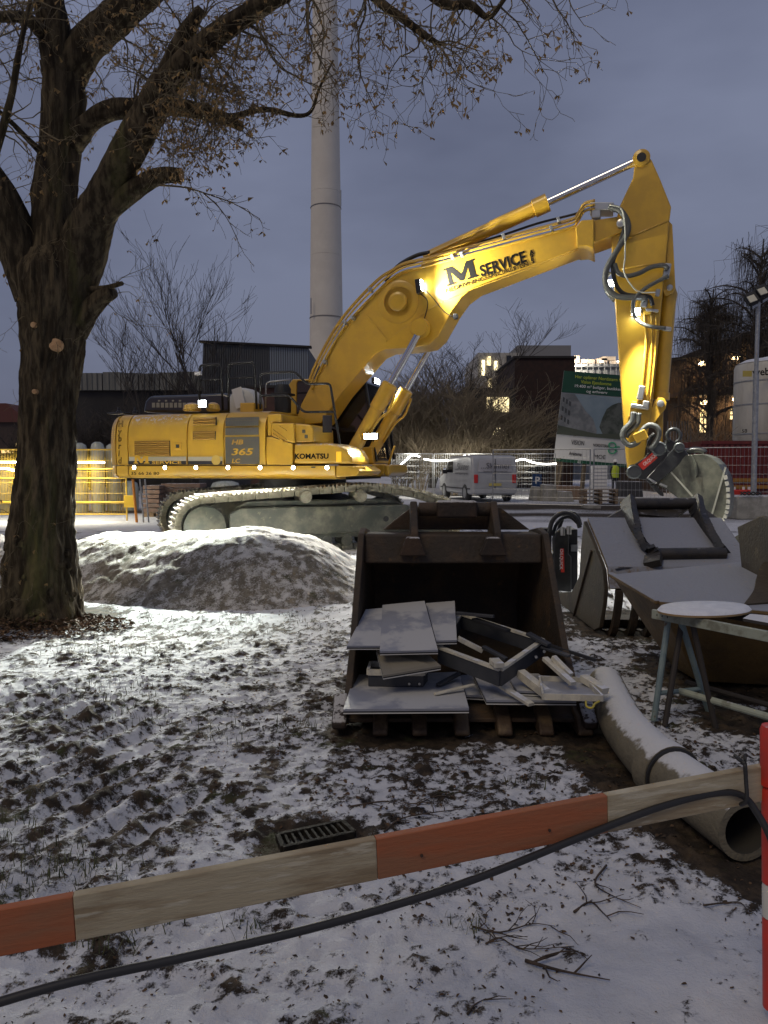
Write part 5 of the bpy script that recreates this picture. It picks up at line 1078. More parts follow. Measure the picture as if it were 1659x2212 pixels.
LIMBS = {'trunk': (L_trunk, 150, 12, .10),
  'left': ([(85, 640, 45, T), (62, 580, 46, T), (34, 510, 40, T - .1), (8, 445, 37, T - .2), (-25, 385, 34, T - .3), (-80, 300, 30, T - .5)], 22, 5, .07),
  'mid': ([(122, 600, 60, T), (118, 540, 48, T), (116, 440, 44, T + .05), (128, 320, 42, T + .1), (138, 200, 42, T + .1), (134, 140, 42, T + .1)], 26, 6, .07),
  'mid_up': ([(138, 170, 40, T + .1), (122, 90, 34, T), (108, 10, 30, T - .1), (96, -80, 27, T - .2), (80, -250, 20, T - .3)], 20, 5, .06),
  'mid_right': ([(145, 160, 40, T + .1), (190, 95, 36, T + .05), (245, 45, 34, T), (310, -10, 30, T - .1), (400, -90, 25, T - .3)], 20, 5, .06),
  'right': ([(140, 630, 58, T), (172, 560, 52, T - .05), (198, 485, 43, T - .15), (240, 400, 37, T - .3), (288, 305, 35, T - .5), (332, 225, 33, T - .65), (362, 165, 29, T - .75)], 24, 6, .07),
  'right_up': ([(352, 190, 24, T - .7), (385, 110, 20, T - .8), (410, 60, 16, T - .9), (436, 18, 9, T - .95)], 14, 4, .08),
  'right_out': ([(360, 178, 26, T - .75), (400, 138, 26, T - .85), (460, 82, 24, T - 1.0), (530, 35, 21, T - 1.2), (600, -8, 18, T - 1.4), (720, -70, 15, T - 1.7), (900, -110, 11, T - 2.0)], 18, 5, .06),
  'branch_cross': ([(160, 310, 24, T + .1), (190, 268, 22, T - .1), (235, 240, 20, T - .2), (300, 232, 18, T - .3), (370, 230, 17, T - .3), (430, 240, 15, T - .3), (485, 256, 12, T - .3), (522, 276, 8, T - .35)], 16, 5, .08),
  'branch_tip': ([(440, 242, 11, T - .3), (500, 252, 7, T - .3), (570, 236, 6, T - .3), (640, 250, 5, T - .3), (672, 240, 4, T - .3), (690, 190, 3, T - .35), (720, 130, 2, T - .4)], 8, 5, .06),
  'stub_long': ([(210, 475, 26, T - .2), (250, 440, 23, T - .3), (300, 402, 19, T - .4), (345, 380, 17, T - .45), (392, 378, 14, T - .5)], 16, 5, .06),
  'stub_low': ([(165, 715, 26, T), (190, 675, 22, T - .1), (218, 645, 18, T - .15), (243, 630, 15, T - .2)], 16, 5, .1),
  'stub_thin': ([(180, 625, 7, T - .1), (225, 622, 6, T - .2), (264, 612, 5, T - .3)], 8, 3, .05),
  'over_a': ([(760, -60, 12, T - 1.8), (815, 0, 10, T - 1.9), (870, 40, 9, T - 2.0), (920, 78, 7, T - 2.0), (952, 97, 4, T - 2.0)], 10, 5, .06),
  'over_b': ([(900, -40, 12, T - 2.0), (960, 8, 10, T - 2.0), (1015, 10, 9, T - 2.0), (1055, 38, 5, T - 2.0), (1085, 5, 4, T - 2.1), (1110, -30, 3, T - 2.1)], 10, 5, .06),
  'left_twist': ([(88, 70, 14, T - .1), (60, 40, 12, T - .4), (20, 36, 11, T - .6), (-30, 40, 10, T - .8)], 10, 4, .06),
  'left_wand': ([(-10, 330, 9, T - 1), (22, 220, 8, T - 1), (38, 130, 7, T - 1), (52, 60, 5, T - 1), (70, -20, 4, T - 1)], 8, 5, .06),
  'left_side': ([(95, 335, 8, T), (60, 300, 6, T - .3), (20, 260, 5, T - .6), (-20, 225, 4, T - .8)], 8, 4, .05)}
CURV = {}
for nm, (pts, n_, k_, am) in LIMBS.items():
    mb, C_, R_ = limb(pts, n_ if n_ > 100 or n_ < 11 else n_ * 3, k_ if n_ > 100 or n_ < 11 else k_ * 2, am); CURV[nm] = (C_, R_)
    mb.build('trunk' if nm == 'trunk' else 'branch', BARK, tree, smooth=1)
# burrs and shoots round the foot
burr = MB()
for _ in range(260):
    v = rt.choice((rt.uniform(1140, 1370), rt.uniform(1260, 1375), rt.uniform(1320, 1375))); i = min(range(len(CURV['trunk'][0])), key=lambda k: abs(CURV['trunk'][0][k].z - at_y((90, v), T).z))
    p, r = CURV['trunk'][0][i], CURV['trunk'][1][i]; a = rt.choice((rt.gauss(3.3, .5), rt.gauss(-.1, .4), rt.uniform(-3.14, 0))); q = p + Vector((math.cos(a), math.sin(a), 0)) * r * rt.uniform(.85, 1.0); s = rt.uniform(.012, .055)
    ring = [(s * .5, -s), (s, -s * .4), (s * .9, s * .3), (s * .4, s * .8)]; burr.lathe(ring, q, 5)
burr.build('burrs', BARK, tree, smooth=0)['kind'] = 'stuff'
for (u, v, r) in ((120, 745, 13), (73, 702, 6), (75, 846, 5)):
    c = at_y((u, v), T - .30); MB().lathe([(r * T / FV, .05), (r * T / FV, -.012), (r * .8 * T / FV, -.02)], c, 16, 'y').build('pruning_cut', CUT, tree, smooth=40)
c = at_y((392, 378), T - .5); MB().lathe([(.062, -.01), (.062, .01), (.05, .012)], c + Vector((.0, 0, 0)), 16, 'x').build('pruning_cut', CUT, tree, smooth=40)
# twigs: wiggly, forking, drooping; leaves at some tips
twg = MB(); lvs = MB(); cnt = [0]
def grow(p, d, L, r, lev, droop, leafy, rr_):
    n = max(3, int(L / .07)); ps = [p]; q = p
    for i in range(n):
        d = (d + Vector((rr_.gauss(0, .26), rr_.gauss(0, .26), rr_.gauss(0, .24) - droop * (.04 + .10 * i / n)))).normalized(); q = q + d * (L / n); ps.append(q)
        if lev > 0 and i > 0 and rr_.random() < (.66 if lev > 1 else .78):
            a = Vector((rr_.gauss(0, 1), rr_.gauss(0, .8), rr_.gauss(0, .8))).normalized(); nd = (d * .75 + a * .75).normalized()
            grow(q, nd, L * rr_.uniform(.35, .6), r * .6 * (1 - .5 * i / n), lev - 1, droop, leafy, rr_)
    twg.tube(ps, [max(.0018, r * (1 - .75 * i / n)) for i in range(n + 1)], 3 if r < .01 else 5, cap=False); cnt[0] += n
    if rr_.random() < leafy:
        for _ in range(rr_.randint(1, 3)):
            s = rr_.uniform(.010, .023); e = q + Vector((rr_.gauss(0, .02), rr_.gauss(0, .02), -s)); a = rr_.uniform(0, 6.28); w = Vector((math.cos(a), math.sin(a), 0)) * s * .5
            lvs.add([q, e - w, e - Vector((rr_.gauss(0, .008), 0, s * 1.2)), e + w], [(0, 1, 2), (0, 2, 3)])
def sprout(nm, i0, i1, n, L, r, lev, droop, leafy, dirs, seed):
    r2 = random.Random(seed); C_, R_ = CURV[nm]
    for _ in range(n):
        i = r2.randint(int(i0 * (len(C_) - 2)), int(i1 * (len(C_) - 2))); p = C_[i]
        d = Vector((r2.gauss(dirs[0], .5), r2.gauss(dirs[1], .5), r2.gauss(dirs[2], .45))).normalized(); grow(p + d * R_[i] * .8, d, L * r2.uniform(.6, 1.25), r, lev, droop, leafy, r2)
sprout('branch_cross', .30, .95, 13, .75, .011, 3, .25, .45, (.3, -.1, .45), 21)
sprout('branch_cross', .5, 1, 12, .45, .008, 2, .6, .6, (.3, -.1, -.5), 22)
sprout('branch_tip', .1, 1, 13, .35, .006, 2, .3, .4, (.2, 0, .3), 23)
sprout('right_out', .02, .62, 26, .74, .012, 3, .35, .7, (.35, -.1, -.65), 24)
sprout('right_out', .5, 1, 12, .9, .012, 3, .6, .45, (.3, -.1, -.5), 25)
sprout('right', .7, 1, 5, .7, .010, 3, .2, .35, (.5, -.1, .1), 26)
sprout('right_up', .2, .9, 9, .7, .010, 3, .2, .4, (.5, -.1, .2), 27)
sprout('over_a', .15, 1, 19, .5, .008, 3, .5, .5, (.2, 0, -.4), 28)
sprout('over_a', .85, 1, 5, .55, .006, 2, .3, .3, (.6, 0, -.7), 33)
sprout('over_b', .1, 1, 18, .5, .008, 3, .45, .4, (.1, 0, -.25), 29)
sprout('mid_up', .2, .8, 7, .8, .010, 3, .2, .3, (-.4, -.2, .3), 30)
sprout('left_twist', .1, 1, 9, .7, .010, 3, .1, .3, (-.1, 0, .2), 31)
sprout('left_wand', .1, 1, 15, .55, .009, 3, .1, .25, (.1, 0, .3), 32)
sprout('mid', .6, .95, 4, .6, .008, 2, .3, .3, (-.7, -.3, .1), 34)
sprout('mid_right', .1, .6, 7, .7, .010, 3, .4, .35, (.5, -.1, -.5), 35)
sprout('stub_long', .6, 1, 3, .5, .005, 2, .1, .2, (.4, 0, .6), 36)
sprout('right', .15, .55, 12, .35, .004, 1, .2, .1, (.3, -.4, .8), 37)
sprout('stub_low', .6, 1, 4, .6, .005, 2, .25, .2, (.8, -.1, .05), 38)
sprout('trunk', .05, .35, 26, .3, .005, 2, .1, .15, (-.2, -.8, .5), 39)
sprout('trunk', .6, .98, 12, .4, .004, 1, .1, .1, (.4, -.5, .4), 40)
sprout('left', .2, .8, 6, .5, .006, 2, .3, .3, (.3, -.2, -.2), 41)
for pts, r in ((((345, 400), (400, 405), (450, 420), (505, 440), (560, 472)), .010), (((440, 418), (470, 445), (495, 480), (520, 535)), .007), (((1190, -10), (1205, 20), (1225, 50), (1240, 80)), .007), (((1225, -20), (1235, 15), (1262, 55)), .006), (((1120, -10), (1140, 20), (1145, 45)), .006), (((985, 60), (975, 100), (985, 140), (1000, 172)), .006), (((950, 95), (990, 120), (1010, 150), (1020, 158)), .006), (((690, 150), (700, 60), (690, -10)), .007)):
    ps = [at_y(p, T - .5 if p[0] < 700 else T - 2) for p in pts]; cv = spline(ps, 5); twg.tube(cv, [r * (1 - .7 * i / len(cv)) for i in range(len(cv))], 5)
    r2 = random.Random(int(pts[0][0]))
    for i in range(2, len(cv), 2):
        dd_ = (cv[i] - cv[i - 1]).normalized(); a = Vector((r2.gauss(0, 1), r2.gauss(0, .6), r2.gauss(0, 1))).normalized(); grow(cv[i], (dd_ + a * .8).normalized(), r2.uniform(.15, .32), r * .5, 1, .1, .4, r2)
twg.build('crown_twigs', TWB, tree, smooth=0, fix=False)['kind'] = 'stuff'
lvs.build('crown_leaves', LFB, tree, fix=False)['kind'] = 'stuff'

# ------------------------------------------------------------------ chimney
ch = thing('chimney', 'tall pale concrete factory chimney rising behind the shed', 'chimney', (at_y((707, 690), 150).x, 150, .2))
cx_ = at_y((705, 690), 150).x
CHM = mat('chimney_concrete', (.60, .565, .50), .9, c2=(.54, .505, .445), scale=.12, amt=(.35, .7), c3=(.63, .59, .52), s3=.5, amt3=(.5, .8), bump=.3, bscale=2)
rb_, rt_ = 35.0 * 150 / FV, 25.5 * 150 / FV
zt_ = at_y((700, 0), 150).z; zb_ = at_y((700, 690), 150).z
def chr_(z): return rb_ + (rt_ - rb_) * (z - zb_) / (zt_ - zb_)
zl = [0.2] + [zb_ + i * (zt_ - zb_) / 5 for i in range(-1, 9)]
for a, b in zip(zl[:-1], zl[1:]): MB().lathe([(chr_(a), a), (chr_(b) - .0, b - .03)], (cx_, 150, 0), 48).build('chimney_section', CHM, ch, smooth=40)
for v in (450, 688): z = at_y((700, v), 150).z; MB().lathe([(chr_(z) + .03, z - .12), (chr_(z) + .12, z), (chr_(z) + .03, z + .12)], (cx_, 150, 0), 48).build('chimney_ring', mat('ring_steel', (.2, .19, .18), .6), ch, smooth=40)
for u, v in ((738, 440), (675, 668)): c = at_y((u, v), 150); MB().tube([c + Vector((0, -3, -1.5)), c + Vector((0, -3, 1.5))], .12, 6).build('chimney_rod', GALV, ch)

# ------------------------------------------------------------------ buildings behind
def px_rect(u0, v0, u1, v1, y): a = at_y((u0, v0), y); b = at_y((u1, v1), y); return min(a.x, b.x), max(a.x, b.x), min(a.z, b.z), max(a.z, b.z)
CLAD = mat('grey_cladding', (.17, .17, .155), .8, c2=(.12, .122, .115), scale=.7, stretch=(4, 4, .3))
DARKW = mat('dark_wall', (.020, .019, .020), .9, c2=(.028, .026, .026), scale=.5)
fl = thing('flat_roofed_hall', 'long dark hall with a band of grey vertical cladding behind the excavator tail', 'building', (-20, 56, .2))
x0, x1, z0, z1 = px_rect(60, 845, 436, 1010, 55); MB().bb(x0, x1, 55, 66, .2, z1).build('lower_wall', DARKW, fl)
us = [60, 105, 165, 222, 262, 300, 345, 385, 436]; tops_ = [808, 808, 806, 804, 806, 807, 805, 803]
for a, b, t in zip(us[:-1], us[1:], tops_):
    x0, x1, z0, z1 = px_rect(a + .7, t, b - .7, 843, 54.8); pn = MB().bb(x0, x1, 54.7, 56, z0, z1).build('cladding_panel', CLAD, fl)
    k = int((x1 - x0) / .33)
    for i in range(1, k): MB().bb(x0 + (x1 - x0) * i / k - .03, x0 + (x1 - x0) * i / k + .03, 54.63, 54.7, z0, z1).build('cladding_rib', CLAD, pn)
sh_ = thing('corrugated_shed', 'tall corrugated metal shed with sloping roof edge left of the chimney', 'building', (-11, 50, .2))
ps = [at_y(p, 48) for p in ((439, 740), (666, 752), (668, 1000), (428, 1000))]; ps[2].z = ps[3].z = .2
MB().prism([(p.x, p.z) for p in ps], 48, 60).build('shed_wall', mat('shed_metal', (.07, .075, .085), .6, c2=(.055, .06, .066), scale=.8), sh_)
x0 = ps[3].x; x1 = ps[1].x; nrib = 46
for i in range(nrib):
    t = (i + .5) / nrib; x = ps[0].x + (ps[1].x - ps[0].x) * t; zt2 = ps[0].z + (ps[1].z - ps[0].z) * t
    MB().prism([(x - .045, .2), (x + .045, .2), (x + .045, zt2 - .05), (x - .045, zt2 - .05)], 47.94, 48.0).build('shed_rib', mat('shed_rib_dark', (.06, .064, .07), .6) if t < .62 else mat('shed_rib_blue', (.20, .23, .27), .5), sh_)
MB().bar(ps[0] + Vector((-.2, 0, .05)), ps[1] + Vector((.2, 0, .05)), .5, .12).build('roof_edge', DARKW, sh_)
rs = thing('red_site_hut', 'low rust red site hut behind the handrails', 'building', (-7.5, 38, .2)); x0, x1, z0, z1 = px_rect(540, 838, 640, 960, 38)
MB().bb(x0, x1, 38, 42, .2, z1).build('hut_wall', mat('hut_red', (.075, .032, .022), .8, c2=(.05, .024, .018), scale=2), rs); MB().bb(x0 - .2, x1 + .2, 37.8, 42.2, z1, z1 + .12).build('hut_roof', DARKW, rs)
x0, x1, z0, z1 = px_rect(603, 843, 632, 862, 37.95); MB().bb(x0, x1, 37.93, 37.99, z0, z1).build('hut_window', mat('hut_pane', (.16, .12, .12), .4), rs)
fb_ = thing('brick_house', 'small dark house with reddish roof left of the big tree', 'house', (-38, 78, .2)); x0, x1, z0, z1 = px_rect(-90, 912, 62, 1000, 78)
MB().bb(x0, x1, 78, 88, .2, z1).build('wall', mat('house_wall', (.05, .035, .03), .9), fb_); MB().prism([(x0 - .4, z1), (x1 + .4, z1), (x1 - 2, z1 + 1.9), (x0 + 1, z1 + 1.9)], 77.7, 88.3).build('roof', mat('house_roof', (.10, .035, .03), .9), fb_)
for u in (9, 22, 40): c = at_y((u, 975 if u < 30 else 960), 77.9); w = MB().box(c, (.5, .1, .35)).build('window', mat('window_lit', (.3, .2, .1), .5, emit=(1, .7, .3), estr=1.4), fb_)
BRK = mat('dark_brick', (.040, .020, .016), .9, c2=(.028, .016, .014), scale=3, bump=.3)
db = thing('brick_block', 'windowless dark brown brick block left of the billboard', 'building', (10.5, 52, .2)); x0, x1, z0, z1 = px_rect(1112, 774, 1238, 1000, 52)
MB().bb(x0, x1, 52, 60, .2, z1).build('wall', BRK, db); MB().bb(x0 - .1, x1 + .1, 51.9, 60.1, z1, z1 + .15).build('parapet', DARKW, db)
ab = thing('apartment_block', 'pale new apartment block with lit windows behind the bare trees', 'building', (12, 80, .2))
PALE = mat('pale_facade', (.42, .40, .36), .8, c2=(.34, .33, .30), scale=.6); LITW = mat('lit_window', (.6, .5, .3), .5, emit=(1, .80, .42), estr=1.8); LITW2 = mat('bright_window', (.7, .6, .4), .5, emit=(1, .86, .5), estr=3.2)
x0, x1, z0, z1 = px_rect(1032, 762, 1118, 1000, 80); MB().bb(x0, x1, 80, 92, .2, z1).build('wall', PALE, ab)
x0, x1, z0, z1 = px_rect(1118, 746, 1230, 1000, 82); MB().bb(x0, x1, 82, 95, .2, z1).build('upper_wall', mat('grey_facade', (.20, .20, .20), .8), ab)
for (u0, v0, u1, v1, m) in ((1041, 778, 1047, 812, LITW2), (1068, 780, 1074, 800, LITW2), (1056, 818, 1062, 840, LITW), (1094, 768, 1104, 792, GLS), (1078, 800, 1090, 830, LITW), (1052, 770, 1060, 790, LITW), (1100, 800, 1112, 822, LITW), (1044, 850, 1100, 870, LITW), (1050, 858, 1099, 890, LITW), (1047, 924, 1066, 952, LITW2), (1068, 924, 1096, 936, LITW2), (1068, 938, 1096, 953, LITW2), (1022, 925, 1032, 953, LITW), (1082, 806, 1086, 816, LITW2)):
    y_ = 79.9 if v1 < 845 else 44; x0, x1, z0, z1 = px_rect(u0, v0, u1, v1, y_)
    if v1 < 845: w = MB().bb(x0, x1, y_ - .05, y_ + .05, z0, z1).build('window', m, ab); MB().bb(x0 - .1, x1 + .1, y_ - .15, y_ + .04, z0 - .12, z0).build('sill', GALV, w)
lowb = thing('low_office', 'low building with bright yellow windows behind the bushes', 'building', (6, 45, .2)); x0, x1, z0, z1 = px_rect(1000, 838, 1112, 1000, 44.2); MB().bb(x0, x1, 44.2, 49, .2, z1).build('wall', DARKW, lowb)
for (u0, v0, u1, v1, m) in ((1052, 858, 1099, 890, LITW), (1047, 924, 1066, 952, LITW2), (1068, 924, 1096, 936, LITW2), (1068, 938, 1096, 953, LITW2), (1022, 925, 1032, 953, LITW)):
    x0, x1, z0, z1 = px_rect(u0, v0, u1, v1, 44.1); w = MB().bb(x0, x1, 44.05, 44.15, z0, z1).build('window', m, lowb); MB().bb((x0 + x1) / 2 - .03, (x0 + x1) / 2 + .03, 44.0, 44.05, z0, z1).build('mullion', DARKW, w)
cs = thing('unfinished_block', 'block under construction with brightly lit snowy roof deck behind billboard', 'building', (22, 90, .2)); x0, x1, z0, z1 = px_rect(1236, 786, 1345, 1000, 90); MB().bb(x0, x1, 90, 104, .2, z1).build('wall', mat('wrapped_facade', (.26, .27, .28), .7, c2=(.20, .21, .22), scale=.8), cs)
for i in range(9): xx = x0 + (x1 - x0) * (i + .5) / 9; MB().tube([(xx, 89.7, .2), (xx, 89.7, z1 + .3)], .06, 6).build('scaffold_pole', GALV, cs)
for i in range(4): zz_ = z1 - .4 - i * 1.3; MB().bb(x0, x1, 89.6, 89.9, zz_, zz_ + .12).build('scaffold_deck', GALV, cs)
for (u0, v0, u1, v1) in ((1200, 768, 1228, 780), (1240, 768, 1252, 784), (1256, 776, 1285, 785), (1290, 774, 1312, 785), (1300, 770, 1330, 778), (1222, 780, 1240, 787), (1318, 779, 1345, 786)):
    a0, a1, b0, b1 = px_rect(u0, v0, u1, v1, 91); MB().bb(a0, a1, 91, 92, b0, b1).build('roof_pack', mat('roof_pack_pale', (.55, .45, .36), .7), cs)
for u in (1232, 1262, 1298, 1336): c = at_y((u, 781), 90.6); l = MB().box(c, (.5, .1, .12)).build('roof_lamp', mat('roof_lamp_lens', (1, 1, 1), .4, emit=(1, .9, .72), estr=14), cs); 
lamp_light('roof_lamp_light', None, at_y((1255, 765), 88), (.2, 1, -.3), 1500, 150, (1, .88, .7), .3)
# right brick house with gallery
rh = thing('gallery_house', 'dark brick house with lit gallery lamps and doors behind red container', 'house', (21, 42, .2))
yr_ = 42
pr_ = [at_y(Y4(*p), yr_) for p in ((40, 1040), (420, 1000), (560, 985), (575, 850), (900, 790), (1200, 760))]
poly = [(p.x, p.z) for p in pr_] + [(pr_[-1].x, .2), (pr_[0].x, .2)]
MB().prism(poly, yr_, yr_ + 9).build('wall', mat('gallery_brick', (.060, .036, .022), .9, c2=(.042, .026, .018), scale=4, bump=.4, bscale=12), rh)
for a, b in zip(pr_[:-1], pr_[1:]): MB().bar(a, b, .4, .1).build('roof_edge', DARKW, rh)
x0, z0 = at_y(Y4(120, 1300), yr_ - 1.5).x, at_y(Y4(120, 1300), yr_ - 1.5).z; x1 = at_y(Y4(640, 1290), yr_ - 1.5).x
gold = mat('gallery_wood', (.16, .09, .04), .7)
MB().bb(x0, x1, yr_ - 1.6, yr_, z0 - .1, z0 + .08).build('gallery_floor', gold, rh)
for u in (120, 345, 560): x = at_y(Y4(u, 1300), yr_ - 1.55).x; MB().bb(x - .07, x + .07, yr_ - 1.6, yr_ - 1.48, .2, z0 - .1).build('gallery_post', gold, rh)
MB().bb(x0, x1, yr_ - 1.56, yr_ - 1.52, z0 + 1.0, z0 + 1.06).build('railing_top', DARKW, rh)
for i in range(24): x = x0 + (x1 - x0) * (i + .5) / 24; MB().bb(x - .02, x + .02, yr_ - 1.55, yr_ - 1.53, z0 + .08, z0 + 1.0).build('railing_bar', DARKW, rh)
for i in range(9):
    x = at_y(Y4(30 + i * 22, 1560), yr_ - 2).x; zz_ = at_y(Y4(30, 1515), yr_ - 2).z; MB().bb(x - .02, x + .02, yr_ - 2.02, yr_ - 1.98, .2, zz_).build('yard_rail', GALV, rh)
for (u0, v0, u1, v1, nm) in ((280, 1425, 328, 1600, 'door'), (510, 1400, 565, 1500, 'window')):
    a = at_y(Y4(u0, v0), yr_ - .03); b = at_y(Y4(u1, v1), yr_ - .03); w = MB().bb(a.x, b.x, yr_ - .06, yr_ - .005, b.z, a.z).build(nm, mat('warm_pane', (.5, .4, .2), .5, emit=(1, .78, .38), estr=3.0), rh)
    for t in (.33, .66): zz_ = b.z + (a.z - b.z) * t; MB().bb(a.x, b.x, yr_ - .09, yr_ - .06, zz_ - .04, zz_ + .04).build('mullion', DARKW, w)
    MB().bb((a.x + b.x) / 2 - .03, (a.x + b.x) / 2 + .03, yr_ - .095, yr_ - .065, b.z, a.z).build('mullion', DARKW, w)
WRM = mat('warm_lamp', (1, .8, .5), .4, emit=(1, .74, .38), estr=40)
for u, v, wt in ((295, 1075, 260), (310, 1375, 260), (553, 1030, 30), (555, 1350, 160)):
    c = at_y(Y4(u, v), yr_ - .25); MB().lathe([(.06, -.10), (.2, -.05), (.2, .06), (.08, .14)], c, 12).build('wall_lamp', WRM, rh, smooth=40); lamp_light('wall_lamp_light', None, c + Vector((0, -.25, 0)), (0, .5, -1), wt, 170, (1, .68, .34), .1)
# ------------------------------------------------------------------ red container, silo, light mast, block
rc = thing('red_container', 'red ribbed container with yellow stripes behind the excavator bucket', 'container', (14, 27, .2))
yk = 26; a = at_y(Y4(285, 1668), yk); b = at_y(Y4(285, 2065), yk); xr_ = a.x + 9; CRD = mat('container_red', (.16, .018, .015), .55, c2=(.12, .016, .014), scale=1.5, snow=.3)
MB().bb(a.x, xr_, yk, yk + 2.4, b.z - .1, a.z).build('container_body', CRD, rc)
for i in range(46): x = a.x + .1 + i * .19; MB().bb(x - .05, x + .05, yk - .04, yk, b.z + .62, a.z - .12).build('container_rib', CRD, rc)
MB().bb(a.x, xr_, yk - .06, yk, a.z - .10, a.z + .01).build('top_rail', CRD, rc)
for v in (1967, 2020): z = at_y(Y4(600, v), yk).z; MB().bb(at_y(Y4(525, v), yk).x, xr_, yk - .055, yk - .045, z - .06, z + .06).build('yellow_stripe', mat('stripe_yellow', (.35, .17, .03), .6), rc)
si = thing('mortar_silo', 'white steel mortar silo with dirty streaks standing behind the container', 'silo', (at_y((1660, 900), 30).x, 30, .2))
SIL = mat('silo_white', (.52, .51, .46), .5, c2=(.42, .40, .35), scale=1.2, stretch=(1, 1, .3), c3=(.22, .19, .15), s3=2.2, amt3=(.62, .76))
sx0 = at_y((1590, 900), 30).x + 1.35; zt3 = at_y((1660, 795), 30).z; zb3 = at_y((1660, 948), 30).z
MB().lathe([(1.15, zb3 - .35), (1.35, zb3), (1.35, zt3), (1.30, zt3 + .12), (.7, zt3 + .34), (.1, zt3 + .38)], (sx0, 30, 0), 40).build('tank', SIL, si, smooth=35)
for v in (818, 870, 935): z = at_y((1600, v), 28.7).z; MB().lathe([(1.355, z - .025), (1.372, z - .02), (1.372, z + .02), (1.355, z + .025)], (sx0, 30, 0), 40).build('tank_band', GALV, si, smooth=35)
MB().lathe([(.3, zt3 + .34), (1.0, zt3 + .30), (1.30, zt3 + .14), (1.2, zt3 + .20), (.3, zt3 + .42)], (sx0, 30, 0), 40).build('snow_cap', SNOW, si, smooth=1)
for dx in (-.9, .9):
    for dy in (-.9, .9): MB().bb(sx0 + dx - .07, sx0 + dx + .07, 30 + dy - .07, 30 + dy + .07, .2, zb3).build('silo_leg', GALV, si)
p = at_y(Y4(690, 1145), 28.62); text('lettering', 'weber', .38, INK, si, XF[si].inverted() @ Matrix.Translation((p.x - .05, 28.60, p.z - .1)) @ Matrix.Rotation(R(90), 4, 'X') @ Matrix.Rotation(R(3), 4, 'Z'), bold=.02)
MB().box(at_y(Y4(640, 1150), 28.68), (.34, .02, .22)).build('maker_mark', mat('mark_yellow', (.45, .36, .08), .5), si)
p = at_y(Y4(565, 1605), 29.0); text('lettering', '58', .2, INK, si, XF[si].inverted() @ Matrix.Translation((p.x + .1, 28.9, p.z)) @ Matrix.Rotation(R(90), 4, 'X') @ Matrix.Rotation(R(-25), 4, 'Y'), bold=.01)
lmst = thing('light_mast', 'galvanised light mast with two unlit floodlights beside the container', 'light mast', (at_y((1627, 1066), 21).x, 21, .2))
pa = at_y(Y4(690, 2050), 21); pb = at_y(Y4(708, 1150), 21); pt = at_y(Y4(725, 600), 21)
MB().tube([Vector((pa.x, 21, .2)), pb], .075, 14).build('mast_lower', GALV, lmst, smooth=35); MB().tube([pb, pt], .055, 14).build('mast_upper', GALV, lmst, smooth=35)
MB().bar(at_y(Y4(655, 660), 21), at_y(Y4(800, 572), 21), .12, .05).build('cross_arm', GALV, lmst)
for (u, v) in ((672, 575), (752, 518)):
    c = at_y(Y4(u, v), 20.9); m3 = Matrix.Rotation(R(-20), 3, 'Y') @ Matrix.Rotation(R(-28), 3, 'X'); h = MB().box(c, (.30, .20, .32), m3).build('floodlight', BLKM, lmst, bevel=.03)
    MB().box(c + Vector((-.04, -.115, -.02)), (.20, .03, .20), m3).build('lens', mat('flood_glass', (.55, .53, .42), .25), h); MB().bar(c, c + Vector((.03, .05, -.3)), .05, .05).build('bracket', BLKM, h)
one('concrete_footing', MB().bb(at_y((1586, 1080), 20.6).x, at_y((1586, 1080), 20.6).x + 1.7, 20.4, 21.6, .2, at_y((1600, 1072), 20.5).z), CONC, 'pale concrete footing block under the light mast', 'block', bevel=.03)
rx = MB()
for k in range(4): rx.tube(spline([at_y((1600 + 9 * j, 1066 + (3 if (j + k) % 2 else -3)), 20.35 + .1 * k) for j in range(6)], 4), .02, 6)
one('cable_coil', rx, RUB, 'tangled black cable lying on the concrete footing', 'cable', smooth=1)
for k, u in enumerate((1586, 1606, 1618)):
    c = at_y((u, 1062), 22.4); j = thing('fuel_can', ('small red can standing farthest from the light mast', 'small red can between two others by the light mast', 'small red can touching the light mast')[k], 'can', (c.x, 22.4, .2), 0, 'red cans by the container')
    MB().bb(c.x - .14, c.x + .14, 22.3, 22.5, .2, .2 + .75).build('can_body', RED, j, bevel=.04); MB().tube([(c.x, 22.4, .95), (c.x, 22.4, 1.03)], .04, 8).build('cap', WHT, j)
# ------------------------------------------------------------------ billboard
bb = thing('billboard', 'large leaning site billboard with green header and building picture', 'billboard', (at_y((1270, 1080), 38).x, 38, .2))
cor = {k: at_y(Z8(*p), 38) for k, p in (('tl', (778, 185)), ('tr', (1030, 205)), ('br', (1015, 600)), ('bl', (732, 575)))}
def bbq(s, t):  # s right 0..1, t down 0..1
    return cor['tl'].lerp(cor['tr'], s).lerp(cor['bl'].lerp(cor['br'], s), t)
def bpatch(name, s0, t0, s1, t1, m, off=0.0, par=None):
    q = [bbq(s0, t0), bbq(s1, t0), bbq(s1, t1), bbq(s0, t1)]; vs = [p + Vector((0, -off, 0)) for p in q] + [p + Vector((0, -off + .03, 0)) for p in q]
    return MB().add(vs, [(0, 1, 2, 3), (7, 6, 5, 4)] + [(i, 4 + i, 4 + (i + 1) % 4, (i + 1) % 4) for i in range(4)]).build(name, m, par or bb)
bpatch('board', 0, 0, 1.15, 1, mat('board_white', (.50, .50, .50), .6), 0)
bpatch('header', 0, 0, 1.15, .235, mat('header_green', (.006, .055, .028), .5), .03)
pic = bpatch('picture', 0, .245, 1.15, .70, mat('picture_sky', (.16, .22, .27), .6, c2=(.22, .28, .32), scale=.4), .03)
for (s0, t0, s1, t1, m) in ((.0, .25, .02, .62, (.3, .3, .3)),):
    pass
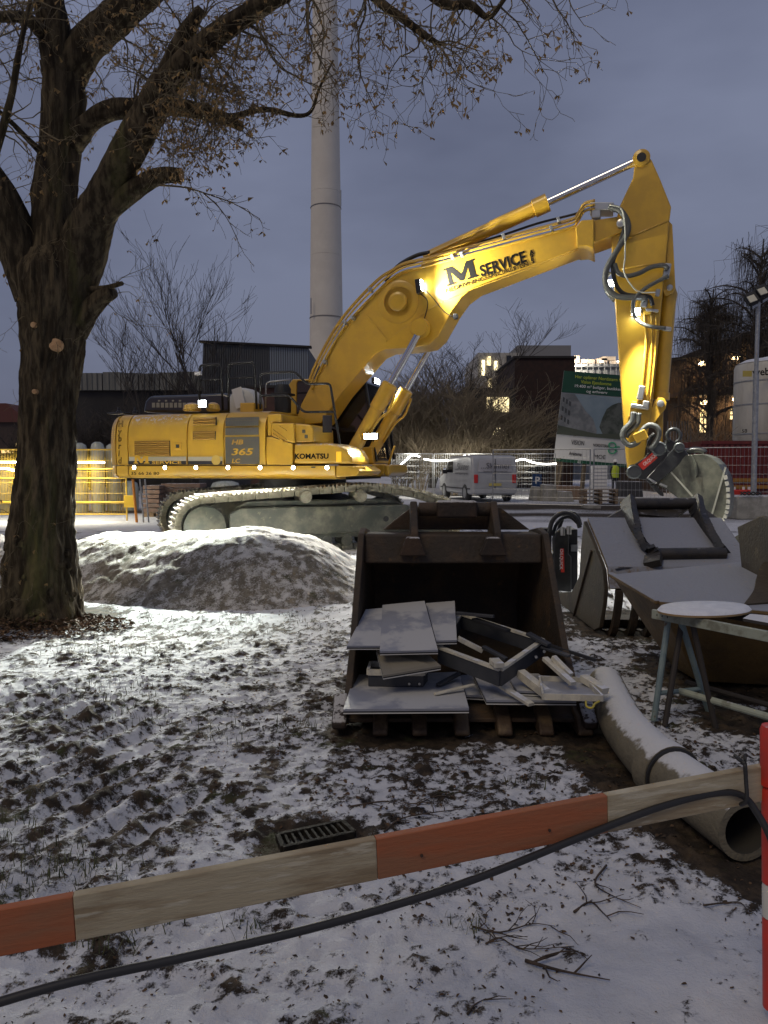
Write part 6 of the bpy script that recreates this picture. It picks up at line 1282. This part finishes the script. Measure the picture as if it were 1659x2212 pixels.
def bpoly(name, pts, m, off, par=None):
    q = [bbq(*p) + Vector((0, -off, 0)) for p in pts]; n = len(q); return MB().add(q + [p + Vector((0, .012, 0)) for p in q], [tuple(range(n)), tuple(range(2 * n - 1, n - 1, -1))] + [(i, n + i, n + (i + 1) % n, (i + 1) % n) for i in range(n)]).build(name, m, par or pic)
bpoly('printed_house', ((0, .245), (.22, .245), (.42, .42), (.55, .50), (.62, .62), (.62, .66), (0, .60)), mat('print_grey', (.20, .21, .22), .6, c2=(.12, .13, .14), scale=1.5), .05)
for i in range(3):
    for j in range(3): bpoly('printed_window', ((.03 + .055 * i, .285 + .1 * j + .02 * i), (.06 + .055 * i, .295 + .1 * j + .02 * i), (.06 + .055 * i, .345 + .1 * j + .02 * i), (.03 + .055 * i, .335 + .1 * j + .02 * i)), mat('print_dark', (.05, .055, .06), .6), .065)
bpoly('printed_tree', ((.70, .48), (.76, .38), (.85, .33), (.95, .30), (1.14, .30), (1.14, .64), (.72, .66), (.66, .58)), mat('print_tree', (.035, .045, .035), .6, c2=(.09, .10, .09), scale=1.6, amt=(.45, .6)), .05)
bpoly('printed_ground', ((0, .60), (.62, .66), (1.14, .63), (1.14, .70), (0, .70)), mat('print_ground', (.06, .07, .05), .6), .055)
xa = (cor['tr'] - cor['tl']).normalized(); Wb = (cor['tr'] - cor['tl']).length
def bt(s, t, off=.07):
    p = bbq(s, t) + Vector((0, -off, 0)); return XF[bb].inverted() @ Matrix.Translation(p) @ Matrix.Rotation(R(90), 4, 'X') @ Matrix.Rotation(math.atan2(xa.z, xa.x), 4, 'Z')
LIME = mat('print_lime', (.40, .48, .05), .6, emit=(.4, .5, .05), estr=.0)
text('lettering', 'Her opfører Nordstern for', .22, LIME, bb, bt(.19, .070), bold=.012, fit=Wb * .84)
text('lettering', 'Vision Ejendomme', .22, LIME, bb, bt(.30, .122), bold=.012, fit=Wb * .52)
text('lettering', '19.400 m² boliger, butikker', .20, WHT, bb, bt(.19, .170), bold=.004, fit=Wb * .80)
text('lettering', 'og erhverv', .20, WHT, bb, bt(.40, .218), bold=.004, fit=Wb * .36)
text('lettering', 'VISION', .32, INK, bb, bt(.24, .80, .04), fit=Wb * .22); text('lettering', 'NORDSTERN', .2, INK, bb, bt(.58, .80, .04), bold=.01, fit=Wb * .26)
text('lettering', 'Arkitema', .26, INK, bb, bt(.22, .92, .04), bold=.01, fit=Wb * .22); text('lettering', 'MOE', .28, INK, bb, bt(.60, .93, .04), fit=Wb * .2)
for z_ in (0,): 
    g1 = [bbq(.88 + .055 * math.cos(t), .80 + .03 * math.sin(t) + (.03 if t > 6.28 else -.03)) + Vector((0, -.05, 0)) for t in np.linspace(0, 12.5, 40)]
    MB().tube(g1, .035, 6).build('round_logo', mat('logo_green', (.05, .30, .16), .6), bb); MB().tube([bbq(.98 + .04 * math.cos(t), .81 + .03 * math.sin(t)) + Vector((0, -.05, 0)) for t in np.linspace(2, 5.2, 12)], .03, 6).build('round_logo', MATS['logo_green'], bb)
bpatch('footer', 0, .965, 1.15, 1, MATS['header_green'], .034); text('lettering', 'AO', .2, WHT, bb, bt(.36, 1.0, .045), fit=Wb * .06)
for u, lean in ((1206, 0), (1215, 6), (1262, 0)):
    a = at_y((u + 2, 985), 38.1); MB().bar(a, Vector((a.x - lean * .03 - .1, 38.3 + .02, .2)), .16, .16).build('support_post', mat('support_wood', (.10, .075, .05), .8), bb)
# ------------------------------------------------------------------ van
vx = at_y((1069, 1085), 30.5)
van = thing('delivery_van', 'white delivery van with dark side lettering parked before the lit bushes', 'van', (vx.x, 30.5, .2), R(11))
VW = mat('van_white', (.38, .39, .40), .35, coat=.4, c2=(.33, .34, .35), scale=1.2)
sp_v = [(0.02, .34), (-.01, .75), (.02, 1.2), (.14, 1.72), (.24, 1.86), (.6, 1.91), (3.2, 1.89), (3.6, 1.80), (4.25, 1.18), (4.9, 1.02), (5.08, .85), (5.1, .40), (4.9, .30), (.2, .30)]
MB().prism(sp_v, -.95, .95, 0).build('body', VW, van, bevel=.11, seg=4, local=True)
for sgn in (-1, 1):
    MB().prism([(2.75, 1.18), (2.75, 1.66), (3.45, 1.66), (3.95, 1.2)], sgn * .955 - .006, sgn * .955 + .006, 0).build('side_window', GLS, van, local=True)
    for y_ in (1.0, 4.15):
        w = MB().lathe([(.34, -.11), (.36, -.08), (.36, .08), (.34, .11)], (sgn * .86, y_, .36), 28, 'x').build('wheel', RUB, van, smooth=35, local=True); MB().lathe([(.22, -.115), (.22, .115)], (sgn * .86, y_, .36), 20, 'x').build('rim', GALV, w, smooth=35, local=True)
    MB().bb(sgn * .80 - .08, sgn * .80 + .08, -.035, .06, .78, 1.12).build('tail_light', mat('tail_red', (.35, .02, .02), .25, emit=(1, .05, .03), estr=.04), van, bevel=.02, local=True)
    MB().box((sgn * 1.07, 3.65, 1.22), (.22, .12, .18)).build('wing_mirror', BLKM, van, bevel=.03, local=True)
MB().bb(-.97, -.95, .3, 4.7, .52, .56).build('side_trim', BLKM, van, local=True)
MB().prism([(-.72, 1.22), (.72, 1.22), (.66, 1.70), (-.66, 1.70)], 0, .02).move(Matrix.Translation((0, .035, 0)) @ Matrix.Translation((0, 0, 0))).move(Matrix.Translation((0, -.04, 0))).build('rear_panel', mat('van_panel', (.47, .47, .49), .4), van, local=True, bevel=.01)
MB().bb(-.9, .9, -.06, .08, .36, .52).build('bumper', VW, van, bevel=.03, local=True); MB().bb(-.26, .26, -.03, .0, .66, .77).build('number_plate', mat('plate_yellow', (.5, .42, .12), .5), van, local=True)
MB().bb(-.01, .01, -.02, .02, .55, 1.75).build('door_seam', BLKM, van, local=True)
GRY = mat('van_lettering', (.10, .10, .11), .5)
text('lettering', '...Skinner', .33, GRY, van, Matrix.Translation((-.62, -.045, 1.36)) @ Matrix.Rotation(R(90), 4, 'X'), bold=.004, fit=1.25)
text('lettering', 'Isoleringsentreprise', .1, GRY, van, Matrix.Translation((-.5, -.04, 1.22)) @ Matrix.Rotation(R(90), 4, 'X'), fit=1.0)
text('lettering', '...Skinner', .42, GRY, van, Matrix.Translation((-.965, 2.45, 1.30)) @ Matrix.Rotation(R(-90), 4, 'Z') @ Matrix.Rotation(R(90), 4, 'X'), bold=.004, fit=2.0)
text('lettering', 'Isoleringsentreprise', .14, GRY, van, Matrix.Translation((-.965, 2.4, 1.12)) @ Matrix.Rotation(R(-90), 4, 'Z') @ Matrix.Rotation(R(90), 4, 'X'), fit=1.8)
# ------------------------------------------------------------------ site fences and light chain
def mesh_fence(name, label, u0, u1, vt, y0, y1, m, ht=1.95, group=None, nv=26, nh=7, z0=.28):
    a = at_y((u0, 1000), y0); b = at_y((u1, 1000), y1); a.z = b.z = z0
    t = thing(name, label, 'fence', (a.x, a.y, .2), 0, group); up = Vector((0, 0, ht))
    for p in (a, b): MB().tube([Vector((p.x, p.y, .2)), p + up], .021, 8).build('post', m, t, smooth=35)
    for h in (0.02, ht): MB().tube([a + Vector((0, 0, h)), b + Vector((0, 0, h))], .019, 8).build('rail', m, t, smooth=35)
    w = MB()
    for i in range(1, nv): p = a.lerp(b, i / nv); w.tube([p, p + up], .0045, 3, cap=False)
    for i in range(1, nh): h = Vector((0, 0, ht * i / nh)); w.tube([a + h, b + h], .0045, 3, cap=False)
    w.build('wire_mesh', m, t, fix=False)['kind'] = 'stuff'; return t, a, b, up
mesh_fence('mesh_fence', 'galvanised mesh fence panel standing before the parked van', 1065, 1275, 0, 27.5, 26, GALV)
mesh_fence('mesh_fence', 'galvanised mesh fence panel crossing before the billboard', 1283, 1500, 0, 26, 25.5, GALV)
mesh_fence('mesh_fence', 'galvanised mesh fence panel along the red container', 1500, 1720, 0, 24.5, 23.5, GALV)
one('fence_block', MB().bb(at_y((1260, 1105), 26).x, at_y((1292, 1105), 26).x, 25.6, 26.3, .2, .34), CONC, 'flat concrete fence foot below the mesh panel joint', 'block', bevel=.03)
mesh_fence('mesh_fence', 'mesh fence panel with hanging light tubes left of the van', 846, 935, 0, 35, 35, GALV)
mesh_fence('mesh_fence', 'mesh fence panel with light tubes behind the van roof', 938, 1062, 0, 35.2, 35.2, GALV)
mesh_fence('mesh_fence', 'mesh fence panel with light tubes right of the van', 1066, 1200, 0, 35, 35, GALV)
TUBE = mat('light_tube', (1, 1, 1), .4, emit=(1, .97, .88), estr=9)
chains = [[(50, 605), (85, 580), (120, 550), (155, 556)], [(172, 566), (230, 574), (300, 568), (352, 550)], [(365, 550), (395, 560), (422, 572)], [(540, 582), (570, 574), (602, 567), (640, 580), (690, 588), (745, 586)]]
for k, (c, lab) in enumerate(zip(chains, ('glowing light tube rising up the fence beside the excavator deck', 'glowing light tube sagging along the fence left of the van', 'short glowing light tube above the van roof', 'glowing light tube draped over the fence right of the van'))):
    ps = [at_y(Z8(*p), 34.9) for p in c]; one('light_tube', MB().tube(spline(ps, 5), .032, 8), TUBE, lab, 'light tube', 'light tubes on the fence', smooth=1)
    mid = ps[len(ps) // 2]; lamp_light('light_tube_light', None, mid + Vector((0, -.1, .1)), (0, .6, -.6), 150, 170, (1, .95, .82), .4); 
# parking sign, pallets, blocks, cabinet, person
ps_ = thing('parking_sign', 'blue parking sign with white letter P beside concrete blocks', 'sign', (at_y((1160, 1085), 33).x, 33, .2))
x0, x1, z0, z1 = px_rect(1150, 1024, 1170, 1051, 33); MB().bb(x0, x1, 33, 33.03, z0, z1).build('plate', mat('sign_blue', (.012, .045, .13), .4), ps_, bevel=.01)
text('lettering', 'P', .42, WHT, ps_, XF[ps_].inverted() @ Matrix.Translation((x0 + .11, 32.99, z0 + .13)) @ Matrix.Rotation(R(90), 4, 'X'), bold=.02); MB().tube([((x0 + x1) / 2, 33.06, .2), ((x0 + x1) / 2, 33.06, z1)], .03, 8).build('sign_post', GALV, ps_)
def pallet(x, y, z, w=1.2, d=.8):
    t = []
    for i in range(5): t.append(('deck_board', (x, y - d / 2 + .07 + i * (d - .14) / 4, z + .133), (w, .1, .022)))
    for i in range(3): t.append(('bearer', (x - w / 2 + .07 + i * (w - .14) / 2, y, z + .07), (.1, d, .09)))
    return t
WOOD = mat('pallet_wood', (.22, .15, .085), .8, c2=(.15, .10, .06), scale=6, snow=.35)
base_x = at_y((1292, 1080), 29).x
for k, lab in enumerate(('lowest wooden pallet of the stack by the concrete blocks', 'second wooden pallet up in the stack by the concrete blocks', 'third wooden pallet up in the stack by the concrete blocks', 'topmost snowy wooden pallet of the stack by the concrete blocks')):
    p_ = thing('pallet', lab, 'pallet', (base_x, 29, .2 + k * .147), 0, 'pallet stack')
    for nm, c, d in pallet(base_x, 29, .2 + k * .147, 1.3): MB().box(c, d).build(nm, WOOD, p_)
for k, (u0, u1, v0, y, lab) in enumerate(((1150, 1172, 1052, 32, 'rough concrete block below the parking sign'), (1172, 1205, 1048, 31.5, 'slanting greenish concrete block beside the parking sign'), (1205, 1240, 1062, 31, 'low concrete block left of the pallet stack'), (1203, 1258, 1050, 33, 'long tan timber pack behind the low concrete block'), (1335, 1440, 1076, 29.5, 'long low slab pile right of the pallet stack'), (1340, 1390, 1040, 33, 'dark covered pile behind the arm foot'), (1590, 1659, 1030, 33, 'grey block pile at the foot of the container'))):
    x0, x1, z0, z1 = px_rect(u0, v0, u1, 1085, y); one('concrete_block', MB().prism([(x0, .2), (x1, .2), (x1 - .08, z1), (x0 + .1, z1 + .02)], y, y + .9), CONC if k not in (3, 5) else mat('timber_pack' if k == 3 else 'dark_cover', (.22, .15, .10) if k == 3 else (.04, .04, .045), .8, snow=.4), lab, 'block', bevel=.03)
x0, x1, z0, z1 = px_rect(1281, 1006, 1312, 1052, 30.5); cb_ = thing('white_cabinet', 'white ribbed cabinet standing behind the pallet stack', 'cabinet', ((x0 + x1) / 2, 30.6, .2)); MB().bb(x0, x1, 30.5, 31, .2, z1).build('cabinet_body', WHT, cb_, bevel=.02)
for i in range(6): z = z1 - .1 - i * .14; MB().bb(x0 + .04, x1 - .04, 30.48, 30.5, z - .01, z + .03).build('cabinet_slat', WHT, cb_)
# a worker far behind, half hidden by the fence
def person(x, y, z):
    t = thing('person', 'person in dark clothes and yellow safety vest standing behind the fence by the white cabinet', 'person', (x, y, z), R(20))
    J = {'pel': (0, 0, .95), 'chest': (0, 0, 1.32), 'neck': (0, 0, 1.50), 'head': (0, -.02, 1.62), 'top': (0, -.02, 1.74)}
    for s, n_ in ((-1, 'l'), (1, 'r')): J.update({n_ + 'sh': (s * .19, 0, 1.43), n_ + 'el': (s * .25, .02, 1.15), n_ + 'wr': (s * .24, -.08, .92), n_ + 'ha': (s * .235, -.10, .82), n_ + 'hip': (s * .1, 0, .90), n_ + 'kn': (s * .11, -.01, .50), n_ + 'an': (s * .11, .02, .09), n_ + 'to': (s * .12, -.14, .05)})
    E = [('pel', 'chest'), ('chest', 'neck'), ('neck', 'head'), ('head', 'top')] + [(a.replace('*', n_) if '*' in a else a, b.replace('*', n_)) for n_ in 'lr' for a, b in (('chest', '*sh'), ('*sh', '*el'), ('*el', '*wr'), ('*wr', '*ha'), ('pel', '*hip'), ('*hip', '*kn'), ('*kn', '*an'), ('*an', '*to'))]
    Rr = {'pel': .14, 'chest': .15, 'neck': .055, 'head': .10, 'top': .07, 'sh': .065, 'el': .045, 'wr': .032, 'ha': .04, 'hip': .09, 'kn': .06, 'an': .045, 'to': .04}
    ks = list(J); me = bpy.data.meshes.new('body'); me.from_pydata([J[k] for k in ks], [(ks.index(a), ks.index(b)) for a, b in E], []); o = bpy.data.objects.new('body', me); COL.objects.link(o); o.parent = t
    sk_ = o.modifiers.new('skin', 'SKIN'); o.modifiers.new('sub', 'SUBSURF').levels = 1; o.modifiers['sub'].render_levels = 1
    if not me.skin_vertices: bm_ = bmesh.new(); bm_.from_mesh(me); bm_.verts.layers.skin.verify(); bm_.to_mesh(me); bm_.free()
    for i, k in enumerate(ks): r_ = Rr[k if k in Rr else k[1:]]; me.skin_vertices[0].data[i].radius = (r_, r_ * .8)
    me.skin_vertices[0].data[0].use_root = True; me.materials.append(mat('work_clothes', (.02, .022, .03), .9))
    MB().lathe([(.20, .92), (.205, 1.1), (.215, 1.3), (.20, 1.42), (.10, 1.5)], (0, 0, 0), 16).move(Matrix.Diagonal((1, .72, 1, 1))).build('safety_vest', mat('vest_yellow', (.45, .55, .04), .7), t, smooth=40, local=True)
    MB().lathe([(.125, 1.66), (.12, 1.72), (.07, 1.78), (.02, 1.79)], (0, -.02, 0), 14).build('helmet', WHT, t, smooth=40, local=True)
pp_ = at_y((1328, 1040), 36); person(pp_.x, 36, .2)
# ------------------------------------------------------------------ yellow gate fence, wrapped stacks, tile pallets at left
FY = mat('fence_yellow', (.62, .40, .03), .45)
yf, fa, fb2, fup = mesh_fence('yellow_fence', 'bright yellow mesh fence with a glowing light tube behind the big tree', -120, 272, 0, 20, 20, FY, 1.72, nv=118, nh=6, z0=.35)
for v, r in ((1085, .03), (1013, .02), (1033, .014)): z = at_y((200, v), 20).z; MB().tube([Vector((fa.x, 19.97, z)), Vector((fb2.x, 19.97, z))], r, 8).build('rail', FY, yf, smooth=35)
MB().bb(fb2.x - .05, fb2.x + .25, 19.93, 19.98, at_y((268, 1096), 20).z, at_y((268, 1070), 20).z).build('lock_plate', FY, yf, bevel=.01)
one('light_tube', MB().tube([at_y((-60, 998), 19.9), at_y((150, 998.5), 19.9), at_y((226, 999), 19.9)], .022, 8), TUBE, 'straight glowing light tube along the top of the yellow fence', 'light tube', 'light tubes on the fence', smooth=1)
one('light_tube', MB().tube(spline([at_y(Z5(*p), 19.8) for p in ((-40, 1058), (40, 1056), (80, 1066), (112, 1074))], 4), .026, 8), TUBE, 'sagging glowing light tube on yellow fence left of the trunk', 'light tube', 'light tubes on the fence', smooth=1)
for u in (20, 110, 195): lamp_light('fence_tube_light', None, at_y((u, 1003), 19.75), (0, .25, -1), 190, 170, (1, .93, .72), .5)
ORG = mat('post_orange', (.55, .20, .02), .5)
for u, m, nm, lab in ((290, ORG, 'fence_post', 'orange painted post at the end of the yellow fence'), (305, GALV, 'fence_post', 'thin galvanised post right beside the orange post'), (316, GALV, 'fence_post', 'thin galvanised post nearer the brown tile pallets')):
    a = at_y((u - 3, 1035), 19.4); b = Vector((a.x + .08, 19.4, .18)); one(nm, MB().tube([b, a], .035 if m is ORG else .022, 8), m, lab, 'post', base=b, smooth=35)
WRAP = mat('plastic_wrap', (.42, .44, .40), .25, c2=(.30, .33, .27), scale=3, amt=(.4, .65), stretch=(3, 3, .5), c3=(.14, .20, .08), s3=2.5, amt3=(.6, .7), bump=.6, bscale=9)
for k, (u0, u1, v0, y) in enumerate(((150, 191, 958, 24), (196, 228, 956, 24), (228, 262, 960, 24.6), (262, 300, 1040, 25), (110, 148, 960, 24.4), (40, 100, 1000, 24.2), (-30, 38, 1005, 24.4), (455, 520, 1040, 27), (540, 610, 1044, 27.4))):
    x0, x1, z0, z1 = px_rect(u0, v0, u1, 1110, y); r_ = (x1 - x0) / 2; xm = (x0 + x1) / 2
    lab = ('tall white wrapped bale right beside the tree trunk', 'tall white wrapped bale next to the excavator tail', 'tall white wrapped bale hidden under the excavator tail', 'low pale wrapped bale behind the orange post', 'tall white wrapped bale behind the tree trunk', 'wide wrapped bale behind the yellow fence left of trunk', 'outer wrapped bale behind the yellow fence left of trunk', 'pale wrapped bale seen under the excavator belly', 'pale wrapped bale seen under the swing ring')[k]
    one('wrapped_bale', MB().lathe([(r_ * .9, .2), (r_ * 1.0, .35), (r_ * .97, (z1 + .2) / 2), (r_ * 1.0, z1 - .2), (r_ * .85, z1 - .05), (r_ * .4, z1 + .02)], (xm, y, 0), 18), WRAP, lab, 'bale', 'wrapped bales behind the fence', smooth=50)
TIL = mat('clay_tile', (.16, .10, .075), .8, c2=(.11, .075, .06), scale=5, snow=.3)
for k, (u0, u1, v0, y, lab) in enumerate(((308, 345, 1048, 21.5, 'stack of brown clay tiles right of the orange post'), (346, 432, 1044, 22, 'wide stack of brown clay tiles behind the far track'))):
    x0, x1, z0, z1 = px_rect(u0, v0, u1, 1110, y); t = thing('tile_stack', lab, 'tile stack', ((x0 + x1) / 2, y + .4, .2)); nl = 6; h = (z1 - .33) / nl
    for i in range(nl): MB().box(((x0 + x1) / 2 + rt.uniform(-.02, .02), y + .4, .33 + h * (i + .5)), (x1 - x0, .8, h * .82)).build('tile_layer', TIL, t, bevel=.01)
    for dx in (.1, .5, .9): MB().bb(x0 + (x1 - x0) * dx - .06, x0 + (x1 - x0) * dx + .06, y, y + .8, .2, .32).build('pallet_bearer', WOOD, t)
    MB().bb(x0, x1, y - .01, y + .81, .305, .328).build('pallet_deck', WOOD, t)
# ------------------------------------------------------------------ bare trees and bushes behind
TBK2 = mat('far_bark', (.045, .038, .034), .9, c2=(.06, .05, .04), scale=2); TBKL = mat('far_bark_light', (.15, .12, .08), .9)
def bare_tree(name, label, base, h, seed, m=TBK2, spread=.5, lev=4, r0=None, n0=3, up=.25, group=None, cat='tree', trunk_f=.35, droop=0, kids=(3, 5), rmin=.008):
    r2 = random.Random(seed); t = thing(name, label, cat, base, 0, group); tk = MB(); cr = MB(); r0 = r0 or h * .018
    def br(p, d, L, r, lv, mb):
        n = 5 if lv > 1 else 4; ps = [p]; q = p
        for i in range(n):
            d = (d + Vector((r2.gauss(0, .13), r2.gauss(0, .13), r2.gauss(0, .09) + up * .12 - droop * .1 * (4 - lv)))).normalized(); q = q + d * L / n; ps.append(q)
        mb.tube(ps, [max(rmin, r * (1 - .55 * i / n)) for i in range(n + 1)], 6 if lv >= lev else 3, cap=False)
        if lv <= 0: return
        for k in range(r2.randint(*kids) + (2 if lv >= lev - 1 else 0)):
            i = r2.randint(1, n); a = r2.uniform(0, 6.28); e = Vector((math.cos(a), math.sin(a), r2.uniform(-.1, .5))); nd = (d * (1 - spread * .6) + e * spread).normalized(); br(ps[i], nd, L * r2.uniform(.45, .72), r * .5 * (1.15 - .6 * i / n) + .004, lv - 1, cr)
    for k in range(n0):
        a = r2.uniform(0, 6.28); d = Vector((math.cos(a) * .15 * (n0 > 1), math.sin(a) * .15 * (n0 > 1), 1)).normalized(); br(Vector(base) + Vector((math.cos(a), math.sin(a), 0)) * (.25 * (n0 > 1)), d, h * trunk_f, r0, lev, tk)
    tk.build('trunk', m, t, fix=False); cr.build('crown', m, t, fix=False)['kind'] = 'stuff'; return t
def gb_(u, y): p = at_y((u, 1000), y); return (p.x, y, .2)
bare_tree('bare_tree', 'slender bare young tree tallest in the row above the corrugated shed', gb_(478, 44), 15.5, 5, lev=4, up=.6, n0=1, spread=.36, trunk_f=.55, r0=.12, kids=(3, 4))
bare_tree('bare_tree', 'thin bare tree rising between grey hall and corrugated shed', gb_(415, 44), 13.0, 6, lev=4, up=.6, n0=1, spread=.36, trunk_f=.55, r0=.1, kids=(3, 4))
bare_tree('bare_tree', 'thin bare tree in front of the grey cladding band', gb_(372, 43), 12.2, 8, lev=4, up=.6, n0=1, spread=.36, trunk_f=.52, r0=.09, kids=(3, 4))
bare_tree('bare_tree', 'sparse leaning bare tree closest to the big trunk', gb_(310, 42), 11, 9, lev=4, up=.6, n0=1, spread=.36, trunk_f=.5, r0=.09, kids=(3, 4))
bare_tree('bare_tree', 'bare tree beside the chimney foot', gb_(690, 62), 14.5, 12, lev=4, n0=2, spread=.55, kids=(3, 4))
bare_tree('bare_tree', 'broad bare tree under the bend of the boom', gb_(1010, 48), 15.5, 13, lev=4, n0=2, spread=.62, r0=.2, kids=(4, 5))
bare_tree('bare_tree', 'bare tree in front of the pale apartment block', gb_(1095, 60), 15.5, 14, lev=4, n0=1, spread=.55, kids=(4, 5), trunk_f=.45)
bare_tree('bare_tree', 'bare tree rising behind the boom cylinders', gb_(925, 52), 13.5, 15, lev=4, n0=2, spread=.6, kids=(3, 5))
bare_tree('bare_tree', 'dark leafless tree beside the reddish house', gb_(35, 62), 8.5, 16, lev=4, n0=2, spread=.6, kids=(3, 4))
for k, (u, y, h, lab) in enumerate(((905, 38, 6.2, 'tall twiggy bush right of the excavator cab'), (975, 37.5, 6.8, 'dense twiggy bush behind the van roof'), (1045, 38.5, 6.0, 'spreading twiggy bush before the yellow windows'), (865, 39, 5.2, 'low twiggy bush by the excavator deck'), (1100, 39, 5.0, 'thin bush beside the dark brick block'))):
    bare_tree('bush', lab, gb_(u, y), h, 50 + k, m=TBKL, spread=.5, lev=3, n0=11, r0=.035, up=.1, cat='bush', trunk_f=.5, kids=(4, 6), rmin=.010)
for k, (u, y, h, lab) in enumerate(((200, 47, 5.6, 'dark scrub in front of the hall behind the trunk'), (290, 46, 5.4, 'dark scrub below the cladding above the tail'), (600, 41, 5, 'dark scrub behind the white muffler'), (1160, 47, 6, 'dark scrub along the brick block'))):
    bare_tree('scrub', lab, gb_(u, y), h, 70 + k, m=TBK2, spread=.6, lev=3, n0=14, r0=.04, up=.05, cat='bush', trunk_f=.5, kids=(4, 6))
bare_tree('bush', 'small orange lit bush by the excavator bucket', gb_(1512, 27.5), 3.0, 90, m=TBKL, spread=.5, lev=2, n0=9, r0=.02, up=.2, cat='bush', trunk_f=.6)
# weeping birch
def birch(label, u, y, h, seed, wd):
    r2 = random.Random(seed); b = Vector(gb_(u, y)); t = thing('weeping_birch', label, 'tree', b); tk = MB(); cr = MB()
    tk.tube([b, b + Vector((.1, 0, h * .4)), b + Vector((-.1, 0, h * .75)), b + Vector((.1, 0, h))], [.22, .17, .09, .03], 7)
    for _ in range(64):
        z = h * r2.uniform(.30, .93); a = r2.uniform(0, 6.28); L = wd * (1.15 - .75 * z / h) * r2.uniform(.5, 1.1); d = Vector((math.cos(a), math.sin(a) * .8, r2.uniform(.8, 1.8))).normalized(); p = b + Vector((0, 0, z)); ps = [p]
        for i in range(7): d = (d + Vector((r2.gauss(0, .16), r2.gauss(0, .16), -.10 - .09 * i / 3))).normalized(); ps.append(ps[-1] + d * L / 6)
        cr.tube(ps, [.05 * (1 - .8 * i / 7) + .008 for i in range(8)], 4, cap=False)
        for q in ps[2:]:
            for _k in range(r2.randint(4, 7)):
                l = r2.uniform(.4, 2.4); o = Vector((r2.gauss(0, .42), r2.gauss(0, .42), r2.gauss(0, .3))); s = q + o; cr.tube([q, s + Vector((0, 0, -.1)), s + Vector((r2.gauss(0, .08), 0, -l * .5)), s + Vector((r2.gauss(0, .12), 0, -l))], [.010, .008, .0065, .005], 3, cap=False)
    tk.build('trunk', TBK2, t, fix=False); cr.build('crown', TBK2, t, fix=False)['kind'] = 'stuff'
birch('tall weeping birch with hanging twigs behind the light mast', 1632, 38, 12.6, 5, 4.3)
birch('smaller weeping birch with drooping twigs right of the excavator arm', 1528, 39, 10.4, 6, 3.0)
wire = MB().tube(spline([at_y((1440, 764), 41), at_y((1500, 768), 41), at_y((1560, 764), 41)], 5), .012, 4); one('overhead_wire', wire, RUB, 'thin overhead wire running to the gallery house roof', 'wire', base=at_y((1440, 764), 41))
